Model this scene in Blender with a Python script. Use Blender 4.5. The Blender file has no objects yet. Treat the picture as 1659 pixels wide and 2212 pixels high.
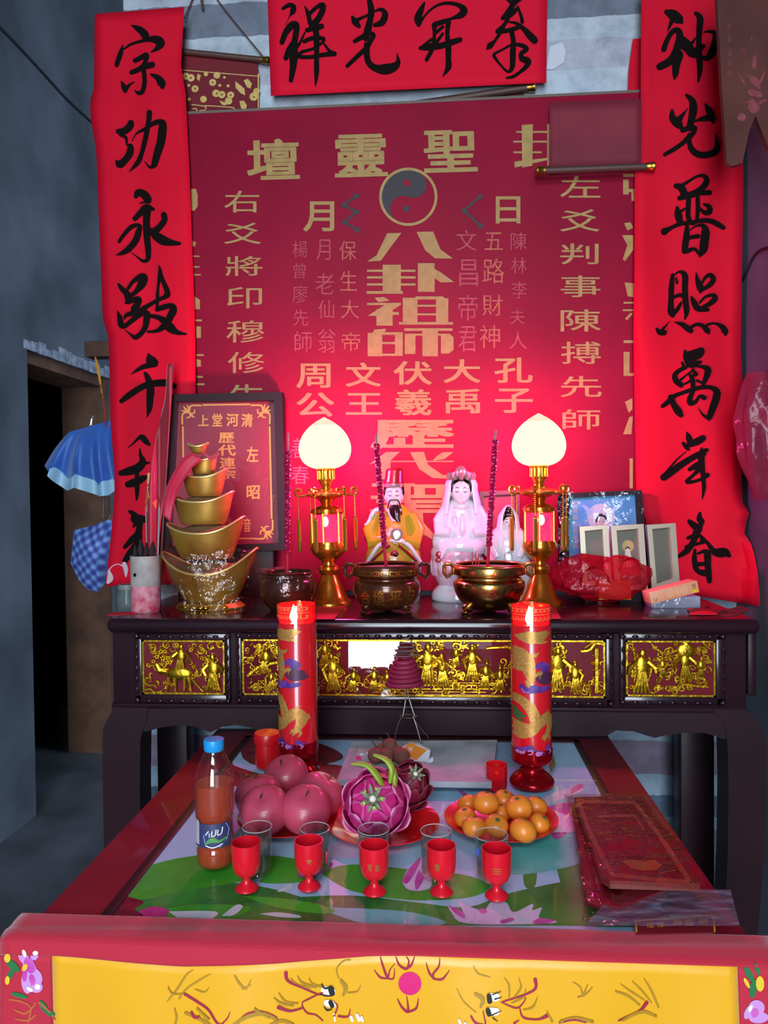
import bpy, bmesh, math, random
from mathutils import Vector, Matrix
from mathutils.geometry import tessellate_polygon
SC = bpy.context.scene
COL = SC.collection
PI = math.pi
random.seed(7)

# ------------------------------------------------------------------ camera
IW, IH, FPX = 1659.0, 2212.0, 1650.0
CAM = Vector((0, 0, 1.40))
_y, _p, _r = math.radians(4.2), math.radians(1.2), math.radians(0.6)
FWD = Vector((-math.sin(_y)*math.cos(_p), math.cos(_y)*math.cos(_p), -math.sin(_p)))
_R0 = Vector((math.cos(_y), math.sin(_y), 0)); _U0 = _R0.cross(FWD)
RT = _R0*math.cos(_r) - _U0*math.sin(_r)
UP = _U0*math.cos(_r) + _R0*math.sin(_r)
cd = bpy.data.cameras.new('camera'); cam = bpy.data.objects.new('camera', cd); COL.objects.link(cam)
cam.matrix_world = Matrix(((RT.x, UP.x, -FWD.x, CAM.x), (RT.y, UP.y, -FWD.y, CAM.y), (RT.z, UP.z, -FWD.z, CAM.z), (0, 0, 0, 1)))
cd.sensor_fit = 'VERTICAL'; cd.sensor_height = 36.0; cd.lens = 36.0*FPX/IH; cd.clip_start = 0.02
SC.camera = cam

# ------------------------------------------------------------------ light and exposure
SC.view_settings.view_transform = 'Standard'
try: SC.view_settings.look = 'None'
except Exception: pass
SC.view_settings.gamma = 1.0
SC.view_settings.exposure = 0.78
SC.view_settings.use_curve_mapping = False
SC.cycles.max_bounces = 10
SC.cycles.transparent_max_bounces = 24
SC.cycles.caustics_reflective = False; SC.cycles.caustics_refractive = False
SC.cycles.sample_clamp_indirect = 4.0
wd = bpy.data.worlds.new('daylight'); SC.world = wd; wd.use_nodes = True
bg = wd.node_tree.nodes['Background']; bg.inputs[0].default_value = (0.62, 0.78, 1.0, 1); bg.inputs[1].default_value = 1.3
def area(name, loc, rot, sx, sy, power, col):
    l = bpy.data.lights.new(name, 'AREA'); l.shape = 'RECTANGLE'; l.size = sx; l.size_y = sy; l.energy = power; l.color = col
    o = bpy.data.objects.new(name, l); o.location = loc; o.rotation_euler = rot; COL.objects.link(o); return o
area('doorway_daylight', (-0.115, -2.95, 1.5), (math.radians(90), 0, 0), 1.43, 2.5, 105, (0.80, 0.90, 1.0))
area('added_high_fill', (-0.115, -2.9, 3.55), (math.radians(62), 0, 0), 1.9, .8, 75, (0.80, 0.90, 1.0))  # added soft light high behind the camera, brightens the tabletop; no window there

# ------------------------------------------------------------------ helpers
def ray(x, y): return FWD*FPX + RT*(x-IW/2) - UP*(y-IH/2)
def onY(x, y, Y): d = ray(x, y); return CAM + d*(Y/d.y)
def onZ(x, y, Z): d = ray(x, y); return CAM + d*((Z-CAM.z)/d.z)
def onX(x, y, X): d = ray(x, y); return CAM + d*((X-CAM.x)/d.x)
def pxm(P): return (P-CAM).dot(FWD)/FPX          # metres per photo pixel at a point

def lin(h):
    if isinstance(h, str):
        h = h.lstrip('#'); c = [int(h[i:i+2], 16)/255 for i in (0, 2, 4)]
        return tuple(((v/12.92) if v <= .04045 else ((v+.055)/1.055)**2.4) for v in c)
    return tuple(h)
MATS = {}
def M(name, col='#808080', rough=.5, metal=0., noise=None, scale=12., bump=0., emit=None, es=0., alpha=1., trans=0., ior=1.45, coat=0., spec=None, sheen=0., sub=0., detail=4.):
    if name in MATS: return MATS[name]
    m = bpy.data.materials.new(name); m.use_nodes = True; nt = m.node_tree; b = nt.nodes['Principled BSDF']
    c = lin(col); b.inputs['Base Color'].default_value = (*c, 1)
    b.inputs['Roughness'].default_value = rough; b.inputs['Metallic'].default_value = metal
    b.inputs['IOR'].default_value = ior; b.inputs['Alpha'].default_value = alpha
    b.inputs['Transmission Weight'].default_value = trans; b.inputs['Coat Weight'].default_value = coat
    b.inputs['Coat Roughness'].default_value = .06
    b.inputs['Sheen Weight'].default_value = sheen
    if sub: b.inputs['Subsurface Weight'].default_value = sub; b.inputs['Subsurface Radius'].default_value = (.02, .008, .005)
    if spec is not None: b.inputs['Specular IOR Level'].default_value = spec
    if emit: b.inputs['Emission Color'].default_value = (*lin(emit), 1); b.inputs['Emission Strength'].default_value = es
    if noise or bump:
        tc = nt.nodes.new('ShaderNodeTexCoord'); n = nt.nodes.new('ShaderNodeTexNoise'); n.inputs['Scale'].default_value = scale; n.inputs['Detail'].default_value = detail
        nt.links.new(tc.outputs['Object'], n.inputs['Vector'])
        if noise:
            r = nt.nodes.new('ShaderNodeValToRGB'); r.color_ramp.elements[0].position = .35; r.color_ramp.elements[1].position = .68
            r.color_ramp.elements[0].color = (*lin(noise), 1); r.color_ramp.elements[1].color = (*c, 1)
            nt.links.new(n.outputs['Fac'], r.inputs[0]); nt.links.new(r.outputs[0], b.inputs['Base Color'])
        if bump:
            bp = nt.nodes.new('ShaderNodeBump'); bp.inputs['Strength'].default_value = bump; bp.inputs['Distance'].default_value = .004
            nt.links.new(n.outputs['Fac'], bp.inputs['Height']); nt.links.new(bp.outputs[0], b.inputs['Normal'])
    MATS[name] = m; return m
def film(name, col, opacity, rough=.12, bump=.6, scale=25):
    """thin plastic film: see-through, with gloss on top"""
    m = bpy.data.materials.new(name); m.use_nodes = True; nt = m.node_tree; nt.nodes.clear()
    o = nt.nodes.new('ShaderNodeOutputMaterial'); t = nt.nodes.new('ShaderNodeBsdfTransparent'); t.inputs[0].default_value = (*[min(1, .35+.65*v) for v in lin(col)], 1)
    if opacity < .25:
        b = nt.nodes.new('ShaderNodeBsdfGlossy'); b.inputs['Color'].default_value = (*lin(col), 1); b.inputs['Roughness'].default_value = rough
    else:
        b = nt.nodes.new('ShaderNodeBsdfPrincipled'); b.inputs['Base Color'].default_value = (*lin(col), 1); b.inputs['Roughness'].default_value = rough
    mx = nt.nodes.new('ShaderNodeMixShader'); mx.inputs[0].default_value = opacity
    tc = nt.nodes.new('ShaderNodeTexCoord'); n = nt.nodes.new('ShaderNodeTexNoise'); n.inputs['Scale'].default_value = scale; n.inputs['Detail'].default_value = 3
    bp = nt.nodes.new('ShaderNodeBump'); bp.inputs['Strength'].default_value = bump; bp.inputs['Distance'].default_value = .01
    nt.links.new(tc.outputs['Object'], n.inputs['Vector']); nt.links.new(n.outputs['Fac'], bp.inputs['Height']); nt.links.new(bp.outputs[0], b.inputs['Normal'])
    nt.links.new(t.outputs[0], mx.inputs[1]); nt.links.new(b.outputs[0], mx.inputs[2]); nt.links.new(mx.outputs[0], o.inputs[0])
    MATS[name] = m; return m
def pane(name, refl=.10, tint=(1, 1, 1), rough=.01, gain=1.):
    """clear glass sheet or thin glass wall: straight-through light plus a mirror gloss that grows at grazing angles"""
    m = bpy.data.materials.new(name); m.use_nodes = True; nt = m.node_tree; nt.nodes.clear()
    o = nt.nodes.new('ShaderNodeOutputMaterial'); t = nt.nodes.new('ShaderNodeBsdfTransparent'); t.inputs[0].default_value = (*tint, 1)
    g = nt.nodes.new('ShaderNodeBsdfGlossy'); g.inputs['Roughness'].default_value = rough
    f = nt.nodes.new('ShaderNodeFresnel'); ge = nt.nodes.new('ShaderNodeNewGeometry'); io = nt.nodes.new('ShaderNodeMapRange'); io.inputs['To Min'].default_value = 1.5; io.inputs['To Max'].default_value = 1/1.5
    nt.links.new(ge.outputs['Backfacing'], io.inputs['Value']); nt.links.new(io.outputs[0], f.inputs[0])
    mm = nt.nodes.new('ShaderNodeMath'); mm.operation = 'MULTIPLY_ADD'; mm.inputs[1].default_value = gain; mm.inputs[2].default_value = refl; mm.use_clamp = True
    mx = nt.nodes.new('ShaderNodeMixShader')
    nt.links.new(f.outputs[0], mm.inputs[0]); nt.links.new(mm.outputs[0], mx.inputs[0]); nt.links.new(t.outputs[0], mx.inputs[1]); nt.links.new(g.outputs[0], mx.inputs[2]); nt.links.new(mx.outputs[0], o.inputs[0])
    MATS[name] = m; return m

class MB:
    """collects shapes in world coordinates, then becomes ONE mesh object"""
    def __init__(s): s.v = []; s.f = []; s.mi = []; s.n = 0
    def lift(s, P):
        """overlapping paint layers get hair-thin separate heights"""
        s.n += 1; e = 2.5e-5*s.n; return [p+(CAM-p).normalized()*e for p in P]
    def add(s, v, f, mi=0):
        o = len(s.v); s.v += [Vector(p) for p in v]; s.f += [[i+o for i in q] for q in f]; s.mi += [mi]*len(f); return s
    def bmadd(s, bm, mat=None, mi=0):
        bm.verts.ensure_lookup_table(); bm.verts.index_update()
        s.add([(mat @ v.co) if mat else v.co.copy() for v in bm.verts], [[v.index for v in f.verts] for f in bm.faces], mi); bm.free(); return s
    def box(s, a, b, bev=0., seg=2, mat=None, mi=0):
        bm = bmesh.new(); bmesh.ops.create_cube(bm, size=1)
        for v in bm.verts: v.co = Vector([(a[i]+b[i])/2 + v.co[i]*(b[i]-a[i]) for i in range(3)])
        if bev: bmesh.ops.bevel(bm, geom=bm.edges[:], offset=bev, segments=seg, affect='EDGES', profile=.5)
        return s.bmadd(bm, mat, mi)
    def lathe(s, c, prof, seg=40, ell=1., mi=0, lobes=0, lobe=0., mat=None):
        v = []; f = []; n = len(prof)
        for (r, z) in prof:
            for k in range(seg):
                a = 2*PI*k/seg; rr = r*(1+lobe*math.cos(lobes*a)) if lobes else r
                p = Vector((rr*math.cos(a), rr*math.sin(a)*ell, z)); 
                if mat: p = mat @ p
                v.append(Vector(c)+p)
        for i in range(n-1):
            for k in range(seg):
                k2 = (k+1) % seg; f.append((i*seg+k, i*seg+k2, (i+1)*seg+k2, (i+1)*seg+k))
        if prof[0][0] > 1e-6: f.append(list(range(seg))[::-1])
        if prof[-1][0] > 1e-6 and prof[-1] != 'open': f.append([(n-1)*seg+k for k in range(seg)])
        return s.add(v, f, mi)
    def shell(s, c, prof, seg=40, ell=1., mi=0):
        """lathe without end caps (open cup walls)"""
        v = []; f = []; n = len(prof)
        for (r, z) in prof:
            for k in range(seg):
                a = 2*PI*k/seg; v.append(Vector(c)+Vector((r*math.cos(a), r*math.sin(a)*ell, z)))
        for i in range(n-1):
            for k in range(seg):
                k2 = (k+1) % seg; f.append((i*seg+k, i*seg+k2, (i+1)*seg+k2, (i+1)*seg+k))
        return s.add(v, f, mi)
    def ball(s, c, r, seg=20, rings=12, mat=None, mi=0):
        if not hasattr(r, '__len__'): r = (r, r, r)
        v = []; f = []
        for i in range(rings+1):
            t = PI*i/rings
            for k in range(seg):
                a = 2*PI*k/seg; p = Vector((r[0]*math.sin(t)*math.cos(a), r[1]*math.sin(t)*math.sin(a), r[2]*math.cos(t)))
                if mat: p = mat @ p
                v.append(Vector(c)+p)
        for i in range(rings):
            for k in range(seg):
                k2 = (k+1) % seg; f.append((i*seg+k, (i+1)*seg+k, (i+1)*seg+k2, i*seg+k2))
        return s.add(v, f, mi)
    def tube(s, pts, r, seg=8, closed=False, mi=0, flat=1.):
        pts = [Vector(p) for p in pts]; n = len(pts); v = []; f = []
        rad = r if hasattr(r, '__len__') else [r]*n
        pu = None
        for i, p in enumerate(pts):
            if closed: t = pts[(i+1) % n]-pts[i-1]
            else: t = pts[min(i+1, n-1)]-pts[max(i-1, 0)]
            if t.length < 1e-9: t = Vector((0, 0, 1))
            t.normalize()
            if pu is None: pu = Vector((0, 0, 1)) if abs(t.z) < .9 else Vector((1, 0, 0))
            u = pu - t*pu.dot(t)
            if u.length < 1e-6: u = Vector((1, 0, 0)) - t*t.x
            u.normalize(); w = t.cross(u); pu = u
            for k in range(seg):
                a = 2*PI*k/seg; v.append(p + (u*math.cos(a)*flat + w*math.sin(a))*rad[i])
        for i in range(n if closed else n-1):
            j = (i+1) % n
            for k in range(seg):
                k2 = (k+1) % seg; f.append((i*seg+k, i*seg+k2, j*seg+k2, j*seg+k))
        if not closed: f.append(list(range(seg))[::-1]); f.append([(n-1)*seg+k for k in range(seg)])
        return s.add(v, f, mi)
    def grid(s, fn, nu, nv, mi=0, wrap=False):
        v = [fn(i/nu, j/nv) for j in range(nv+1) for i in range(nu+1)]
        f = [(j*(nu+1)+i, j*(nu+1)+i+1, (j+1)*(nu+1)+i+1, (j+1)*(nu+1)+i) for j in range(nv) for i in range(nu)]
        return s.add(v, f, mi)
    def prism(s, poly, fn, depth, mi=0):
        """poly: 2D outline; fn(x,y)->front point; depth: Vector to the back face"""
        P = [fn(*p) for p in poly]; n = len(P); d = Vector(depth)
        tri = tessellate_polygon([P]); v = P + [p+d for p in P]
        f = [list(t) for t in tri] + [[t[0]+n, t[2]+n, t[1]+n] for t in tri] + [[i, (i+1) % n, (i+1) % n+n, i+n] for i in range(n)]
        return s.add(v, f, mi)
    def flat(s, poly, fn, mi=0):
        P = s.lift([fn(*p) for p in poly]); return s.add(P, [list(t) for t in tessellate_polygon([P])], mi)
    def stroke(s, pts, fn, sub=6, across=2, cap=True, mi=0):
        """brush stroke: pts (x, y, width) in 2D, smoothed, mapped to 3D by fn(x, y)"""
        P = smooth(pts, sub); n = len(P); L = []; R = []
        for i in range(n):
            a = P[max(i-1, 0)]; b = P[min(i+1, n-1)]; dx, dy = b[0]-a[0], b[1]-a[1]; l = math.hypot(dx, dy) or 1
            nx, ny = -dy/l, dx/l; w = P[i][2]/2
            L.append((P[i][0]+nx*w, P[i][1]+ny*w)); R.append((P[i][0]-nx*w, P[i][1]-ny*w))
        v = []; f = []; m = across+1
        for i in range(n):
            for k in range(m):
                t = k/across; v.append(fn(L[i][0]*(1-t)+R[i][0]*t, L[i][1]*(1-t)+R[i][1]*t))
        for i in range(n-1):
            for k in range(across): f.append((i*m+k, i*m+k+1, (i+1)*m+k+1, (i+1)*m+k))
        if cap:
            for e, q in ((0, P[0]), (n-1, P[-1])):
                if q[2] > 1e-3:
                    o = len(v); v.append(fn(q[0], q[1])); K = 10
                    for k in range(K): v.append(fn(q[0]+q[2]/2*math.cos(2*PI*k/K), q[1]+q[2]/2*math.sin(2*PI*k/K)))
                    for k in range(K): f.append((o, o+1+k, o+1+(k+1) % K))
                    v[o:] = s.lift(v[o:])
        return s.add(s.lift(v), f, mi)
    def build(s, name, mat, parent=None, smooth=40, label=None, kind=None, solid=0.):
        me = bpy.data.meshes.new(name); o = bpy.data.objects.new(name, me); COL.objects.link(o)
        org = ORG.get(parent.name, Vector((0, 0, 0))) if parent else Vector((0, 0, 0))
        me.from_pydata([tuple(p-org) for p in s.v], [], s.f); 
        for mm in (mat if isinstance(mat, (list, tuple)) else [mat]): me.materials.append(mm)
        if any(s.mi): me.polygons.foreach_set('material_index', s.mi)
        me.validate(); me.update()
        if smooth:
            me.polygons.foreach_set('use_smooth', [True]*len(me.polygons))
            try: me.set_sharp_from_angle(angle=math.radians(smooth))
            except Exception: pass
        if parent: o.parent = parent; ORG[o.name] = org
        if label: o['label'] = label
        if kind: o['kind'] = kind
        if solid:
            sm = o.modifiers.new('thickness', 'SOLIDIFY'); sm.thickness = solid; sm.offset = 0
        return o
ORG = {}
def smooth(pts, sub=6):
    if len(pts) < 3:
        a, b = pts[0], pts[-1]; return [tuple(a[k]+(b[k]-a[k])*t/sub for k in range(len(a))) for t in range(sub+1)]
    out = []; n = len(pts)
    for i in range(n-1):
        p0, p1, p2, p3 = pts[max(i-1, 0)], pts[i], pts[i+1], pts[min(i+2, n-1)]
        for j in range(sub):
            t = j/sub; q = []
            for k in range(len(p1)):
                val = .5*((2*p1[k])+(-p0[k]+p2[k])*t+(2*p0[k]-5*p1[k]+4*p2[k]-p3[k])*t*t+(-p0[k]+3*p1[k]-3*p2[k]+p3[k])*t**3)
                q.append(max(val, 0) if k == 2 and len(p1) == 3 and p1[2] >= 0 and STROKEMODE[0] else val)
            out.append(tuple(q))
    out.append(tuple(pts[-1])); return out
STROKEMODE = [False]
def spl(pts, sub=6): return [Vector(p) for p in smooth([tuple(p) for p in pts], sub)]
def thing(name, label, cat, loc, group=None):
    o = bpy.data.objects.new(name, None); o.empty_display_size = .03; COL.objects.link(o); o.location = loc
    o['label'] = label; o['category'] = cat
    if group: o['group'] = group
    ORG[o.name] = Vector(loc); return o
def tag(o, label, cat, group=None):
    o['label'] = label; o['category'] = cat
    if group: o['group'] = group
    return o
def struct(o): o['kind'] = 'structure'; return o
def kids(o): return [c for c in bpy.data.objects if c.parent == o]
def dup(root, loc, label, rotz=0.):
    r = root.copy(); COL.objects.link(r); r.location = loc; r['label'] = label; r.rotation_euler.z = rotz
    for ch in kids(root):
        c = ch.copy(); COL.objects.link(c); c.parent = r
        for g in kids(ch):
            d = g.copy(); COL.objects.link(d); d.parent = c
    return r
FONTCACHE = {}
def glyph(mb, ch, box, fn, bold=0., rot=0.):
    """one written character fitted into a 2D box (x0, y0 top, x1, y1 bottom) and mapped to 3D by fn"""
    key = ch
    if key not in FONTCACHE:
        cu = bpy.data.curves.new('writing', 'FONT'); cu.body = ch; cu.fill_mode = 'FRONT'; cu.resolution_u = 3
        ob = bpy.data.objects.new('writing', cu); COL.objects.link(ob)
        dg = bpy.context.evaluated_depsgraph_get(); dg.update(); me = bpy.data.meshes.new_from_object(ob.evaluated_get(dg))
        FONTCACHE[key] = ([v.co.copy() for v in me.vertices], [list(p.vertices) for p in me.polygons])
        bpy.data.objects.remove(ob); bpy.data.curves.remove(cu); bpy.data.meshes.remove(me)
    V, Fc = FONTCACHE[key]
    if not V: return mb
    xs = [v.x for v in V]; ys = [v.y for v in V]; a, b, c, d = min(xs), max(xs), min(ys), max(ys)
    x0, y0, x1, y1 = box; ca, sa = math.cos(rot), math.sin(rot); cx, cy = (x0+x1)/2, (y0+y1)/2
    if bold:                                     # heavier stroke: the glyph struck several times, slightly shifted
        bx, by = bold*(x1-x0)*1.1, bold*(y1-y0)*.8
        for i in range(7 if bold > .025 else 5):
            t = i/(6 if bold > .025 else 4)*2-1
            for s_ in (-1, 1): glyph(mb, ch, (x0+bx+t*bx, y0+by+s_*by, x1-bx+t*bx, y1-by+s_*by), fn, 0, 0) if not rot else glyph(mb, ch, (x0+bx+t*bx, y0+by+s_*by, x1-bx+t*bx, y1-by+s_*by), fn, 0, rot)
        return mb
    out = []
    for v in V:
        X = x0+(v.x-a)/max(b-a, 1e-6)*(x1-x0); Yy = y1-(v.y-c)/max(d-c, 1e-6)*(y1-y0)
        dx, dy = X-cx, Yy-cy; out.append(fn(cx+dx*ca-dy*sa, cy+dx*sa+dy*ca))
    return mb.add(mb.lift(out), Fc)
# ------------------------------------------------------------------ the room
XL, XR, YB, YF, ZC = -1.80, 0.908, 2.42, -3.0, 4.4
XP = -1.0                                             # free left edge of the shrine wall
m_cem = M('grey_blue_cement', '#5f6772', .85, noise='#3d444e', scale=2.2, bump=.25, detail=8)
m_floor = M('cement_floor', '#5c6068', .7, noise='#3f4349', scale=3.5, bump=.2, detail=8)
m_brown = M('brown_plank', '#6b4a38', .7, noise='#4f3528', scale=9)
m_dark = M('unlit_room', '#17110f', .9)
def brick_mat():
    m = bpy.data.materials.new('banded_brick'); m.use_nodes = True; nt = m.node_tree; b = nt.nodes['Principled BSDF']; b.inputs['Roughness'].default_value = .85
    g = nt.nodes.new('ShaderNodeNewGeometry'); s = nt.nodes.new('ShaderNodeSeparateXYZ'); mr = nt.nodes.new('ShaderNodeMapRange'); mr.inputs['From Min'].default_value = 0; mr.inputs['From Max'].default_value = 3.35
    r = nt.nodes.new('ShaderNodeValToRGB'); cr = r.color_ramp; cr.interpolation = 'CONSTANT'
    bands = [(0, '#5f7184'), (.11, '#7f8fa0'), (.16, '#5f7184'), (.27, '#6e7180'), (.345, '#8299ac'), (.385, '#56697c'), (.455, '#93aabb'), (.515, '#85768a'), (.625, '#93aabb'), (.70, '#667a8c'), (.78, '#93a0b0'), (2.50, '#b7c4cf'), (2.70, '#adb2bf'), (2.80, '#b3bfc9'), (2.855, '#6d7684'), (2.96, '#a9b4bf'), (3.0, '#98a2ad')]
    while len(cr.elements) < len(bands): cr.elements.new(.5)
    for e, (z, c) in zip(cr.elements, bands): e.position = z/3.35; e.color = (*lin(c), 1)
    n = nt.nodes.new('ShaderNodeTexNoise'); n.inputs['Scale'].default_value = 14; n.inputs['Detail'].default_value = 8; n.inputs['Roughness'].default_value = .7
    tn = nt.nodes.new('ShaderNodeTexNoise'); tn.inputs['Scale'].default_value = 2.5
    ad = nt.nodes.new('ShaderNodeMath'); ad.operation = 'MULTIPLY_ADD'; ad.inputs[1].default_value = .022; ad.inputs[2].default_value = -.011
    ad2 = nt.nodes.new('ShaderNodeMath')
    nt.links.new(g.outputs['Position'], s.inputs[0]); nt.links.new(g.outputs['Position'], n.inputs['Vector']); nt.links.new(g.outputs['Position'], tn.inputs['Vector'])
    nt.links.new(n.outputs['Fac'], ad.inputs[0]); nt.links.new(s.outputs['Z'], ad2.inputs[0]); nt.links.new(ad.outputs[0], ad2.inputs[1])
    nt.links.new(ad2.outputs[0], mr.inputs['Value']); nt.links.new(mr.outputs[0], r.inputs[0])
    mx = nt.nodes.new('ShaderNodeMix'); mx.data_type = 'RGBA'; mx.blend_type = 'MULTIPLY'; mx.inputs['Factor'].default_value = .75
    r2 = nt.nodes.new('ShaderNodeValToRGB'); r2.color_ramp.elements[0].position = .3; r2.color_ramp.elements[0].color = (.45, .47, .5, 1); r2.color_ramp.elements[1].position = .6
    nt.links.new(n.outputs['Fac'], r2.inputs[0]); nt.links.new(r.outputs[0], mx.inputs['A']); nt.links.new(r2.outputs[0], mx.inputs['B']); nt.links.new(mx.outputs['Result'], b.inputs['Base Color'])
    bp = nt.nodes.new('ShaderNodeBump'); bp.inputs['Strength'].default_value = .5; bp.inputs['Distance'].default_value = .006; nt.links.new(n.outputs['Fac'], bp.inputs['Height']); nt.links.new(bp.outputs[0], b.inputs['Normal'])
    return m
m_brick = brick_mat()
struct(MB().box((-4.6, YF-.3, -.1), (XR+.25, 5.2, 0)).build('floor', m_floor))
struct(MB().box((-4.6, YF-.3, ZC), (XR+.25, 5.2, ZC+.1)).build('ceiling', m_cem))
struct(MB().box((XP, YB, 0), (XR+.2, YB+.2, ZC)).build('wall_back', m_brick))
struct(MB().box((XR, YF, 0), (XR+.2, YB, ZC)).build('wall_right', m_cem))
# left wall with its doorway (Y 3.25 to 4.08)
D0, D1, DH = 3.24, 4.09, 2.06
w = MB(); T = .25
w.box((XL-T, YF, 0), (XL, D0, ZC)).box((XL-T, D1, 0), (XL, 4.9, ZC)).box((XL-T, D0, DH), (XL, D1, ZC)); struct(w.build('wall_left', m_cem))
struct(MB().box((XL-T, 4.6, 0), (XR+.2, 4.8, ZC)).build('wall_passage', m_cem))
struct(MB().box((-4.5, YF-.2, 0), (-.95, YF, ZC)).box((.75, YF-.2, 0), (XR+.2, YF, ZC)).box((-.95, YF-.2, 2.95), (.75, YF, ZC)).build('wall_front', m_cem))
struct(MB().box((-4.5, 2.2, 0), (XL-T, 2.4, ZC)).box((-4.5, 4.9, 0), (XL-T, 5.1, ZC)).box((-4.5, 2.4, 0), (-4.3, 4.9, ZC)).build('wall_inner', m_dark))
d = MB(); d.box((XL-T-.01, D1-.035, 0), (XL-.012, D1, DH)).box((XL-T-.01, D0, DH-.05), (XL-.03, D1, DH))
struct(d.build('door_1', m_brown))
# whitish rough strip of plaster over the lintel
st = MB(); random.seed(3)
for k in range(14):
    y0 = D0-.03+k*.062; h = .03+.035*random.random(); st.box((XL, y0, DH-.004+.004*random.random()), (XL+.006, y0+.066, DH+h), .002)
struct(st.build('trim_1', M('raw_plaster', '#9aa2b0', .9, noise='#6d7482', scale=30)))
# low block and debris in the dark doorway
tag(MB().box((-2.75, 4.35, 0), (-2.15, 4.55, .16), .01).build('brick_block', M('old_brick', '#4d4038', .9, noise='#3a302a', scale=20)), 'low brown brick block on the floor inside the dark doorway', 'brick')

# ------------------------------------------------------------------ papers, scrolls and hangings on the back wall
m_red = M('red_paper', '#c40e2a', .7, spec=.12)
m_ink = M('black_ink', '#120c0b', .8, spec=.08)
YC = 2.338
def ripple(x, z): return .0035*math.sin(z*9+x*14)+.002*math.sin(z*23+1.3)+.003*math.sin(x*40+z*3)
def onC(px, py, lift=0.):
    p = onY(px, py, YC); return onY(px, py, YC+ripple(p.x, p.z)-lift)
def edge(pts, y):
    for (x0, y0), (x1, y1) in zip(pts, pts[1:]):
        if y <= y1: return x0+(x1-x0)*max(0, min(1, (y-y0)/(y1-y0)))
    return pts[-1][0]
def paper(name, Le, Re, y0l, y0r, y1l, y1r, fn, mat, parent=None, nu=10, nv=60):
    def g(u, v):
        y = (y0l*(1-u)+y0r*u)*(1-v)+(y1l*(1-u)+y1r*u)*v
        return fn(edge(Le, y)*(1-u)+edge(Re, y)*u, y)
    mb = MB().grid(g, nu, nv)
    return mb.build(name, mat, parent, solid=.0008)
def brush(parent, chars, fn, S=8.295):
    for (ox, oy, strokes) in chars:
        mb = MB()
        for st in strokes: mb.stroke([(x/S+ox, y/S+oy, w_/S) for x, y, w_ in st], fn, 6, 2)
        mb.build('brush_character', m_ink, parent)
t = thing('paper_couplet', 'tall red paper couplet left of the shrine board, seven black brush characters', 'couplet', onY(310, 1262, YC))
paper('paper', [(205, 20), (203, 192), (195, 217), (195, 250), (208, 325), (212, 434), (222, 687), (234, 729), (237, 802), (239, 919), (247, 1014), (248, 1055), (240, 1156), (229, 1251), (228, 1268)],
      [(398, 14), (391, 141), (401, 202), (409, 362), (421, 687), (423, 860), (418, 1000), (400, 1268)], 30, 15, 1266, 1262, onC, m_red, t)
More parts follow.
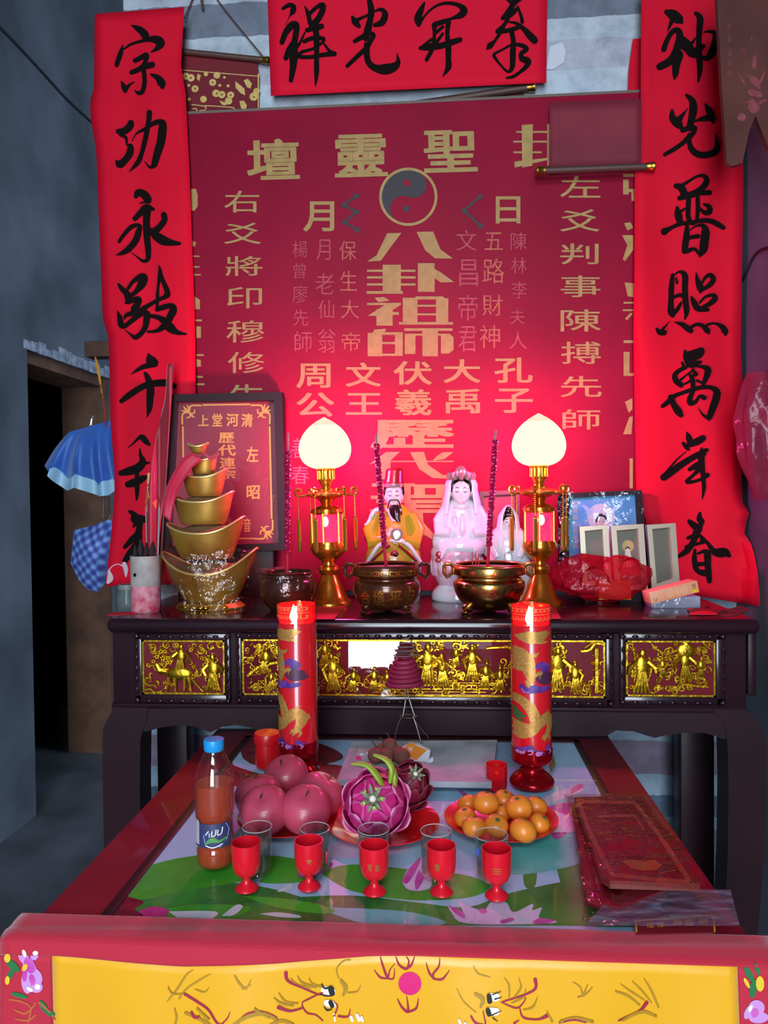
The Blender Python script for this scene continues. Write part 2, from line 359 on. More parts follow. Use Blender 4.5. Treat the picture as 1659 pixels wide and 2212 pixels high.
LC = [
 (220, 40, [[(530, 120, 15), (620, 165, 90), (720, 230, 130), (780, 310, 140), (800, 390, 60)], [(375, 480, 20), (345, 590, 80), (300, 720, 90), (265, 830, 80)], [(400, 540, 30), (520, 460, 45), (680, 410, 55), (850, 370, 90), (980, 380, 150), (1050, 440, 160), (980, 540, 80), (880, 600, 20)],
   [(590, 755, 80), (700, 700, 90), (800, 650, 90), (790, 740, 80), (740, 850, 90), (640, 920, 90), (530, 965, 80)], [(560, 950, 60), (720, 880, 90), (900, 825, 110)], [(740, 900, 90), (760, 1020, 80), (760, 1180, 80), (720, 1310, 80), (650, 1330, 70), (590, 1290, 20)], [(350, 1130, 30), (400, 1230, 100), (420, 1310, 50), (480, 1200, 50), (590, 1130, 10)], [(880, 1000, 40), (1000, 1060, 110), (1070, 1160, 150), (1080, 1220, 80)]]),
 (220, 220, [[(520, 380, 120), (500, 440, 130), (400, 520, 130), (290, 530, 90)], [(330, 590, 60), (430, 640, 60), (450, 760, 40), (510, 800, 110), (500, 920, 130), (420, 1040, 120), (320, 1120, 140), (270, 1070, 60)], [(850, 190, 100), (840, 330, 90), (810, 500, 90), (770, 700, 90), (710, 930, 80), (640, 1090, 90), (490, 1250, 15)],
   [(540, 700, 15), (620, 570, 30), (740, 500, 60), (860, 430, 60), (960, 370, 90), (1080, 360, 100), (1090, 450, 150), (1060, 700, 150), (1000, 900, 140), (940, 1120, 110)], [(940, 1130, 90), (860, 1170, 50), (760, 1060, 10)]]),
 (220, 400, [[(610, 200, 80), (650, 130, 120), (760, 170, 150), (830, 270, 130), (760, 300, 40), (670, 330, 15)], [(590, 600, 90), (690, 500, 110), (800, 410, 150), (920, 430, 60)], [(810, 420, 150), (800, 600, 130), (800, 760, 130), (810, 950, 120), (830, 1150, 110), (825, 1320, 80), (740, 1360, 60), (640, 1290, 30), (510, 1190, 8)],
   [(310, 1010, 60), (400, 880, 70), (540, 740, 80), (680, 720, 60), (660, 830, 110), (600, 1000, 120), (470, 1150, 110), (350, 1220, 70), (250, 1250, 10)], [(1110, 530, 110), (1120, 620, 110), (1050, 730, 110), (950, 820, 120), (870, 860, 80)], [(880, 800, 80), (960, 900, 150), (1100, 990, 170), (1250, 1030, 110), (1390, 1045, 60)]]),
 (220, 560, [[(300, 450, 50), (360, 530, 90), (450, 620, 120), (480, 740, 130), (430, 780, 50)], [(470, 520, 60), (560, 400, 70), (680, 320, 110), (750, 330, 150), (710, 450, 150), (620, 570, 90), (520, 650, 70)], [(520, 740, 90), (640, 720, 120), (660, 760, 110), (590, 880, 130), (560, 960, 110), (440, 1000, 70), (400, 1060, 40)], [(280, 930, 20), (320, 1040, 90), (350, 1180, 110), (420, 1190, 80), (560, 1080, 90), (700, 980, 90)], [(620, 960, 90), (750, 880, 90), (900, 790, 70), (1030, 720, 70), (1180, 650, 80), (1200, 590, 50)],
   [(690, 940, 110), (800, 980, 130), (800, 1100, 120), (770, 1230, 100), (690, 1340, 90), (600, 1400, 90), (520, 1350, 40), (400, 1250, 10)], [(1025, 110, 20), (1045, 250, 80), (1010, 480, 50), (995, 680, 60), (990, 850, 50)], [(1040, 250, 80), (1110, 420, 80), (1170, 580, 100), (1130, 640, 50)], [(990, 900, 80), (1100, 860, 100), (1250, 830, 90), (1280, 900, 140), (1230, 1020, 130), (1130, 1180, 130), (990, 1280, 70), (820, 1300, 40)], [(860, 1010, 70), (1000, 1040, 90), (1120, 1110, 130), (1230, 1230, 170), (1350, 1310, 90), (1510, 1340, 30)]]),
 (220, 740, [[(840, 210, 40), (880, 320, 190), (960, 380, 110), (760, 430, 90), (640, 490, 60), (520, 570, 8)], [(350, 1050, 80), (480, 950, 110), (640, 840, 110), (800, 760, 110), (950, 730, 120), (1150, 725, 130), (1290, 780, 100)], [(780, 550, 60), (830, 650, 110), (870, 820, 140), (860, 1000, 130), (850, 1180, 100), (810, 1330, 20)]]),
 (220, 910, [[(460, 480, 10), (560, 400, 30), (660, 300, 60), (720, 290, 110), (800, 370, 100), (850, 420, 50)], [(680, 490, 20), (690, 600, 60), (730, 730, 130), (640, 840, 160), (500, 890, 150), (340, 930, 100)], [(720, 760, 90), (850, 740, 30)], [(470, 1130, 120), (600, 1090, 150), (740, 1020, 110), (790, 1000, 70)], [(630, 940, 80), (630, 1150, 90), (630, 1300, 70), (620, 1410, 30)]]),
 (220, 1070, [[(500, 290, 60), (580, 350, 110), (620, 450, 130), (560, 580, 20)], [(600, 420, 180), (760, 430, 130)], [(680, 500, 110), (650, 680, 120), (540, 790, 110), (410, 930, 70)], [(660, 700, 130), (640, 850, 130), (500, 1040, 120), (410, 1180, 100)], [(900, 380, 30), (950, 440, 60)]]),
]
brush(t, LC, lambda x, y: onC(x, y, .0022))
# white chalky loops where the old label was torn at the foot of the paper
mb = MB()
for st in ([(110, 1560, 60), (150, 1480, 110), (125, 1350, 40)], [(120, 1350, 20), (200, 1260, 18), (300, 1235, 18), (370, 1270, 22)], [(400, 1230, 80), (430, 1330, 80), (430, 1450, 30)]):
    mb.stroke([(x/8.295+220, y/8.295+1070, w_/8.295) for x, y, w_ in st], lambda x, y: onC(x, y, .0024))
mb.build('white_smear', M('chalk', '#b9a9ad', .9), t)

t = thing('paper_couplet', 'tall red paper couplet right of the shrine board, seven black brush characters', 'couplet', onY(1500, 1300, YC))
def onC2(px, py, lift=0.):
    p = onY(px, py, YC); b = .016*math.sin(max(0, (py-900)/400)*3)*max(0, (px-1500)/130) if py > 900 else 0
    q = onY(px, py, YC+ripple(p.x+.3, p.z)-.004-lift-max(0, b))
    return q if q.x < XR-.006-lift else onX(px, py, XR-.006-lift)      # past the corner the paper turns along the right wall
paper('paper', [(1385, -40), (1384, 210), (1380, 360), (1371, 372), (1370, 600), (1368, 720), (1374, 1060), (1400, 1140), (1440, 1250), (1450, 1270)],
      [(1572, -40), (1590, 200), (1606, 355), (1605, 440), (1600, 760), (1606, 860), (1600, 1000), (1604, 1090), (1619, 1105), (1606, 1150), (1626, 1180), (1637, 1240), (1641, 1290), (1641, 1305)], -40, -40, 1278, 1310, onC2, m_red, t)
RC = [
 (1400, 10, [[(330, 130, 90), (440, 180, 190), (560, 270, 170), (600, 310, 70)], [(420, 310, 80), (380, 400, 50), (350, 470, 15)], [(280, 800, 100), (340, 640, 90), (430, 490, 90), (530, 460, 110), (570, 560, 130), (540, 720, 140), (480, 900, 150), (380, 1020, 140), (210, 1110, 130)], [(540, 900, 190), (500, 1100, 140), (490, 1240, 110), (470, 1340, 20)], [(650, 600, 60), (700, 720, 180), (780, 860, 160), (860, 920, 80)], [(660, 760, 130), (780, 690, 60), (850, 600, 30)], [(850, 150, 60), (930, 240, 120), (920, 450, 110), (910, 700, 100), (920, 950, 110), (930, 1150, 100), (900, 1370, 40)], [(1000, 490, 20), (1100, 480, 50), (1200, 520, 90), (1190, 680, 110), (1150, 840, 140), (1070, 950, 110), (960, 950, 70)], [(860, 830, 140), (990, 740, 80)]]),
 (1400, 180, [[(690, 210, 60), (790, 310, 120), (810, 460, 150), (780, 640, 130), (740, 800, 120)], [(430, 490, 60), (440, 620, 130), (530, 710, 170), (600, 800, 80)], [(560, 640, 110), (640, 540, 50), (720, 440, 8)], [(620, 840, 90), (740, 800, 90), (840, 800, 90), (800, 900, 90), (720, 980, 100), (620, 1070, 80), (480, 1170, 80), (300, 1275, 70)], [(740, 930, 90), (740, 1060, 90), (790, 1190, 110), (900, 1270, 120), (1050, 1280, 120), (1190, 1230, 130), (1240, 1140, 110), (1210, 910, 15)], [(1020, 370, 30), (1090, 480, 120), (1140, 600, 130), (1170, 690, 70)], [(1100, 610, 130), (960, 640, 80), (850, 670, 40)]]),
 (1400, 370, [[(500, 260, 90), (590, 290, 130), (640, 400, 130), (580, 490, 70)], [(600, 260, 70), (740, 170, 50), (880, 90, 50), (1000, 80, 70), (1050, 170, 110), (980, 290, 110), (830, 380, 90), (690, 440, 130)], [(560, 480, 80), (750, 430, 110), (930, 390, 90), (1100, 380, 100)], [(730, 460, 90), (720, 650, 90), (720, 800, 90), (770, 920, 80), (860, 900, 60), (890, 700, 80), (890, 470, 80)], [(520, 650, 60), (540, 780, 140), (570, 900, 110)], [(560, 730, 60), (680, 660, 30)], [(1000, 590, 40), (1090, 630, 90), (1100, 720, 110), (1010, 740, 80), (920, 650, 40)], [(290, 1080, 130), (420, 1010, 70), (580, 940, 80), (760, 920, 70), (960, 880, 80), (1120, 890, 90), (1250, 950, 100), (1350, 1010, 80)], [(700, 980, 70), (690, 1130, 110), (670, 1300, 120), (650, 1430, 100)], [(740, 1060, 20), (860, 980, 40), (980, 970, 80), (1030, 1080, 150), (1010, 1250, 160), (990, 1400, 150), (930, 1510, 60)], [(720, 1190, 70), (900, 1160, 80)], [(700, 1430, 90), (830, 1390, 60), (900, 1460, 60)]]),
 (1400, 570, [[(440, 200, 70), (420, 400, 100), (410, 650, 100), (410, 850, 120), (440, 920, 90)], [(480, 190, 30), (570, 140, 50), (660, 210, 110), (660, 420, 110), (670, 650, 110), (690, 850, 100), (660, 990, 30)], [(500, 260, 40), (520, 340, 50)], [(450, 600, 60), (560, 560, 70), (640, 580, 80)], [(430, 900, 90), (520, 820, 80), (590, 700, 50)], [(860, 160, 20), (890, 300, 90), (940, 440, 130), (940, 500, 60)], [(960, 350, 40), (1030, 240, 60), (1120, 200, 80), (1170, 280, 100), (1100, 380, 90), (980, 460, 60)], [(780, 600, 50), (830, 700, 110), (900, 800, 110), (1070, 820, 70)], [(930, 690, 40), (1030, 590, 50), (1160, 560, 70), (1200, 620, 110), (1110, 710, 90), (990, 770, 60)], [(150, 1160, 40), (210, 1220, 110), (290, 1230, 100)], [(270, 1160, 50), (390, 1030, 8)], [(470, 1045, 15), (600, 1080, 80), (700, 1150, 110), (770, 1200, 90)], [(760, 1140, 60), (870, 1085, 60), (980, 1110, 80), (1060, 1190, 110), (1090, 1230, 60)], [(1060, 1090, 50), (1190, 1065, 40), (1320, 1120, 90), (1380, 1210, 120), (1390, 1260, 60)]]),
 (1400, 740, [[(660, 150, 50), (690, 260, 130), (740, 390, 110)], [(720, 190, 70), (860, 170, 110), (960, 140, 110), (920, 230, 110), (820, 290, 80)], [(610, 360, 50), (640, 420, 60)], [(800, 200, 90), (790, 400, 130)], [(760, 380, 110), (940, 350, 60)], [(680, 440, 70), (560, 500, 80), (480, 580, 90), (500, 680, 110), (590, 760, 100)], [(600, 460, 50), (760, 420, 40), (950, 430, 60), (1070, 480, 120), (1050, 600, 110), (990, 740, 70)], [(590, 660, 50), (700, 570, 30), (820, 480, 40)], [(800, 490, 50), (860, 570, 80)], [(660, 740, 40), (760, 680, 50), (800, 600, 70)], [(740, 560, 50), (800, 680, 90), (800, 860, 80), (750, 1000, 100), (760, 1080, 110), (850, 1060, 70), (930, 960, 60), (1010, 990, 90)], [(880, 680, 50), (960, 720, 40)], [(260, 1140, 70), (360, 1060, 90), (470, 960, 80), (620, 900, 70), (800, 840, 80), (980, 800, 80), (1140, 810, 80), (1230, 880, 130), (1220, 1000, 140), (1160, 1170, 130), (1100, 1340, 100), (1090, 1400, 20)], [(410, 980, 110), (460, 1110, 110), (540, 1230, 140), (590, 1300, 90)], [(1070, 1350, 70), (980, 1290, 40), (890, 1160, 8)]]),
 (1400, 920, [[(690, 110, 20), (730, 210, 110), (760, 320, 110)], [(630, 310, 60), (680, 370, 90), (720, 420, 60)], [(750, 330, 110), (880, 280, 130), (980, 220, 120)], [(680, 460, 15), (520, 600, 30), (400, 740, 40), (300, 870, 60)], [(280, 920, 130), (420, 820, 130), (600, 690, 120), (760, 590, 110), (920, 500, 100), (1050, 430, 70)], [(960, 400, 40), (950, 560, 120), (970, 750, 100), (990, 950, 80), (1000, 1120, 70), (970, 1310, 20)], [(1000, 480, 100), (990, 540, 60)], [(740, 780, 70), (850, 720, 110), (940, 660, 90)], [(900, 790, 90), (800, 890, 60), (690, 1000, 70), (800, 1000, 60), (960, 950, 60), (1060, 880, 90)]]),
 (1400, 1090, [[(930, 150, 50), (920, 250, 110), (960, 300, 110)], [(740, 300, 80), (830, 380, 130), (920, 440, 110)], [(990, 300, 50), (920, 400, 110), (870, 500, 140), (830, 620, 110), (770, 730, 110), (690, 830, 110), (590, 900, 80), (520, 950, 50)], [(710, 600, 60), (850, 550, 80), (950, 570, 60)], [(960, 590, 60), (960, 680, 60)], [(690, 760, 80), (850, 710, 60), (1010, 670, 60)], [(960, 580, 60), (1060, 680, 60), (1170, 830, 110), (1250, 860, 160), (1380, 860, 160), (1450, 910, 80)], [(840, 810, 50), (830, 950, 90), (850, 1120, 100), (910, 1210, 80), (1010, 1260, 50)], [(890, 880, 40), (990, 840, 70), (1060, 880, 130), (1070, 1080, 120), (1090, 1280, 110), (1100, 1370, 90)], [(880, 1070, 80), (1020, 1060, 70)], [(900, 1190, 60), (1030, 1200, 60)]]),
]
brush(t, RC, lambda x, y: onC2(x, y, .0022))

YBN = 2.372
t = thing('paper_banner', 'wide red paper banner across the top with four black brush characters', 'banner', onY(880, 200, YBN))
def onB(x, y, lift=0.):
    p = onY(x, y, YBN); return onY(x, y, YBN+.003*math.sin(p.x*6)-lift)
paper('paper', [(576, -60), (585, 207)], [(1183, -60), (1180, 179)], -60, -60, 207, 179, onB, M('bright_red_paper', '#cf1230', .7, spec=.12), t, 24, 12)
BC = [
 (580, 0, [[(260, 150, 60), (370, 90, 80), (450, 120, 90), (430, 210, 100), (380, 290, 20), (300, 450, 8)], [(240, 760, 90), (310, 580, 110), (420, 450, 130), (500, 450, 110), (490, 600, 110), (460, 750, 110), (380, 900, 130), (310, 1040, 90)], [(470, 760, 110), (450, 1000, 150), (440, 1200, 120), (400, 1440, 80)], [(650, 110, 20), (710, 250, 80), (740, 400, 80)], [(740, 240, 70), (860, 130, 70), (970, 90, 100), (960, 200, 110), (880, 350, 110), (790, 450, 150)], [(690, 540, 80), (820, 500, 100), (950, 470, 100)], [(650, 580, 30), (560, 770, 50), (480, 870, 70)], [(840, 450, 110), (860, 700, 110), (860, 1000, 90), (860, 1300, 90), (840, 1550, 15)], [(640, 740, 70), (800, 680, 80), (980, 690, 70), (960, 760, 50), (800, 870, 50), (600, 930, 60), (540, 1010, 70), (750, 1020, 70), (980, 980, 80), (1180, 960, 90)], [(1000, 790, 40), (1090, 910, 60), (1170, 960, 80)]]),
 (720, 0, [[(640, -20, 90), (680, 180, 120), (660, 350, 110), (620, 520, 130), (580, 680, 120)], [(340, 300, 50), (390, 390, 120), (460, 470, 70)], [(420, 360, 70), (530, 310, 50), (640, 260, 50)], [(740, 200, 30), (860, 170, 70), (930, 260, 110), (870, 400, 120), (740, 450, 70)], [(380, 740, 70), (520, 660, 90), (670, 600, 80), (720, 640, 80), (660, 740, 90), (600, 850, 90), (450, 990, 80), (250, 1180, 70)], [(600, 800, 110), (600, 980, 110), (640, 1130, 110), (760, 1220, 130), (920, 1240, 190), (1080, 1200, 160), (1160, 1110, 90), (1140, 950, 10)]]),
 (860, 0, [[(470, 50, 40), (410, 180, 100), (350, 330, 130), (360, 450, 60)], [(370, 440, 80), (470, 290, 40), (600, 160, 40), (740, 80, 50), (900, 55, 60), (1080, 90, 80), (1180, 180, 130), (1120, 270, 120), (960, 330, 50), (800, 390, 90), (650, 440, 90)], [(650, 450, 100), (650, 600, 60), (640, 750, 80), (600, 900, 80), (510, 1070, 70)], [(900, 400, 100), (880, 600, 80), (900, 850, 110), (900, 1050, 100), (900, 1200, 110), (800, 1370, 15)], [(660, 600, 60), (800, 480, 60)], [(700, 740, 60), (800, 600, 50)], [(400, 860, 70), (560, 840, 130), (760, 820, 110), (950, 760, 110), (1110, 710, 90)], [(440, 830, 50), (600, 700, 50)]]),
 (1010, 0, [[(720, -10, 60), (830, 60, 60), (950, -20, 60)], [(850, 20, 120), (760, 160, 90), (640, 320, 80)], [(620, 330, 60), (760, 260, 110), (890, 150, 60), (900, 100, 20)], [(720, 330, 80), (660, 440, 70), (570, 560, 130)], [(900, 120, 40), (960, 290, 60), (980, 390, 70)], [(540, 560, 90), (700, 550, 80), (850, 510, 80), (960, 470, 60)], [(740, 390, 30), (880, 420, 60), (1010, 520, 90), (1120, 640, 130), (1200, 720, 130)], [(580, 600, 60), (480, 740, 60), (400, 820, 110), (340, 890, 10)], [(790, 560, 90), (820, 750, 90), (810, 950, 110), (800, 1200, 90), (720, 1280, 50), (580, 1150, 40), (480, 1010, 60), (490, 960, 50), (620, 890, 40), (780, 800, 40)], [(860, 790, 60), (990, 820, 80), (1060, 880, 80), (960, 960, 80), (980, 1050, 110), (1080, 1090, 120), (1060, 1180, 90), (940, 1290, 60), (820, 1370, 60), (700, 1395, 40)]]),
]
brush(t, BC, lambda x, y: onB(x, y, .0018))
# a narrow older red strip showing behind the right couplet
tag(MB().prism([(1367, 84), (1388, 82), (1388, 214), (1356, 214), (1358, 150)], lambda x, y: onY(x, y, 2.40), (0, .001, 0)).build('paper_strip', m_red), 'narrow old red paper strip peeking out behind the top of the right couplet', 'paper strip')
# torn scrap of white paper on the wall
tag(MB().prism([(1188, 100), (1215, 92), (1222, 110), (1218, 135), (1195, 150), (1180, 150)], lambda x, y: onY(x, y, 2.417), (0, .001, 0)).build('paper_scrap', M('white_scrap', '#c3c7d2', .8)), 'torn white paper scrap stuck to the wall right of the top banner', 'paper scrap')
# ------------------------------------------------------------------ the big shrine board
YD = 2.362
m_board = M('crimson_board', '#901032', .6, noise='#820e2c', scale=4, spec=.2)
m_gold = M('painted_gold', '#a38a4e', .6, noise='#937b44', scale=40)
m_gold2 = M('dull_orange_paint', '#b0663c', .6, noise='#9c3340', scale=60)
m_gold3 = M('faded_red_paint', '#a84048', .6, noise='#95203a', scale=60)
t = thing('shrine_board', 'big crimson shrine board behind the altar covered in gold characters', 'shrine board', onY(880, 1290, YD))
bd = MB(); a0 = onY(395, 260, YD); a1 = onY(1400, 213, YD)
z0 = 1.105
bd.box((a0.x, YD, z0), (a1.x, YD+.022, 2.600), .002); bd.build('panel', m_board, t)
MB().box((a0.x-.002, YD+.002, 2.6005), (a1.x+.002, YD+.024, 2.609), .001).build('top_edge', M('grey_edge', '#6d6158', .8), t)
def onD(x, y): return onY(x, y, YD-.0012)
def put(s, boxes, mat=None, bold=.0, rot=0.):
    for ch, b in zip(s, boxes):
        mb = MB(); glyph(mb, ch, b, onD, bold, rot); mb.build('gold_character', mat or m_gold, t, smooth=0)
def polys(name, P, mat=None):
    mb = MB()
    for p in P: mb.flat(p, onD)
    mb.build(name, mat or m_gold, t, smooth=0)
R_ = lambda a, b, c, d: [(a, b), (c, b), (c, d), (a, d)]
put('壇靈聖', [(533, 300, 647, 388), (722, 290, 837, 382), (915, 281, 1031, 372)], bold=.022, rot=-.03)
polys('gold_character', [R_(1115, 283, 1183, 287), [(1127, 270), (1151, 268), (1150, 358), (1128, 362)], R_(1109, 304, 1183, 308), R_(1109, 327, 1170, 331), [(1111, 349), (1182, 341), (1182, 346), (1112, 362)], R_(1182, 268, 1187, 358)])
put('月日', [(655, 435, 722, 500), (1071, 424, 1124, 483)], bold=.02)
# ring and the two halves of the round emblem
cx, cy, r = 882, 425, 57
mb = MB(); N = 64
def circ(x0, y0, rr, n=N): return [(x0+rr*math.cos(2*PI*k/n), y0+rr*math.sin(2*PI*k/n)) for k in range(n)]
v = [onD(*p) for p in circ(cx, cy, 63)]+[onD(*p) for p in circ(cx, cy, 57)]
mb.add(v, [[k, (k+1) % N, (k+1) % N+N, k+N] for k in range(N)]); mb.build('emblem_ring', m_gold, t, smooth=0)
m_black = M('dull_black_paint', '#231d24', .55)
ang = math.radians(-68)            # axis of the curl
def pa(a, rr, x0=cx, y0=cy): return (x0+rr*math.cos(a), y0+rr*math.sin(a))
hp = [pa(ang-PI*k/40, r) for k in range(41)]
cB = pa(ang, r/2); cA = pa(ang+PI, r/2)
p2 = [pa(ang+PI+PI*k/24, r/2, *cA) for k in range(1, 25)]
p3 = [pa(ang+PI-PI*k/24, r/2, *cB) for k in range(1, 25)]
mb = MB(); mb.flat(hp+p2[::1]+p3, onD); mb.build('emblem_dark_half', m_black, t, smooth=0)
mb = MB(); mb.flat(circ(878, 451, 7, 24), lambda x, y: onY(x, y, YD-.0016)); mb.build('emblem_dot', m_black, t, smooth=0)
mb = MB(); mb.flat(circ(879, 395, 8, 24), lambda x, y: onY(x, y, YD-.0018)); mb.build('emblem_dot', m_board, t, smooth=0)
for pts in ([(770, 423), (743, 443), (770, 458), (744, 480), (772, 497)], [(1037, 425), (1003, 455), (1038, 488)]):
    mb = MB(); 
    for p, q in zip(pts, pts[1:]): mb.stroke([(*p, 5), (*q, 5)], onD)
    for p in pts: mb.flat(circ(*p, 6, 16), onD)
    mb.build('star_line', m_black, t, smooth=0)
S = 700/1659
def c5(P): return [[(560+x*S, 330+y*S) for x, y in p] for p in P]
polys('gold_character', c5([[(655, 412), (728, 410), (622, 553), (552, 557), (600, 525)], [(805, 405), (890, 403), (928, 495), (992, 542), (900, 540), (850, 500)]]))
polys('gold_character', c5([R_(632, 573, 725, 713), R_(552, 598, 800, 610), R_(552, 632, 800, 644), R_(552, 668, 800, 680), R_(550, 708, 735, 722), R_(812, 565, 898, 712), [(898, 595), (930, 612), (998, 662), (930, 664), (898, 642)]]))
polys('gold_character', c5([[(590, 742), (640, 738), (668, 757), (610, 765)], R_(552, 768, 725, 780), [(640, 780), (722, 780), (640, 835), (555, 835)], R_(600, 800, 683, 885), R_(683, 815, 715, 830), R_(735, 742, 810, 872), [(800, 735), (940, 735), (968, 755), (968, 750), (800, 752)], R_(905, 745, 968, 870), R_(810, 778, 905, 788), R_(810, 822, 905, 832), R_(715, 866, 992, 880)]))
polys('gold_character', c5([R_(555, 922, 630, 1042), [(590, 905), (650, 900), (640, 925), (575, 928)], R_(630, 918, 735, 932), R_(695, 932, 735, 975), R_(630, 968, 735, 980), R_(695, 980, 735, 1040), R_(630, 1028, 735, 1040), R_(742, 898, 990, 912), R_(745, 926, 800, 1030), R_(800, 926, 940, 936), R_(835, 912, 915, 1042), [(930, 926), (975, 926), (995, 945), (995, 1010), (970, 1028), (930, 1028)]]))
S3 = 520/1659
def c6(P): return [[(740+x*S3, 860+y*S3) for x, y in p] for p in P]
put('歷', [(800, 907, 982, 969)], bold=.03)
polys('gold_character', c6([[(300, 372), (395, 370), (330, 430), (330, 560), (250, 560), (250, 440), (185, 455)], [(465, 372), (560, 370), (590, 460), (690, 530), (770, 528), (720, 555), (620, 550), (530, 490)], [(690, 372), (765, 372), (700, 420), (620, 432), (650, 400)], R_(330, 432, 765, 440)]))
put('聖', [(800, 1044, 975, 1108)], bold=.03)
polys('gold_character', c6([[(470, 770), (550, 770), (560, 860), (640, 950), (640, 985), (540, 930), (480, 840)], [(300, 770), (420, 770), (300, 900), (190, 930), (230, 870)]]))
for k, (s, x0, x1, y0, y1) in enumerate((('周', 640, 714, 785, 838), ('文', 747, 823, 783, 835), ('伏', 850, 933, 780, 831), ('大', 958, 1038, 776, 827), ('孔', 1068, 1151, 772, 827), ('公', 640, 722, 848, 900), ('王', 747, 825, 849, 896), ('羲', 853, 932, 841, 897), ('禹', 963, 1037, 840, 893), ('子', 1069, 1151, 839, 892))):
    put(s, [(x0, y0, x1, y1)], bold=.018)
put('右爻將印穆修先', [(484, 412, 560, 459), (484, 481, 564, 527), (487, 553, 567, 596), (490, 620, 566, 666), (489, 692, 571, 740), (492, 760, 572, 806), (492, 830, 574, 880)], bold=.004)
put('左爻判事陳搏先師', [(1210, 380, 1297, 427), (1210, 452, 1295, 500), (1210, 526, 1293, 571), (1211, 595, 1297, 642), (1211, 668, 1298, 716), (1212, 738, 1298, 786), (1211, 812, 1300, 858), (1215, 884, 1297, 928)], bold=.006)
for s, m_, bx in (('保生大帝', m_gold2, [(733, 520, 770, 562), (735, 585, 771, 628), (736, 648, 775, 688), (738, 718, 778, 758)]), ('月老仙翁', m_gold3, [(683, 517, 714, 562), (681, 590, 722, 636), (687, 648, 722, 688), (687, 710, 725, 762)]), ('楊曾廖先師', m_gold3, [(632, 520, 664, 556), (634, 568, 660, 602), (632, 616, 664, 655), (633, 668, 666, 704), (636, 715, 674, 760)]),
                  ('文昌帝君', m_gold3, [(986, 497, 1030, 542), (992, 560, 1033, 618), (990, 636, 1032, 692), (990, 704, 1030, 760)]), ('五路財神', m_gold2, [(1047, 502, 1086, 540), (1043, 558, 1090, 612), (1042, 636, 1086, 682), (1036, 702, 1080, 752)]), ('陳林李夫人', m_gold3, [(1103, 502, 1138, 540), (1104, 556, 1138, 590), (1106, 608, 1138, 645), (1102, 668, 1134, 700), (1100, 716, 1138, 754)])):
    put(s, bx, m_, 0)
def clusters(P):
    P = sorted(P, key=lambda p: min(q[1] for q in p)); G = []
    for p in P:
        if G and min(q[1] for q in p)-max(q[1] for r_ in G[-1] for q in r_) < 20: G[-1].append(p)
        else: G.append([p])
    for g in G: polys('gold_character', g)
# lettering half hidden by the couplets on both sides
clusters([[(412, 408), (423, 408), (427, 420), (427, 446), (420, 455), (412, 455)], [(415, 520), (424, 524), (420, 534), (414, 530)], R_(416, 552, 431, 555), R_(416, 575, 431, 578), R_(416, 592, 434, 595), [(420, 640), (432, 648), (432, 668), (420, 668)], R_(420, 690, 436, 694), R_(424, 705, 434, 730), R_(424, 765, 440, 769), [(424, 775), (434, 778), (434, 792), (424, 792)], R_(424, 812, 438, 816), R_(424, 828, 442, 832)])
clusters([R_(1346, 376, 1370, 382), R_(1346, 388, 1358, 420), R_(1358, 408, 1372, 415), R_(1364, 415, 1372, 434), [(1348, 482), (1362, 480), (1368, 492), (1355, 498)], [(1344, 508), (1368, 508), (1368, 540), (1350, 564), (1345, 560), (1355, 530)], [(1349, 610), (1369, 612), (1369, 642), (1356, 640)], R_(1347, 652, 1369, 656), R_(1345, 668, 1369, 672), [(1362, 676), (1368, 676), (1355, 692), (1350, 688)], R_(1347, 735, 1370, 741), R_(1347, 760, 1360, 810), R_(1347, 806, 1372, 812), [(1350, 868), (1366, 860), (1366, 884), (1358, 892)], [(1360, 900), (1367, 900), (1364, 938), (1346, 938)], R_(1360, 990, 1367, 1055)])
put('善春', [(630, 946, 672, 990), (630, 1006, 668, 1046)], M('pink_faded_gold', '#b3565a', .6), .0)

# ------------------------------------------------------------------ hanging scrolls around the board
m_rod = M('dark_wood_rod', '#4a332b', .5); m_brass = M('brass', '#b28a3c', .3, 1.)
m_maroon = M('maroon_cloth', '#6a1220', .8); m_coin = M('printed_coin_gold', '#b99a48', .6, noise='#c7ae6a', scale=50)
YS = 2.406
def onS(x, y): return onY(x, y, YS)
def rod(parent, a, b, r, Y, cap=None, name='rod', capend=(0, 1)):
    A = onY(*a, Y); B = onY(*b, Y); MB().tube([A, B], r, 14).build(name, m_rod, parent)
    for e in capend:
        q = B if e else A; d_ = (B-A).normalized()*(1 if e else -1)
        MB().tube([q-d_*.012, q+d_*.002, q+d_*.004, q+d_*.012, q+d_*.016], [r*1.15, r*1.15, r*1.3, r*1.3, r*.8], 14).build('rod_cap', m_brass, parent)
t = thing('hanging_scroll', 'hanging scroll with gold coin pattern at upper left behind the board, rod and strings', 'scroll', onS(480, 250))
MB().prism([(388, 110), (558, 132), (556, 140), (560, 165), (559, 300), (395, 300)], onS, (0, .003, 0)).build('scroll_cloth', m_maroon, t)
mb = MB(); on1 = lambda x, y: onY(x, y, YS-.001)
k5 = 300/1659
def s4(P): return [(340+x*k5, y*k5) for x, y in P]
mb.stroke([(392, 151, 2), (560, 165, 2)], on1); mb.stroke([(443, 228, 2), (500, 232, 2), (505, 236, 2)], on1); mb.stroke([(414, 226, 2), (443, 230, 2), (442, 238, 2), (430, 240, 2), (430, 252, 2), (412, 254, 2)], on1); mb.stroke([(558, 160, 3), (558, 252, 2)], on1); mb.stroke([(505, 236, 2), (515, 245, 2), (530, 250, 2), (556, 248, 2)], on1); mb.stroke([(416, 235, 2), (424, 235, 2), (424, 245, 2), (416, 245, 2)], on1); mb.stroke([(508, 238, 5), (524, 244, 4), (534, 246, 3)], on1)
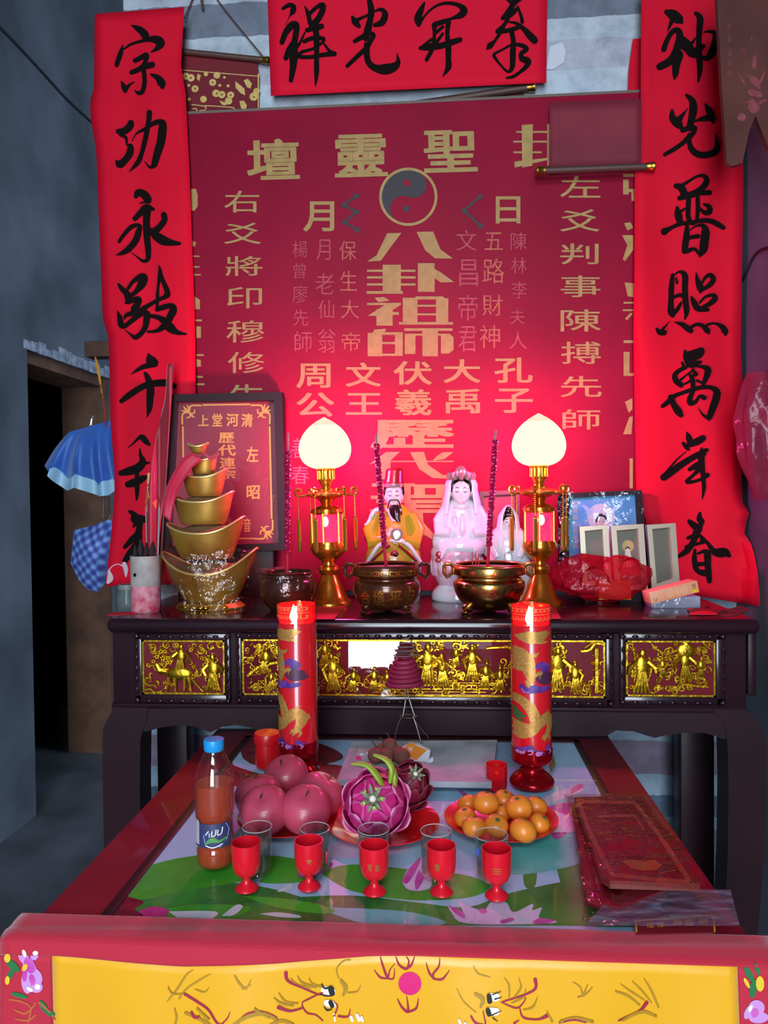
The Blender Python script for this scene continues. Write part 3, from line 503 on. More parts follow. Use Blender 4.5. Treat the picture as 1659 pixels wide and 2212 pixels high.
for x, y, rr in ((340, 910, 42), (400, 930, 45), (450, 1060, 42), (660, 985, 42), (710, 900, 40), (700, 1115, 45), (770, 1130, 44), (875, 1135, 42), (850, 1205, 44), (1150, 1155, 50), (1185, 1090, 40), (550, 1185, 40), (375, 1020, 18), (745, 1020, 18), (845, 1025, 18), (380, 1185, 20), (800, 925, 16), (580, 885, 26)):
    mb.flat(circ(340+x*k5, y*k5, rr*k5, 20), on1)
for P in ([(930, 970), (970, 1000), (1040, 1060), (1050, 1140), (990, 1110), (935, 1050)], [(1030, 960), (1080, 940), (1130, 1000), (1110, 1060), (1070, 1040)], [(980, 1210), (1030, 1200), (1070, 1260), (1050, 1320), (1000, 1290)], [(740, 1200), (830, 1230), (820, 1260), (770, 1250)], [(480, 880), (520, 900), (500, 970), (470, 940)]): mb.flat(s4(P), on1)
mb.build('coin_pattern', m_coin, t, smooth=0)
mb = MB()
for x, y in ((340, 910), (400, 930), (450, 1060), (660, 985), (770, 1130), (875, 1135), (710, 1115), (1155, 1160)): mb.flat(circ(340+x*k5, y*k5, 2, 8), lambda a, b: onY(a, b, YS-.0018))
mb.build('coin_hole', m_maroon, t, smooth=0)
rod(t, (380, 110), (572, 130), .009, YS-.008, capend=(1,))
MB().tube(spl([onY(568, 122, YS-.004), onY(470, 0, YS+.004), onY(440, -60, YS+.008)]), .0022, 6).build('hanging_string', m_rod, t)
MB().tube(spl([onY(398, 40, YS-.004), onY(415, 0, YS+.004), onY(440, -60, YS+.008)]), .0022, 6).build('hanging_string', m_rod, t)
MB().tube([onY(434, -10, 2.40), onY(438, 22, 2.408)], .004, 8).build('hanging_nail', m_rod, t)
t = thing('hanging_scroll', 'tilted dark rolled scroll rod poking up behind the board under the top banner', 'scroll', onS(1000, 235))
MB().prism([(935, 222), (1132, 198), (1132, 232), (930, 244)], onS, (0, .003, 0)).build('scroll_cloth', M('dark_maroon_paper', '#4d1a20', .8), t)
rod(t, (864, 231), (1146, 189), .0115, YS-.008, capend=(1,))
MB().stroke([(1075, 225, 3), (1100, 222, 3), (1102, 215, 3)], on1).build('printed_mark', m_coin, t)
t = thing('hanging_scroll', 'plain dark red scroll end with bottom rod over the right top of the board', 'scroll', onY(1285, 365, 2.326))
def onE(x, y): return onY(x, y, 2.326+.006*math.sin((x-1185)/200*PI))
MB().grid(lambda u, v: onE(1187+u*198, (222-8*u)+(140)*v), 12, 6).build('scroll_cloth', M('plum_cloth', '#7d2234', .75, noise='#6f1c2f', scale=5), t, solid=.001)
rod(t, (1168, 369), (1404, 360), .0105, 2.315)
# brown swallow-tailed hanging at the upper right
t = thing('hanging_banner', 'brown swallow tailed hanging with faded pink writing at the upper right corner', 'banner', onY(1600, 200, 2.0))
YH = 2.09
def onH(x, y): return onY(x, y, YH)
MB().prism([(1546, -60), (1661, -60), (1661, 322), (1632, 250), (1618, 285), (1604, 352), (1580, 359), (1570, 352), (1560, 200)], onH, (0, .018, 0)).build('banner_board', M('brown_board', '#5a2c27', .8, noise='#4a221d', scale=7), t)
mp = M('faded_pink_print', '#8a3a42', .7, noise='#6d2f33', scale=80)
mb = MB(); oh = lambda x, y: onY(x, y, YH-.001)
for ch, b in zip('壽道法祖師真人', [(1570, 50, 1579, 66), (1570, 76, 1579, 92), (1571, 106, 1582, 122), (1571, 130, 1582, 144), (1571, 152, 1582, 166), (1600, 104, 1612, 120), (1618, 76, 1630, 92)]): glyph(mb, ch, b, oh)
mb.build('faded_writing', mp, t, smooth=0)
mb = MB()
mb.flat([(1626, 122), (1634, 118), (1634, 150), (1624, 150)], oh); mb.flat(circ(1628, 232, 13, 18), oh); mb.flat(circ(1602, 253, 9, 14), oh)
for st in ([(1618, 165, 6), (1630, 175, 16), (1640, 190, 6)], [(1596, 160, 2), (1606, 178, 6)], [(1652, 155, 3), (1642, 178, 6)], [(1622, 200, 14), (1640, 205, 14)], [(1612, 222, 4), (1626, 218, 8)], [(1642, 222, 8), (1655, 216, 4)]): mb.stroke(st, oh)
mb.build('faded_lotus_print', mp, t, smooth=0)
# ------------------------------------------------------------------ altar table
ZA = 1.10; YA = 1.847                                 # top height, front edge of the top
m_wood = M('black_red_lacquer', '#28121a', .2, noise='#200e16', scale=5, coat=.3)
m_wood2 = M('black_red_lacquer_matt', '#2a131b', .42, noise='#221017', scale=6, spec=.3)
m_relief = M('carved_gold_leaf', '#d6ac2c', .3, 1., bump=.35, scale=90)
m_panelred = M('panel_dark_red', '#6c0f1e', .6, spec=.15)
t = thing('altar_table', 'long dark lacquered altar table with carved gold panels under the shrine board', 'altar table', (-.05, 2.07, 0))
X0, X1, Y0, Y1 = -.838, .752, YA, 2.322
# rounded slab
mb = MB(); prof = [(0, 0), (.012, .003), (.020, .012), (.022, .019), (.020, .026), (.012, .034), (0, .036)]
mb.box((X0, Y0, ZA-.036), (X1, Y1, ZA), .016, 5); mb.build('tabletop', m_wood, t)
YFZ = 1.872                                           # front of the frieze
fx0, fx1 = onY(244, 1450, YFZ).x, onY(1612, 1450, YFZ).x
zt, zb = ZA-.037, onY(930, 1531, YFZ).z
MB().box((fx0, YFZ, zb), (fx1, Y1-.03, zt), .003).build('frieze', m_wood2, t)
mb = MB(); mb.box((fx0-.004, YFZ-.006, zb-.004), (fx1+.004, YFZ+.02, zb+.008), .004); mb.build('frieze_moulding', m_wood2, t)
def onF(x, y, d=0.): return onY(x, y, YFZ-.002-d)
def pframe(ox0, oy0, ox1, oy1, ix0, iy0, ix1, iy1, cut=0):
    """moulded frame with beads, a red ground, gold relief and a glass"""
    A = onF(ox0, oy1); B = onF(ox1, oy0); a = onF(ix0, iy1); b = onF(ix1, iy0)
    mb = MB(); y = YFZ
    mb.box((A.x, y-.010, b.z), (B.x, y, B.z), .004).box((A.x, y-.010, A.z), (B.x, y, a.z), .004).box((A.x, y-.010, A.z), (a.x, y, B.z), .004).box((b.x, y-.010, A.z), (B.x, y, B.z), .004)
    fr = mb.build('panel_frame', m_wood, t)
    mb = MB(); st = .0265
    def run(p, q):
        L = (q-p).length; n = max(2, int(L/st))
        for k in range(n+1):
            c = p+(q-p)*k/n; mb.ball(c, (.0085, .004, .004) if abs(q.x-p.x) > abs(q.z-p.z) else (.004, .004, .0085), 8, 6)
    e = .007
    run(Vector((A.x+e, y-.0105, B.z-e)), Vector((B.x-e, y-.0105, B.z-e))); run(Vector((A.x+e, y-.0105, A.z+e)), Vector((B.x-e, y-.0105, A.z+e)))
    run(Vector((A.x+e, y-.0105, A.z+e)), Vector((A.x+e, y-.0105, B.z-e))); run(Vector((B.x-e, y-.0105, A.z+e)), Vector((B.x-e, y-.0105, B.z-e)))
    mb.build('bead_moulding', m_wood, fr)
    MB().box((a.x, y-.0015, a.z), (b.x, y, b.z)).build('panel_ground', m_panelred, fr)
    mb = MB(); g = .004
    mb.box((a.x, y-.006, a.z), (a.x+g, y, b.z)).box((b.x-g, y-.006, a.z), (b.x, y, b.z)).box((a.x, y-.006, b.z-g), (b.x, y, b.z)).box((a.x, y-.006, a.z), (b.x, y, a.z+g))
    mb.build('gold_edge', m_relief, fr)
    return fr, a, b
def figure(mb, x, y, h, lean=0., arm=1):
    """small robed relief figure: (x, y) is the foot, in photo pixels, h its height"""
    s = pxm(onF(x, y)); c = lambda dx, dy, d=0.: onF(x+dx+lean*(-dy)/h, y+dy, d)
    H_ = h*s
    mb.ball(c(0, -h*.88, .002), (H_*.085, .006, H_*.10), 12, 8)
    if rn.random() < .4: mb.ball(c(0, -h*.98, .001), (H_*.09, .005, H_*.05), 10, 6)
    else: mb.tube([c(h*.02, -h*.84, .006), c(h*.05, -h*.70, .007)], [H_*.05, H_*.01], 6)
    ax = rn.uniform(-.1, .25); ay = rn.uniform(-.25, .12)
    mb.ball(c(0, -h*.58, .001), (H_*.17, .007, H_*.24), 14, 10)
    for k in range(-2, 3): mb.tube([c(k*h*.03, -h*.5, .004), c(k*h*.06, -h*.2, .005), c(k*h*.09, 0, .002)], [H_*.03, H_*.045, H_*.04], 6)
    for sg in (-1, 1): mb.tube([c(sg*h*.12, -h*.7, .004), c(sg*h*(.24+ax*.3), -h*.55, .006), c(sg*h*(.12+ax)*arm, -h*(.42-ay*sg), .007)], [H_*.05, H_*.06, H_*.04], 6)
def scroll_leaf(mb, x, y, r, a0=0., turns=1.2):
    s = pxm(onF(x, y)); P = []
    for k in range(14):
        q = k/13; a = a0+q*turns*2*PI; rr = r*(1-.8*q); P.append(onF(x+rr*math.cos(a), y+rr*math.sin(a), .002))
    mb.tube(P, [s*r*.30*(1-.5*k/13) for k in range(14)], 6)
def blossom(mb, x, y, r):
    s = pxm(onF(x, y))
    for k in range(5):
        a = 2*PI*k/5+x; mb.ball(onF(x+r*.6*math.cos(a), y+r*.6*math.sin(a), .002), (r*s*.5, .004, r*s*.5), 8, 6)
def branch(mb, pts, w):
    s = pxm(onF(*pts[0])); mb.tube(spl([onF(x, y, .002) for x, y in pts], 4), s*w, 6)
rn = random.Random(11)
def scatter(mb, x0, x1, y0, y1, n, avoid=()):
    for _ in range(n):
        x, y = rn.uniform(x0, x1), rn.uniform(y0, y1)
        if any(a <= x <= b and c <= y <= d_ for a, b, c, d_ in avoid): continue
        q = rn.random()
        if q < .45: scroll_leaf(mb, x, y, rn.uniform(5, 10), rn.uniform(0, 6), rn.choice((-1, 1))*1.1)
        elif q < .75: blossom(mb, x, y, rn.uniform(3.5, 6.5))
        else:
            a = rn.uniform(0, 6.3); branch(mb, [(x, y), (x+6*math.cos(a), y+6*math.sin(a)), (x+12*math.cos(a+.6), y+10*math.sin(a+.6))], rn.uniform(1.8, 3.2))
# left panel: rider on an ox and an attendant
fr, a, b = pframe(294, 1368, 498, 1517, 310, 1383, 485, 1498)
mb = MB()
figure(mb, 388, 1455, 66, 4); figure(mb, 462, 1492, 82, -4); scatter(mb, 318, 478, 1390, 1425, 34); scatter(mb, 316, 372, 1395, 1490, 26); scatter(mb, 410, 480, 1420, 1490, 16)
s = pxm(onF(390, 1460))
mb.ball(onF(388, 1455, .002), (30*s, .009, 15*s), 16, 10); mb.tube([onF(362, 1450, .003), onF(345, 1448, .005), onF(338, 1435, .005)], [10*s, 8*s, 5*s], 8)
for x0, x1 in ((366, 360), (378, 380), (400, 398), (408, 414)): mb.tube([onF(x0, 1462, .003), onF((x0+x1)/2, 1478, .004), onF(x1, 1494, .003)], [6*s, 4*s, 3*s], 6)
branch(mb, [(408, 1462), (414, 1478), (408, 1488)], 2); branch(mb, [(338, 1432), (332, 1440), (340, 1450)], 1.8); branch(mb, [(344, 1432), (354, 1440)], 1.8)
branch(mb, [(314, 1490), (325, 1488), (335, 1495), (350, 1492)], 3); branch(mb, [(410, 1460), (425, 1478), (440, 1494)], 2.5); scroll_leaf(mb, 322, 1470, 11, 1); blossom(mb, 419, 1440, 5); branch(mb, [(414, 1455), (424, 1459), (436, 1456)], 2); branch(mb, [(440, 1440), (455, 1448), (470, 1445)], 2.5)
mb.build('gold_carving', m_relief, fr)
# right panel: old man with a staff, peach and children
fr2, a2, b2 = pframe(1338, 1368, 1566, 1521, 1352, 1384, 1544, 1503)
mb = MB()
figure(mb, 1385, 1496, 96, 4); figure(mb, 1480, 1470, 72, 0); figure(mb, 1512, 1465, 48, 3); figure(mb, 1432, 1462, 46, -2)
branch(mb, [(1366, 1390), (1372, 1440), (1368, 1498)], 2.2); branch(mb, [(1405, 1388), (1418, 1402), (1440, 1412), (1462, 1404)], 2.6); branch(mb, [(1402, 1420), (1408, 1440), (1400, 1470)], 2.4)
s = pxm(onF(1480, 1405)); mb.ball(onF(1482, 1407, .001), (21*s, .006, 18*s), 16, 10); mb.tube([onF(1482, 1392, .001), onF(1474, 1386, .001)], [6*s, 1*s], 6)
scatter(mb, 1410, 1460, 1390, 1440, 22); scatter(mb, 1410, 1535, 1440, 1496, 54, [(1465, 1495, 1440, 1465)]); scatter(mb, 1505, 1535, 1390, 1450, 20); scatter(mb, 1358, 1375, 1400, 1495, 10); scroll_leaf(mb, 1362, 1396, 8, 2)
branch(mb, [(1460, 1490), (1480, 1478), (1505, 1482), (1530, 1484)], 3)
mb.build('gold_carving', m_relief, fr2)
# wide middle panel
fr3, a3, b3 = pframe(512, 1368, 1325, 1517, 525, 1383, 1306, 1500)
mb = MB()
for (x, y, h, l) in ((570, 1455, 60, 6), (588, 1490, 46, -4), (722, 1492, 84, -8), (760, 1492, 52, 6), (806, 1494, 56, 4), (838, 1494, 50, -3), (922, 1480, 92, 3), (958, 1486, 78, -5), (984, 1440, 50, 2), (1020, 1470, 78, 0), (1046, 1486, 60, 6), (1202, 1490, 94, 4), (1188, 1440, 54, 0), (1244, 1496, 68, -2), (700, 1440, 60, 2), (1080, 1492, 56, 0), (640, 1492, 90, 0)): figure(mb, x, y, h, l)
scatter(mb, 880, 1300, 1390, 1496, 170, [(1030, 1090, 1440, 1480), (1048, 1086, 1386, 1440), (962, 992, 1386, 1440), (1228, 1276, 1386, 1440)]); scatter(mb, 690, 740, 1390, 1496, 40); scatter(mb, 740, 890, 1468, 1496, 36); scatter(mb, 530, 620, 1390, 1496, 60); scatter(mb, 532, 600, 1388, 1420, 16); scatter(mb, 540, 600, 1470, 1494, 14); scatter(mb, 690, 738, 1400, 1470, 10); scatter(mb, 890, 1090, 1388, 1402, 16); scatter(mb, 930, 1090, 1420, 1470, 14)
scatter(mb, 740, 900, 1466, 1480, 12); scatter(mb, 1150, 1300, 1480, 1496, 10); scatter(mb, 880, 1100, 1482, 1496, 10); scatter(mb, 1180, 1230, 1390, 1410, 6)
for k in range(2):
    for j in range(11): mb.tube([onF(808+j*25, 1480+k*8, .002), onF(830+j*25, 1480+k*8, .002)], s*2.4, 6)
branch(mb, [(805, 1476), (940, 1474), (1082, 1476)], 1.6); branch(mb, [(805, 1495), (940, 1494), (1050, 1495)], 1.6)
for j in range(4):
    for k in range(7): mb.ball(onF(1036+k*9+(j % 2)*4, 1455+j*8, .002), (4.2*s, .004, 3.6*s), 8, 6)
branch(mb, [(1050, 1400), (1090, 1398), (1130, 1400)], 3)
mb.tube([onF(1288, 1400, .002), onF(1288, 1440, .002), onF(1288, 1496, .002)], [7*s, 6*s, 7*s], 6)
for k in range(5): branch(mb, [(1280, 1415+k*16), (1296, 1415+k*16)], 1.6)
branch(mb, [(1254, 1406), (1272, 1404), (1286, 1390), (1302, 1392)], 4); branch(mb, [(1262, 1400), (1284, 1386), (1302, 1386)], 2); branch(mb, [(535, 1460), (560, 1440), (600, 1430), (618, 1428)], 5)
branch(mb, [(1210, 1388), (1218, 1410), (1224, 1440)], 2)
mb.build('gold_carving', m_relief, fr3)
m_pane = pane('panel_glass', .16); m_pane2 = pane('side_panel_glass', .02)
for f_, p, q in ((fr, a, b), (fr2, a2, b2), (fr3, a3, b3)):
    xs = [p.x, q.x] if f_ != fr3 else [p.x, onF(897, 1440).x, q.x]
    for i in range(len(xs)-1):
        lo = .0085 if f_ == fr3 and i == 0 else .0024
        MB().add([(xs[i], YFZ-lo, p.z), (xs[i+1], YFZ-lo, p.z), (xs[i+1], YFZ-.0022, q.z), (xs[i], YFZ-.0022, q.z)], [(0, 1, 2, 3)]).build('glass_pane', m_pane if f_ == fr3 and i == 0 else m_pane2, f_)
# apron with cusped lower edge, and the bowed front legs
mb = MB()
zA = lambda y: y
top = [(242, 1530), (1614, 1530)]
low = [(1614, 1560), (1590, 1620), (1560, 1612), (1545, 1590), (1520, 1583), (1480, 1583), (1440, 1588), (1415, 1596), (1400, 1590), (1370, 1580), (1330, 1578), (1310, 1590), (1200, 1600), (1070, 1600), (930, 1604), (790, 1600), (700, 1598), (600, 1594), (560, 1580), (540, 1571), (510, 1566), (480, 1570), (455, 1582), (440, 1576), (420, 1569), (380, 1567), (345, 1572), (318, 1590), (300, 1620), (262, 1620), (242, 1560)]

def onAp(x, y): p = onY(x, y, YFZ-.004); return Vector((p.x, p.y, max(p.z, .8115)))
mb.prism(top+low, onAp, (0, .03, 0)); mb.build('apron', m_wood2, t)
def leg(outl, innl, Y, w, name='leg', bot=0.):
    mb = MB(); n = len(outl); V = []
    fr_ = [(onY(x, y, Y), onY(xi, y, Y)) for (x, y), xi in zip(outl, innl)]
    pl = fr_[-1]; fr_.append((Vector((pl[0].x, Y, bot)), Vector((pl[1].x, Y, bot))))
    for p, q in fr_: V += [Vector((p.x, Y, p.z)), Vector((q.x, Y, p.z)), Vector((q.x, Y+w, p.z)), Vector((p.x, Y+w, p.z))]
    F = []
    for i in range(len(fr_)-1):
        for k in range(4): F.append((i*4+k, i*4+(k+1) % 4, i*4+4+(k+1) % 4, i*4+4+k))
    F.append((0, 1, 2, 3)); e = (len(fr_)-1)*4; F.append((e, e+1, e+2, e+3))
    mb.add(V, F); return mb.build(name, m_wood2, t, smooth=30)
leg([(246, 1528), (240, 1540), (230, 1556), (223, 1575), (221, 1600), (222, 1700), (224, 1800)], [318, 318, 316, 308, 303, 302, 304], YFZ-.008, .075)
leg([(1610, 1533), (1620, 1540), (1636, 1556), (1648, 1580), (1655, 1610), (1655, 1700), (1650, 1850), (1640, 1980), (1630, 2060)], [1540, 1545, 1560, 1568, 1572, 1574, 1572, 1566, 1560], YFZ-.008, .075)
for x0, x1 in ((338, 404), (1470, 1544)):
    p = onY(x0, 1600, 2.2); q = onY(x1, 1600, 2.2); MB().box((p.x, 2.2, 0), (q.x, 2.265, zb+.01), .006).build('leg', m_wood2, t)
p = onY(1612, 1370, 1.95); MB().box((p.x-.004, 1.93, onY(1620, 1500, 1.95).z), (p.x+.018, 2.2, ZA-.045), .006).build('side_bracket', m_wood2, t)

# ------------------------------------------------------------------ offering table
ZT = .80; TX0, TX1, TY0, TY1 = -.583, .412, 1.0, 1.945
m_tred = M('red_painted_wood', '#8f0f1f', .35, noise='#7d0c1c', scale=6, coat=.3)
t2 = thing('offering_table', 'square red offering table with a glass covered lotus picture top', 'table', (-.085, 1.47, 0))
GX0, GX1, GY0, GY1 = onZ(497, 1640, ZT).x+.012, onZ(1285, 1640, ZT).x, 1.02, 1.86
def onT(x, y, d=.0): return onZ(x, y, ZT+d)
mb = MB(); mb.box((TX0, TY0, ZT-.03), (TX1, TY1, ZT-.001), .004); mb.build('tabletop', m_tred, t2)
# printed picture, inner dark lip
gx0, gx1 = -.475, .315; gy0, gy1 = 1.035, 1.855
MB().box((gx0, gy0, ZT-.001), (gx1, gy1, ZT+.0004)).build('lotus_picture', M('pale_blue_print', '#98c6e8', .4, noise='#aad4ee', scale=3), t2)
pic = bpy.data.objects['lotus_picture']
mb = MB(); e = .017
mb.box((gx0-e, gy0-e, ZT-.001), (gx0, gy1+e, ZT+.0035), .001).box((gx1, gy0-e, ZT-.001), (gx1+e, gy1+e, ZT+.0035), .001).box((gx0-e, gy1, ZT-.001), (gx1+e, gy1+e, ZT+.0035), .001)
mb.build('dark_lip', M('dark_brown_lip', '#3a1216', .4), t2)
def printed(name, polys_, mat, d=.0006, soft=True):
    mb = MB()
    for P in polys_:
        Q = smooth([(*p,) for p in P]+[P[0]], 4) if soft else P
        C = []
        for x, y in Q:
            p = onT(x, y); C.append((min(max(p.x, gx0+.0005), gx1-.0005), min(max(p.y, gy0+.0005), gy1-.0005)))
        mb.flat(C, lambda x, y: Vector((x, y, ZT+d)))
    mb.build(name, mat, pic, smooth=0)
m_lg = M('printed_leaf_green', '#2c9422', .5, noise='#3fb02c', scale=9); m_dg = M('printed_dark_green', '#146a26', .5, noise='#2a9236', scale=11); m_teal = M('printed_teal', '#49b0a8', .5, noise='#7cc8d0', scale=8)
m_lp = M('printed_lotus_lilac', '#c9b3df', .5, noise='#e2d6ee', scale=14); m_mg = M('printed_lotus_magenta', '#b8379c', .5, noise='#cf6fbd', scale=16); m_wh = M('printed_white', '#cfd9e2', .5)
printed('printed_leaf', [[(255, 1905), (330, 1868), (430, 1848), (520, 1846), (600, 1850), (660, 1862), (640, 1880), (520, 1905), (400, 1925), (300, 1945), (240, 1940)], [(690, 1885), (760, 1868), (900, 1880), (1000, 1890), (1060, 1915), (1010, 1940), (880, 1945), (760, 1925)], [(640, 1858), (690, 1880), (660, 1905), (560, 1905)]], m_lg, .0006)
printed('printed_leaf', [[(235, 1930), (330, 1915), (460, 1905), (560, 1915), (640, 1935), (700, 1960), (640, 1990), (420, 1998), (200, 1998), (170, 1980)], [(620, 1940), (760, 1935), (900, 1950), (1010, 1960), (1100, 1930), (1250, 1900), (1320, 1905), (1380, 1950), (1420, 2000), (1180, 2000), (900, 2000), (640, 2000)], [(1130, 1830), (1155, 1830), (1158, 1910), (1132, 1912)], [(1200, 1870), (1280, 1850), (1330, 1880), (1320, 1930), (1230, 1935)]], m_dg, .0005)
printed('printed_leaf', [[(300, 1975), (420, 1955), (540, 1960), (500, 1985), (400, 2000), (300, 2000)], [(520, 1935), (640, 1945), (720, 1965), (700, 1975), (600, 1962)], [(560, 1620), (600, 1600), (700, 1612), (710, 1640), (640, 1650), (560, 1640)]], m_lg, .0008)
printed('print_and_reflection_patch', [[(1020, 1790), (1150, 1800), (1260, 1790), (1290, 1830), (1240, 1870), (1100, 1890), (1040, 1850)], [(680, 1960), (860, 1968), (960, 1990), (930, 2002), (800, 2000)], [(1170, 1820), (1240, 1812), (1250, 1850), (1180, 1862)]], m_teal, .0007)  # teal print; the right-hand patches paint in a bright reflection on the glass
printed('printed_gap', [[(364, 1970), (466, 1970), (455, 1988), (430, 1995), (395, 1990)], [(478, 1980), (510, 1956), (524, 1960), (505, 1978)], [(598, 1927), (625, 1910), (632, 1918), (610, 1927)], [(560, 1975), (600, 1972), (644, 1978), (646, 1984), (600, 1982)]], m_wh, .0009)
# lotus flowers and bud
printed('printed_lotus', [[(968, 1957), (1000, 1972), (990, 1948), (1020, 1962), (1045, 1968), (1060, 1950), (1078, 1945), (1095, 1952), (1110, 1972), (1150, 1954), (1150, 1968), (1170, 1962), (1165, 1985), (1200, 1990), (1180, 1997), (1010, 1997), (975, 1972)],
  [(868, 1905), (880, 1880), (905, 1855), (920, 1850), (925, 1870), (932, 1895), (930, 1918), (905, 1926), (880, 1922)], [(690, 1850), (720, 1822), (760, 1812), (800, 1822), (860, 1816), (880, 1838), (820, 1850), (760, 1856)], [(1150, 1740), (1190, 1715), (1240, 1702), (1260, 1708), (1220, 1725), (1160, 1750)], [(1150, 1755), (1230, 1750), (1260, 1775), (1230, 1800), (1160, 1790)]], m_lp, .001)
printed('printed_petal_tip', [[(968, 1957), (1000, 1972), (1004, 1986), (985, 1976)], [(868, 1905), (882, 1880), (908, 1854), (900, 1880), (880, 1910)], [(1200, 1990), (1165, 1985), (1150, 1996), (1180, 1997)], [(1032, 1966), (1046, 1964), (1052, 1972), (1040, 1975)], [(1080, 1990), (1105, 1984), (1110, 1990), (1085, 1997)], [(1235, 1702), (1256, 1694), (1258, 1702), (1235, 1716)], [(1180, 1745), (1230, 1735), (1300, 1755), (1240, 1765)], [(990, 1706), (1010, 1716), (1012, 1722), (996, 1716)], [(640, 1890), (680, 1872), (720, 1866), (700, 1885), (660, 1898)], [(905, 1880), (915, 1900), (900, 1924), (896, 1905)], [(1190, 1800), (1225, 1800), (1200, 1815)]], m_mg, .0012)
printed('printed_bud', [[(300, 1970), (330, 1960), (365, 1968), (345, 1990), (305, 1992)]], M('printed_pink_bud', '#b22a7a', .5, noise='#c8408f', scale=20), .0012)
mred = M('printed_dark_red', '#4e0d16', .5, noise='#86142a', scale=45)
printed('printed_red_flower', [[(170, 1985), (200, 1972), (195, 1955), (225, 1940), (270, 1938), (310, 1950), (290, 1965), (310, 1980), (295, 1995), (180, 1997)], [(500, 1600), (600, 1590), (700, 1610), (740, 1640), (640, 1660), (540, 1650)], [(470, 1640), (520, 1660), (600, 1690), (500, 1700), (440, 1690)], [(690, 1650), (760, 1660), (780, 1690), (700, 1690)], [(1340, 1970), (1420, 1965), (1440, 1990), (1340, 1995)]], mred, .0012)
# glass sheet
MB().add([(gx0-.002, gy0, ZT+.0078), (gx1+.002, gy0, ZT+.0078), (gx1+.002, gy1+.002, ZT+.0078), (gx0-.002, gy1+.002, ZT+.0078)], [(0, 1, 2, 3)]).build('glass_top', pane('table_glass', .0, gain=.32), t2)
ZG = ZT+.0082
for x in (TX0+.02, TX1-.09):
    for y in (TY0+.03, TY1-.09): MB().box((x, y, 0), (x+.07, y+.07, ZT-.03), .006).build('leg', m_tred, t2)
mb = MB(); mb.box((TX0+.03, TY0+.04, ZT-.10), (TX1-.03, TY0+.06, ZT-.03)).box((TX0+.03, TY1-.06, ZT-.10), (TX1-.03, TY1-.04, ZT-.03)).box((TX0+.03, TY0+.05, ZT-.10), (TX0+.05, TY1-.05, ZT-.03)).box((TX1-.05, TY0+.05, ZT-.10), (TX1-.03, TY1-.05, ZT-.03)); mb.build('apron', m_tred, t2)

# ------------------------------------------------------------------ embroidered altar cloth over the front edge
m_cred = M('red_cloth', '#b3122f', .7, sheen=.3, bump=.15, scale=180); m_sat = M('yellow_satin', '#e2a40e', .36, sheen=.5, bump=.08, scale=60)
tc = thing('altar_cloth', 'red and yellow satin altar cloth with embroidered dragons hanging over the table front', 'altar cloth', (-.085, TY0-.02, ZT))
CX0, CX1 = TX0-.018, TX1+.018; YCL = TY0-.012
def fold(x, z):
    k = max(0., min(1., (ZT-z)/.12)); return YCL-.004-k*(.006+.006*math.sin(x*17+.6)+.004*math.sin(x*41))
def onCl(x, y, d=0.):
    p = onY(x, y, YCL-.012); return Vector((p.x, fold(p.x, p.z)-d, p.z))
_hp = [onY(x, y, YCL-.008) for x, y in ((10, 2064), (116, 2067), (250, 2078), (390, 2089), (600, 2083), (800, 2067), (1000, 2066), (1300, 2072), (1590, 2078), (1650, 2080))]; _hs = [(p.x, p.z) for p in _hp]
hemz = lambda x: edge([(b, a) for a, b in _hs], x)
yback = onZ(830, 1996, ZT+.0092).y
def hem(u, v):
    x = CX0+(CX1-CX0)*u
    if v < .45: q = v/.45; return Vector((x, yback+(YCL+.012-yback)*q, ZT+.0092+.002*math.sin(x*9+q*5)*q))
    if v < .65: q = (v-.45)/.2*PI/2; return Vector((x, YCL+.012-.016*math.sin(q), ZT+.0092-.006*(1-math.cos(q))))
    q = (v-.65)/.35; z = ZT+.0032+(min(hemz(x), ZT+.001)-ZT-.0032)*q; return Vector((x, fold(x, z)-.0015, z))
MB().grid(hem, 60, 26).build('red_hem', m_cred, tc, solid=.0012)
yx0, yx1 = onY(116, 2070, YCL).x, onY(1590, 2080, YCL).x; ZBOT = .42
def fall(xa, xb, off=0.):
    def f(u, v):
        x = xa+(xb-xa)*u; z0 = min(hemz(x)+.003, ZT+.0025); z = z0+(ZBOT-z0)*v; return Vector((x, fold(x, z)-off, z))
    return f
MB().grid(fall(yx0, yx1), 80, 24).build('yellow_panel', m_sat, tc, solid=.001)
MB().grid(fall(CX0, yx0), 10, 24).build('red_border', m_cred, tc, solid=.001); MB().grid(fall(yx1, CX1), 10, 24).build('red_border', m_cred, tc, solid=.001)
m_gth = M('gold_thread', '#a87d14', .5, bump=.2, scale=200); m_mth = M('maroon_thread', '#9c1c3c', .55); m_pk = M('pink_thread', '#d51a6a', .5); m_wt = M('white_thread', '#e6dcd6', .6); m_bk = M('black_thread', '#1c1712', .6); m_lil = M('lilac_thread', '#c58ac8', .55); m_gr = M('green_thread', '#1d6b34', .55); m_ye = M('pale_yellow_thread', '#e0b92a', .5)
def stitch(name, lists, mat, d=.0016, w=None):
    mb = MB()
    for st in lists: mb.stroke(st, lambda x, y: onCl(x, y, d), 5, 1)
    mb.build(name, mat, tc, smooth=0)
def c7(L, ox=0., oy=1900., s=.5003): return [[(ox+x*s, oy+y*s, w*s) for x, y, w in st] for st in L]
def c8(L): return c7(L, 800., 1900., .5178)
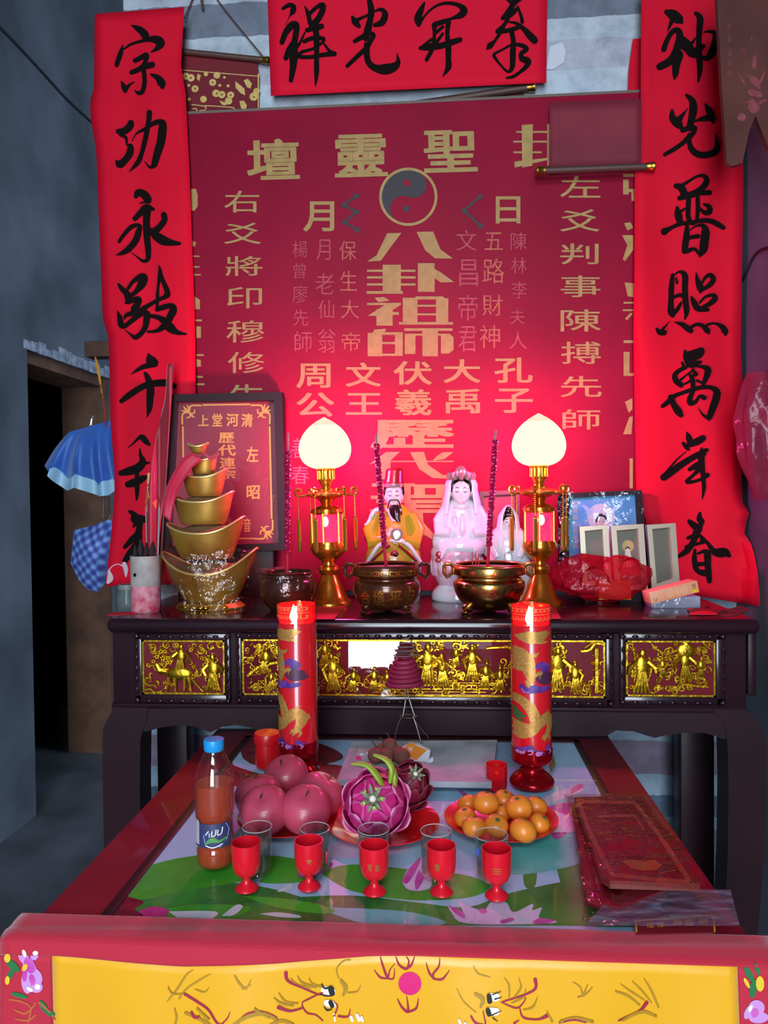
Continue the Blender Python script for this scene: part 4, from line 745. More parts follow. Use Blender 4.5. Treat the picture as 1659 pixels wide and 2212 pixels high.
# left dragon
g7 = [[(720, 530, 6), (760, 480, 10), (800, 420, 8), (830, 400, 3)], [(770, 520, 8), (800, 480, 8), (860, 440, 8), (905, 415, 3)], [(840, 480, 6), (880, 490, 8), (900, 470, 3)], [(1010, 420, 6), (1030, 450, 10), (1060, 475, 8), (1080, 440, 4)], [(1045, 475, 6), (1080, 460, 3)], [(750, 560, 4), (760, 600, 10), (750, 640, 8)], [(800, 580, 14), (860, 600, 16), (940, 640, 14)], [(1200, 500, 4), (1230, 540, 10), (1280, 550, 8)], [(1250, 440, 4), (1280, 470, 10), (1330, 480, 10), (1390, 470, 6)], [(1280, 430, 3), (1300, 460, 9), (1360, 480, 8)], [(1330, 440, 3), (1345, 465, 8), (1390, 480, 6)], [(1460, 440, 4), (1450, 400, 6), (1480, 365, 6), (1510, 360, 4)], [(1470, 450, 14), (1490, 480, 20), (1480, 510, 10)], [(1500, 500, 5), (1540, 495, 6), (1555, 470, 3)], [(1010, 620, 10), (1060, 590, 16), (1130, 580, 16), (1190, 610, 12)], [(1180, 520, 4), (1210, 545, 9), (1260, 560, 8)], [(1150, 640, 12), (1210, 620, 14), (1260, 640, 10)], [(720, 470, 3), (740, 500, 7), (790, 500, 4)], [(850, 560, 10), (900, 600, 12)], [(1100, 560, 10), (1160, 600, 8)]]
m7 = [[(795, 500, 12), (850, 530, 11), (900, 560, 10), (940, 610, 9), (980, 620, 7)], [(960, 615, 6), (985, 590, 6), (995, 565, 3)], [(1020, 625, 8), (1060, 580, 10), (1120, 570, 10), (1180, 595, 9), (1200, 620, 7)], [(1230, 415, 16), (1240, 450, 12), (1300, 480, 9), (1370, 510, 7), (1390, 505, 4)], [(1390, 500, 5), (1330, 530, 7), (1300, 550, 5), (1320, 590, 7), (1360, 600, 6), (1390, 624, 5)], [(1200, 560, 16), (1250, 580, 11), (1300, 570, 8)], [(1440, 600, 7), (1455, 560, 6), (1440, 540, 4)], [(1460, 600, 9), (1500, 600, 8), (1510, 570, 4)], [(825, 575, 10), (840, 595, 12), (860, 590, 8)]]
stitch('dragon_embroidery', c7(g7), m_gth); stitch('dragon_outline', c7(m7), m_mth, .0022)
stitch('dragon_eye', c7([[(1400, 490, 36), (1430, 495, 36)], [(1410, 545, 30), (1435, 550, 30)], [(1440, 590, 8), (1445, 620, 8)], [(1515, 600, 12), (1520, 615, 14)], [(1540, 590, 12), (1550, 612, 16)], [(1560, 600, 10), (1565, 616, 12)]]), m_wt, .0024)
stitch('dragon_pupil', c7([[(1425, 480, 24), (1432, 500, 26)], [(1425, 540, 20), (1432, 555, 20)], [(1385, 462, 4), (1400, 480, 8), (1430, 475, 8), (1440, 485, 3)], [(1380, 505, 3), (1400, 512, 7), (1430, 512, 5)], [(1395, 560, 3), (1410, 575, 7), (1430, 570, 5)]]), m_bk, .003)
# right dragon
g8 = [[(430, 370, 3), (450, 400, 7), (500, 415, 4)], [(360, 460, 3), (390, 510, 6), (440, 550, 4)], [(440, 480, 14), (470, 500, 20), (460, 530, 10)], [(560, 420, 4), (580, 450, 9), (580, 500, 6)], [(620, 420, 3), (630, 460, 9), (600, 500, 6)], [(650, 470, 5), (640, 500, 9), (590, 520, 5)], [(700, 500, 3), (680, 540, 9), (640, 550, 5)], [(850, 440, 4), (880, 460, 7), (890, 490, 8), (910, 450, 4)], [(870, 500, 6), (900, 490, 6), (930, 460, 3)], [(1030, 480, 8), (1080, 500, 10), (1130, 540, 8)], [(1100, 440, 4), (1140, 480, 8), (1180, 530, 6)], [(1150, 430, 4), (1180, 480, 10), (1210, 550, 8)], [(1050, 450, 3), (1090, 480, 7), (1150, 520, 5)], [(800, 600, 14), (860, 585, 14), (930, 600, 12)], [(1060, 600, 12), (1140, 570, 14), (1200, 590, 12)], [(740, 560, 4), (760, 600, 10)]]
m8 = [[(690, 428, 16), (690, 465, 11), (640, 490, 8), (560, 510, 6), (545, 515, 3)], [(550, 515, 4), (610, 540, 7), (640, 520, 5), (650, 500, 4)], [(625, 545, 6), (640, 580, 8), (700, 590, 8), (740, 575, 16)], [(1160, 530, 16), (1130, 565, 11), (1070, 590, 10), (1040, 600, 6)], [(420, 565, 8), (440, 590, 9), (480, 600, 8)], [(470, 545, 4), (480, 590, 7)], [(790, 603, 6), (850, 590, 8), (900, 600, 6)], [(600, 600, 8), (620, 590, 4)]]
stitch('dragon_embroidery', c8(g8), m_gth); stitch('dragon_outline', c8(m8), m_mth, .0022)
stitch('dragon_eye', c8([[(500, 490, 30), (525, 492, 32)], [(500, 545, 30), (525, 548, 30)], [(370, 580, 10), (378, 600, 12)], [(395, 590, 10), (400, 603, 12)]]), m_wt, .0024)
stitch('dragon_pupil', c8([[(495, 485, 20), (498, 505, 22)], [(490, 540, 20), (495, 555, 20)], [(510, 480, 5), (545, 470, 3)], [(520, 498, 6), (548, 492, 3)], [(505, 560, 5), (545, 545, 3)], [(510, 570, 5), (530, 585, 3)]]), m_bk, .003)
# pearl with flames between them
mb = MB(); pc = onCl(885, 2131, .001); mb.flat(circ(885, 2131, 25, 32), lambda x, y: onCl(x, y, .0018)); mb.build('pearl_embroidery', m_pk, tc, smooth=0)
stitch('flame_embroidery', c8([[(40, 335, 4), (50, 370, 9), (70, 420, 10), (80, 390, 5), (100, 365, 3)], [(15, 390, 3), (40, 420, 9), (70, 425, 6)], [(100, 385, 3), (95, 425, 7), (70, 425, 6)], [(105, 335, 4), (120, 370, 9), (150, 385, 11), (160, 355, 7), (150, 335, 4)], [(185, 330, 3), (170, 370, 9), (150, 385, 8)], [(290, 340, 3), (285, 375, 8), (262, 405, 9), (265, 425, 8)], [(232, 360, 3), (245, 400, 9), (265, 425, 8)], [(330, 390, 3), (300, 425, 9), (265, 425, 7)], [(112, 512, 4), (130, 545, 9), (155, 565, 11), (155, 530, 7), (150, 500, 3)], [(200, 510, 4), (190, 550, 9), (155, 566, 9)]]), m_mth)
# flower embroidery on the red borders
mb = MB()
def blob(mb, x, y, rx, ry, rot=0., d=.0016): mb.flat([(x+rx*math.cos(a)*math.cos(rot)-ry*math.sin(a)*math.sin(rot), y+rx*math.cos(a)*math.sin(rot)+ry*math.sin(a)*math.cos(rot)) for a in [2*PI*k/18 for k in range(18)]], lambda p, q: onCl(p, q, d))
def flowers(sets):
    for nm, mt, d, L in sets:
        for b_ in L: mb = MB(); blob(mb, *b_, d=d); mb.build(nm, mt, tc, smooth=0)
flowers([('flower_petal', m_lil, .0016, [(46, 2072, 10, 17, -.5), (70, 2068, 9, 12, .3), (60, 2095, 24, 13, 1.2), (72, 2116, 14, 20, -.4), (76, 2138, 12, 11, 0), (54, 2128, 10, 22, -.2), (1618, 2188, 8, 16, .5), (1636, 2180, 18, 16, 0), (1640, 2200, 22, 12, 0)]),
         ('flower_petal', m_mg, .0020, [(60, 2090, 11, 18, -.4), (66, 2120, 6, 12, -.3), (50, 2110, 5, 14, 0), (1632, 2190, 8, 10, .4)]), ('flower_petal', m_wt, .0024, [(72, 2064, 6, 5, 0), (48, 2064, 4, 8, -.4), (78, 2136, 6, 6, 0), (62, 2140, 8, 4, .6), (1622, 2180, 4, 8, .5)]),
         ('flower_leaf', m_gr, .0018, [(24, 2090, 18, 8, .7), (20, 2108, 6, 14, .5), (40, 2152, 18, 5, .3), (90, 2180, 6, 16, -.5), (104, 2196, 10, 6, .6), (1622, 2110, 7, 18, -.5), (1640, 2100, 5, 14, -.3), (1630, 2140, 8, 20, .2)]),
         ('flower_bud', m_ye, .0022, [(12, 2074, 7, 9, 0), (50, 2094, 5, 8, .5), (14, 2120, 5, 9, 0), (1645, 2130, 9, 16, 0), (1616, 2128, 4, 12, -.5)])])
stitch('flower_stem', c7([[(40, 520, 8), (90, 530, 8), (130, 560, 6), (120, 620, 8)], [(60, 560, 6), (110, 580, 10), (150, 540, 6)], [(70, 600, 7), (120, 610, 9), (150, 590, 6)], [(160, 540, 8), (200, 580, 7), (225, 620, 6)]]), M('orange_thread', '#b5562a', .55))
# ------------------------------------------------------------------ things on the altar table
def at(x, y): return onZ(x, y, ZA)
class PX:
    """turns photo pixels into metres for a thing that stands at a base point"""
    def __init__(s, x, y, Z=None, base=None):
        s.b = base if base is not None else onZ(x, y, ZA if Z is None else Z); s.Z = s.b.z; s.k = pxm(s.b); s.x0 = x; s.yb = y
        s.lean = (onY(x, y-300, s.b.y).x-s.b.x)/300
    def p(s, x, y, d=0.):
        q = onY(x, y, s.b.y-d); return Vector((q.x, q.y, q.z+(s.Z-onY(s.x0, s.yb, s.b.y).z)))
    def z(s, y): return onY(s.x0, y, s.b.y).z
    def prof(s, L): return [(h*s.k, s.z(y)-s.Z) for h, y in L]
def loft(mb, secs, seg=28, mi=0, cap=True):
    """secs: (cx, cy, z, rx, ry)"""
    v = []; f = []
    for (cx, cy, z, rx, ry) in secs:
        for k in range(seg): a = 2*PI*k/seg; v.append((cx+rx*math.cos(a), cy+ry*math.sin(a), z))
    for i in range(len(secs)-1):
        for k in range(seg): k2 = (k+1) % seg; f.append((i*seg+k, i*seg+k2, (i+1)*seg+k2, (i+1)*seg+k))
    if cap: f.append(list(range(seg))[::-1]); f.append([(len(secs)-1)*seg+k for k in range(seg)])
    return mb.add(v, f, mi)
def csm(secs, sub=4): return smooth(secs, sub)
m_brass2 = M('polished_gold', '#e0a840', .22, .9); m_amber = M('amber_gold', '#d4791f', .18, .85, coat=.4)
def lampglass(name, col, es, tint):
    m = bpy.data.materials.new(name); m.use_nodes = True; nt = m.node_tree; nt.nodes.clear(); o = nt.nodes.new('ShaderNodeOutputMaterial')
    t_ = nt.nodes.new('ShaderNodeBsdfTransparent'); t_.inputs[0].default_value = (*tint, 1); e_ = nt.nodes.new('ShaderNodeEmission'); e_.inputs[0].default_value = (*col, 1); e_.inputs[1].default_value = es
    x_ = nt.nodes.new('ShaderNodeMixShader'); x_.inputs[0].default_value = .5; nt.links.new(t_.outputs[0], x_.inputs[1]); nt.links.new(e_.outputs[0], x_.inputs[2]); nt.links.new(x_.outputs[0], o.inputs[0]); return m
m_globe = lampglass('lamp_glass', (1.0, .80, .46), 1.5, (1, .75, .7)); m_tip = lampglass('lamp_glass_pink', (1.0, .60, .44), 1.25, (1, .6, .6))
m_crys = M('pink_crystal', '#d01048', .12, emit=(1.0, .02, .10), es=.7, bump=1., scale=220)
m_led = M('lit_bulb', '#ffd9d0', .3, emit=(1.0, .6, .58), es=4)
# lotus lamps -------------------------------------------------------
L = PX(1166, 1306)
t = thing('altar_lamp', 'glowing peach shaped lamp on a gold lantern post, right of the small white figurine', 'lamp', L.b, 'altar lamps')
c = L.b; pf = L.prof
gl = pf([(0, 1006), (24, 1005), (39, 999), (50, 989), (56, 975), (57.5, 961), (55, 947), (49.5, 934), (41, 922), (31, 912)]); tp = pf([(31, 912), (22, 905), (14, 900), (7, 896), (0, 892)])
STEM = [(a[0], a[1]) for a in smooth([(r, z, 0) for r, z in gl], 3)]
MB().lathe(c, STEM, 40).build('lamp_globe', m_globe, t); MB().lathe(c, [(a[0], a[1]) for a in smooth([(r, z, 0) for r, z in tp], 3)], 40).build('globe_tip', m_tip, t)
mb = MB(); mb.lathe(c, pf([(8, 1052), (10, 1046), (14, 1038), (17, 1030), (18, 1012), (22, 1008), (20, 1005)]), 30)
for k in range(14):
    a = 2*PI*k/14; r = 18.5*L.k; mb.tube([c+Vector((r*math.cos(a), r*math.sin(a), L.z(1030)-L.Z)), c+Vector((r*math.cos(a), r*math.sin(a), L.z(1010)-L.Z))], L.k*2, 6)
mb.build('globe_holder', m_brass2, t)
mb = MB(); mb.lathe(c, pf([(12, 1076), (32, 1070), (46, 1066), (47, 1062), (32, 1055), (22, 1056), (16, 1050), (8, 1048)]), 36)
mb.build('crown_plate', m_brass2, t)
z_ = L.z
for k in range(6):
    a = .26+2*PI*k/6; dx = Vector((math.cos(a), math.sin(a), 0)); P = []
    for q in range(16):
        u = q/15; rr = (36+30*min(1, u*1.6))*L.k; P.append(c+dx*rr+Vector((0, 0, z_(1062)-L.Z+L.k*(3*math.sin(u*6)))))
    cc = c+dx*(60*L.k)+Vector((0, 0, z_(1056)-L.Z)); P = [c+dx*(34*L.k)+Vector((0, 0, z_(1060)-L.Z)), c+dx*(46*L.k)+Vector((0, 0, z_(1064)-L.Z))]
    for q in range(13):
        th = -PI/2+q/12*1.7*PI; rr = 9*L.k*(1-.5*q/12); P.append(cc+dx*rr*math.cos(th)+Vector((0, 0, rr*math.sin(th))))
    MB().tube(spl(P, 3), L.k*3.0, 8).build('scroll_arm', m_brass2, t)
    # hanging bead chain and rod
    h = c+dx*(62*L.k); mb = MB()
    for q in range(11): mb.ball(h+Vector((0, 0, z_(1068+q*4.3)-L.Z)), L.k*1.9, 6, 5)
    mb.build('bead_chain', m_brass2, t)
    MB().tube([h+Vector((0, 0, z_(yy)-L.Z)) for yy in (1113, 1116, 1120, 1182, 1186, 1189)], [L.k*v for v in (2, 4.2, 4.6, 4.4, 4, 1)], 8).build('hanging_rod', m_brass2, t)
mb = MB(); mb.lathe(c, pf([(33, 1107), (37, 1103), (36, 1096), (28, 1090), (12, 1086), (14, 1080), (22, 1070), (26, 1066)]), 12); mb.build('lantern_cap', m_amber, t)
MB().lathe(c, pf([(32, 1168), (32, 1106)]), 12).build('lantern_glass', m_crys, t)
for k in range(6):
    a = 2*PI*k/6+.4; r = 34.5*L.k; q = c+Vector((r*math.cos(a), r*math.sin(a), 0)); MB().tube([q+Vector((0, 0, z_(1170)-L.Z)), q+Vector((0, 0, z_(1104)-L.Z))], L.k*2.4, 6).build('lantern_post', m_brass2, t)
MB().ball(c+Vector((0, -32*L.k, z_(1122)-L.Z)), (7*L.k, 3*L.k, 11*L.k), 12, 8).build('bulb', m_led, t)
MB().lathe(c, pf([(47, 1308), (48, 1302), (46, 1297), (42, 1294), (36, 1285), (28, 1264), (21, 1248), (17, 1240), (20, 1236), (24, 1228), (22, 1222), (15, 1218), (14, 1212), (20, 1206), (28, 1200), (36, 1190), (38, 1178), (36, 1172), (35, 1167)]), 40).build('lamp_base', m_amber, t)
for bx_, en in ((L.b, 14.0), (at(704, 1306), 19.0)):
    pl_ = bpy.data.lights.new('lamp_bulb_light', 'POINT'); pl_.energy = en; pl_.color = (1.0, .07, .54); pl_.shadow_soft_size = .022
    po_ = bpy.data.objects.new('lamp_bulb_light', pl_); COL.objects.link(po_); po_.location = bx_+Vector((0, 0, L.z(965)-L.Z))
l2 = dup(t, at(713, 1306), 'glowing peach shaped lamp on a gold lantern post, beside the stacked gold ingots'); l2.rotation_euler.y = math.radians(-1.2)
m_bul = None
# incense bowls -----------------------------------------------------
m_bowl = M('brown_glaze', '#5a2a16', .22, .35, noise='#43200f', scale=14, coat=.4, bump=.4); m_ash = M('incense_ash', '#6d5f5a', .95, noise='#8b7f78', scale=60)
m_gbowl = M('brass_gold', '#c59a55', .22, 1., bump=.25, scale=45)
m_stick = M('pink_incense', '#a3174a', .35, metal=.3); m_stick2 = M('red_stick', '#a5152c', .5)
def censer(x, y, label, mat, prof, feet, ears, char=None, name='incense_burner', tilt=0):
    q = PX(x, y); t = thing(name, label, 'incense burner', q.b)
    pr = [(a[0], a[1]) for a in smooth([(r, z, 0) for r, z in q.prof(prof)], 3)]
    MB().shell(q.b, pr, 48).build('bowl', mat, t)
    rim = pr[-1]; mb = MB(); mb.lathe(q.b, [(0, rim[1]-.012), (rim[0]*.9, rim[1]-.012), (rim[0]*.97, rim[1]-.008)], 40); mb.build('ash', m_ash, t)
    mb = MB(); mb.tube([q.b+Vector((rim[0]*math.cos(2*PI*k/40), rim[0]*math.sin(2*PI*k/40), rim[1])) for k in range(40)], .0032, 8, True); mb.build('rim', mat, t)
    bot = q.b+Vector((0, 0, pr[0][1])); MB().lathe(q.b, [(0, pr[0][1]+.0005), (pr[0][0], pr[0][1]+.0005)], 40).build('bowl_base', mat, t)
    if feet:
        for k in range(3):
            a = -PI/2+PI/3+2*PI*k/3+tilt; d_ = Vector((math.cos(a), math.sin(a), 0)); r = feet*q.k
            MB().tube([q.b+d_*r*.9+Vector((0, 0, pr[0][1]+.012)), q.b+d_*r*1.02+Vector((0, 0, pr[0][1]+.002)), q.b+d_*r*1.0+Vector((0, 0, .014)), q.b+d_*r*1.1+Vector((0, 0, .010))], [.013, .014, .008, .010], 10).ball(q.b+d_*r*1.12+Vector((0, 0, .005)), (.010, .010, .005), 10, 8).build('foot', mat, t)
    if ears:
        for sg in (-1, 1):
            ex, ey0, ey1 = ears; X = sg*ex*q.k; z0, z1 = q.z(ey1)-q.Z, q.z(ey0)-q.Z; w = .012
            mb = MB(); o = q.b+Vector((X, 0, 0))
            mb.tube([o+Vector((-sg*.012, 0, z0+.012)), o+Vector((sg*.004, 0, z0)), o+Vector((sg*.010, 0, z0+.010)), o+Vector((sg*.010, 0, z1-.004)), o+Vector((sg*.006, 0, z1)), o+Vector((-sg*.008, 0, z1)), o+Vector((-sg*.012, 0, z1-.006))], .0052, 8)
            mb.build('ear_handle', mat, t)
    return t, q, pr
tA, qA, pA = censer(622, 1318, 'small brown incense bowl wrapped in clear plastic beside the ingot tower', m_bowl, [(36, 1318), (40, 1312), (46, 1306), (56, 1290), (62, 1270), (58, 1250), (52, 1245), (53, 1236)], 0, None)
MB().shell(qA.b, qA.prof([(48, 1316), (62, 1300), (68, 1275), (66, 1252), (62, 1238), (72, 1230)]), 30).build('plastic_wrap', film('clear_wrap', '#f0e8ec', .06, .06, 1., 40), tA)
tB, qB, pB = censer(836, 1322, 'dark brown three legged censer with gold characters in front of the bearded figurine', m_bowl, [(40, 1312), (56, 1304), (68, 1288), (73, 1270), (70, 1256), (64, 1250), (65, 1244), (74, 1240), (74, 1222), (70, 1220)], 50, (82, 1218, 1248))
def oncyl(q, r, d=.001):
    def f(x, y):
        dx = max(-.98, min(.98, (x-q.x0)*q.k/r)); a = math.asin(dx); z = q.z(y)-q.Z
        return q.b+Vector((math.sin(a)*(r+d), -math.cos(a)*(r+d), z))
    return f
m_gc = M('raised_gold', '#b98a3c', .3, .9)
def onprof(q, pr, d=.0012):
    def f(x, y):
        z = q.z(y)-q.Z; r = pr[0][0]
        for (r0, z0), (r1, z1) in zip(pr, pr[1:]):
            if min(z0, z1) <= z <= max(z0, z1): r = r0+(r1-r0)*((z-z0)/(z1-z0) if z1 != z0 else 0)
        r += d; dx = max(-.97, min(.97, (x-q.x0)*q.k/r)); a = math.asin(dx); return q.b+Vector((math.sin(a)*r, -math.cos(a)*r, z))
    return f
mb = MB()
for ch, bx in zip('合境平安', [(784, 1268, 806, 1298), (812, 1268, 836, 1300), (846, 1268, 872, 1300), (878, 1266, 898, 1296)]): glyph(mb, ch, bx, onprof(qB, pB), .02)
mb.build('raised_characters', m_gc, tB, smooth=0)
mb = MB()
for k in range(7):
    x = 776+k*18; mb.stroke([(x, 1228, 1.6), (x+14, 1229, 1.6)], onprof(qB, pB)); mb.stroke([(x, 1236, 1.6), (x+14, 1237, 1.6)], onprof(qB, pB)); mb.stroke([(x, 1228, 1.6), (x, 1236, 1.6)], onprof(qB, pB)); mb.stroke([(x+14, 1228, 1.6), (x+14, 1236, 1.6)], onprof(qB, pB))
mb.build('rim_fretwork', m_gc, tB, smooth=0)
tC, qC, pC = censer(1057, 1322, 'shiny gold three legged censer in front of the two white figurines', m_gbowl, [(38, 1314), (54, 1306), (68, 1290), (76, 1270), (76, 1256), (68, 1248), (70, 1240), (80, 1238), (80, 1222), (74, 1219)], 56, (88, 1218, 1246))
mb = MB()
for k in range(9): scr = 996+k*14; mb.stroke([(scr, 1262, 2), (scr+6, 1256, 3), (scr+10, 1264, 3), (scr+4, 1270, 2)], onprof(qC, pC)); mb.stroke([(scr, 1282, 2), (scr+5, 1274, 3), (scr+11, 1282, 2)], onprof(qC, pC))
mb.build('raised_pattern', m_gbowl, tC, smooth=0)
# tall twisted incense sticks and short stubs
def twisted(x0, y0, x1, y1, xs, ys, label, Y):
    a, b, s_ = onY(x0, y0, Y), onY(x1, y1, Y), onY(xs, ys, Y)
    t = thing('incense_stick', label, 'incense stick', a, 'tall twisted incense sticks')
    MB().tube([a, a+(b-a)*.18], .0042, 8).build('stick', m_stick2, t)
    mb = MB(); n = 34; c0 = a+(b-a)*.16
    for sg in (0, PI): mb.tube([c0+(s_-c0)*k/(n*3)+Vector((.0045*math.cos(k*.9+sg), .0045*math.sin(k*.9+sg), 0)) for k in range(n*3+1)], .0040, 6)
    for k in range(n): mb.ball(c0+(s_-c0)*(k+.5)/n+Vector((.006*math.cos(k*2.1), .006*math.sin(k*2.1), 0)), .0042, 6, 5)
    mb.build('twisted_coil', m_stick, t)
    MB().tube([s_, b], .003, 6).build('burnt_tip', m_ash, t)
twisted(620, 1244, 622, 935, 622, 975, 'tall twisted pink incense stick standing in the small wrapped bowl', qA.b.y)
twisted(834, 1228, 812, 938, 813, 960, 'tall twisted pink incense stick in the dark brown censer', qB.b.y-.01)
twisted(1053, 1226, 1071, 930, 1069, 952, 'tall twisted pink incense stick in the shiny gold censer', qC.b.y-.01)
for k, (x, y, xt, yt) in enumerate(((1021, 1226, 1020, 1192), (1028, 1226, 1028, 1190), (1036, 1227, 1032, 1198))):
    tag(MB().tube([onY(x, y+4, qC.b.y-.02+k*.012), onY(xt, yt, qC.b.y-.02+k*.012)], .0014, 6).build('incense_stub', m_stick2), 'thin burnt incense stub, %s of three, in the gold censer' % ('leftmost', 'middle', 'rightmost')[k], 'incense stick', 'burnt incense stubs')
# ingot tower -------------------------------------------------------
m_ing = M('old_gold_paint', '#b08a34', .42, .55, noise='#8a5a20', scale=9, bump=.2); m_ingrim = M('gold_rim', '#d9c07a', .35, .6); m_ingtop = M('ingot_crown', '#8a6a4a', .35, .35)
Q = PX(455, 1312)
t = thing('ingot_tower', 'tower of stacked gold boat ingots in clear plastic at the left of the altar', 'ornament', Q.b)
def ingot(cx, ytop_l, ytop_r, ybase, wt, wb, ymid, wc, tiltn):
    """boat ingot: px values; ymid is the low middle of the front rim"""
    o = Q.p(cx, ybase); k = Q.k; H1 = (ybase-ymid)*k; rise = (ymid-(ytop_l+ytop_r)/2)*k; dl = (ytop_r-ytop_l)*k; rx, ry = wt/2*k, wt*.30*k; bx, by = wb/2*k, wb*.33*k
    mb = MB(); seg = 48
    def ringp(a, u):
        ca, sa = math.cos(a), math.sin(a); r_x = bx+(rx-bx)*u**.75; r_y = by+(ry-by)*u**.6
        return Vector((r_x*ca, r_y*sa, u*(H1+rise*abs(ca)**2.2-dl*.5*ca*abs(ca)**1.2)))
    def P(u, v): return o+ringp(2*PI*u, v)
    mb.grid(P, seg, 12); mb.add([o+ringp(2*PI*i/seg, 0) for i in range(seg)], [list(range(seg))])
    g = mb.build('ingot', m_ing, t)
    mb = MB(); mb.tube([o+ringp(2*PI*i/seg, 1) for i in range(seg)], 2.6*k, 8, True); mb.build('ingot_rim', m_ingrim, g)
    mb = MB(); cr = wc/2*k
    def In(u, v): a = 2*PI*u; q = ringp(a, 1); w = v; return o+Vector((q.x*w, q.y*w, q.z*w*w*.98+(H1*.92+(1-w)*0.0)*(1-w*w)+cr*.55*math.exp(-(w*rx/cr)**2*1.4)))
    mb.grid(In, seg, 10); mb.build('ingot_crown', m_ingtop, g)
    return g
for a in ((455, 1192, 1184, 1302, 208, 100, 1236, 118, 0), (446, 1130, 1116, 1206, 168, 106, 1151, 104, 0), (440, 1071, 1062, 1132, 132, 92, 1085, 84, 0), (442, 1020, 1013, 1072, 98, 68, 1032, 60, 0), (440, 988, 981, 1024, 62, 44, 995, 42, 0), (428, 958, 957, 980, 44, 22, 965, 24, 0)): ingot(*a)
mb = MB(); mb.lathe(Q.b, Q.prof([(74, 1312), (76, 1308), (66, 1300)]), 40, .7); mb.build('base_plate', m_ing, t)
mb = MB(); rr = random.Random(5)
for k in range(12): a = -PI*rr.random(); mb.ball(Q.b+Vector((60*Q.k*math.cos(a)*rr.uniform(.6, 1.1), 50*Q.k*math.sin(a), .007)), (.012, .008, .006), 10, 8)
mb.build('gold_nuggets', M('bright_gold', '#d6b030', .15, 1.), t)
def wrapf(u, v):
    a = 2*PI*u; zz = v*(Q.z(1190)-Q.Z); r = (92+18*math.sin(v*2.6)+3*math.sin(a*9+v*6)-20*v*(1-v))*Q.k
    return Q.b+Vector((r*math.cos(a), r*.72*math.sin(a), .002+zz+.006*math.sin(a*5)*v+.010*v*math.cos(a)**2))
MB().grid(wrapf, 60, 16).build('plastic_wrap', film('clear_wrap_crinkled', '#fff4e4', .07, .05, 1.4, 40), t)
# red ribbon running down from the top ingot
rb = [(425, 985), (405, 1000), (385, 1030), (370, 1060), (364, 1090), (360, 1120)]
def ribf(u, v):
    i = u*(len(rb)-1); k = min(int(i), len(rb)-2); q = i-k; x = rb[k][0]+(rb[k+1][0]-rb[k][0])*q; y = rb[k][1]+(rb[k+1][1]-rb[k][1])*q
    return Q.p(x+(v-.5)*26*(1-.3*u), y+(v-.5)*16, .062+.006*math.sin(u*6))
MB().grid(ribf, 24, 3).build('red_ribbon', M('red_ribbon_satin', '#c2123a', .5, sheen=.3), t, solid=.0008)
mb = MB()
for x, y, xx, yy in ((446, 960, 462, 1000),): mb.stroke([(440, 978, 4), (455, 990, 8), (466, 985, 8), (470, 975, 3)], lambda x, y: Q.p(x, y, .06))
mb.build('red_ribbon_tail', MATS['red_ribbon_satin'], t)
# memorial plaque in its dark frame -----------------------------------
YM = 2.30
t = thing('framed_plaque', 'dark framed red ancestor plaque with gold corners and characters behind the ingot tower', 'plaque', Vector((onY(490, 1185, YM).x, YM, ZA)))
TILT = .10
def onM(x, y, d=0.):
    p = onY(x, y, YM); return Vector((p.x, YM-d+(p.z-ZA)*TILT*.25, p.z))
m_frm = M('dark_frame', '#1e0f14', .45, spec=.25)
mb = MB()
def bar(mb, P, fn, d0, d1):
    F = [fn(x, y, d0) for x, y in P]; B = [fn(x, y, d1) for x, y in P]; mb.add(F+B, [(0, 1, 2, 3), (7, 6, 5, 4), (0, 4, 5, 1), (1, 5, 6, 2), (2, 6, 7, 3), (3, 7, 4, 0)])
O = [(366, 853), (611, 848), (622, 1187), (352, 1196)]; I = [(384, 868), (594, 866), (605, 1173), (372, 1180)]
for k in range(4): bar(mb, [O[k], O[(k+1) % 4], I[(k+1) % 4], I[k]], onM, .028, -.006)
mb.build('frame', m_frm, t, smooth=0)
O2 = [(384, 868), (594, 866), (605, 1173), (372, 1180)]
mb = MB(); bar(mb, O2, onM, .004, -.004); mb.build('plaque_panel', M('plaque_red', '#7c1230', .45, noise='#6d0e2a', scale=5), t, smooth=0)
mbk = MB(); bar(mbk, [(360, 860), (612, 855), (620, 1180), (356, 1188)], onM, -.006, -.012); mbk.build('backing', m_frm, t, smooth=0)
# feet so that the plaque stands on the table
p0 = onM(372, 1192); p1 = onM(606, 1186)
MB().box((p0.x+.02, YM-.012, ZA), (p1.x-.02, YM+.012, min(p0.z, p1.z)+.004), .002).build('stand_block', m_frm, t)
om = lambda x, y: onM(x, y, .0048)
k2 = 440/1659
def m2(P): return [(340+x*k2, 830+y*k2) for x, y in P]
mg = M('plaque_gold', '#c99a4a', .4, .3)
for ch, bx in (('上', (325, 246, 410, 338)), ('堂', (440, 236, 522, 342)), ('河', (555, 236, 655, 342)), ('清', (678, 236, 772, 346)), ('歷', (492, 392, 620, 478)), ('代', (490, 490, 635, 582)), ('連', (500, 594, 632, 690)), ('宗', (512, 696, 632, 770)), ('左', (722, 508, 818, 632)), ('昭', (724, 824, 832, 936)), ('音', (700, 1090, 760, 1205))):
    mb = MB(); (x0, y0), (x1, y1) = m2([bx[:2], bx[2:]]); glyph(mb, ch, (x0, y0, x1, y1), om, .022); mb.build('gold_character', mg, t, smooth=0)
mb = MB()
for st in ([(365, 165, 14), (745, 160, 14)], [(200, 345, 14), (205, 590, 14)], [(910, 345, 14), (930, 1090, 14)], [(500, 1258, 12), (780, 1256, 12)]): mb.stroke([(*m2([(x, y)])[0], w*k2) for x, y, w in st], om)
mb.build('border_line', mg, t, smooth=0)
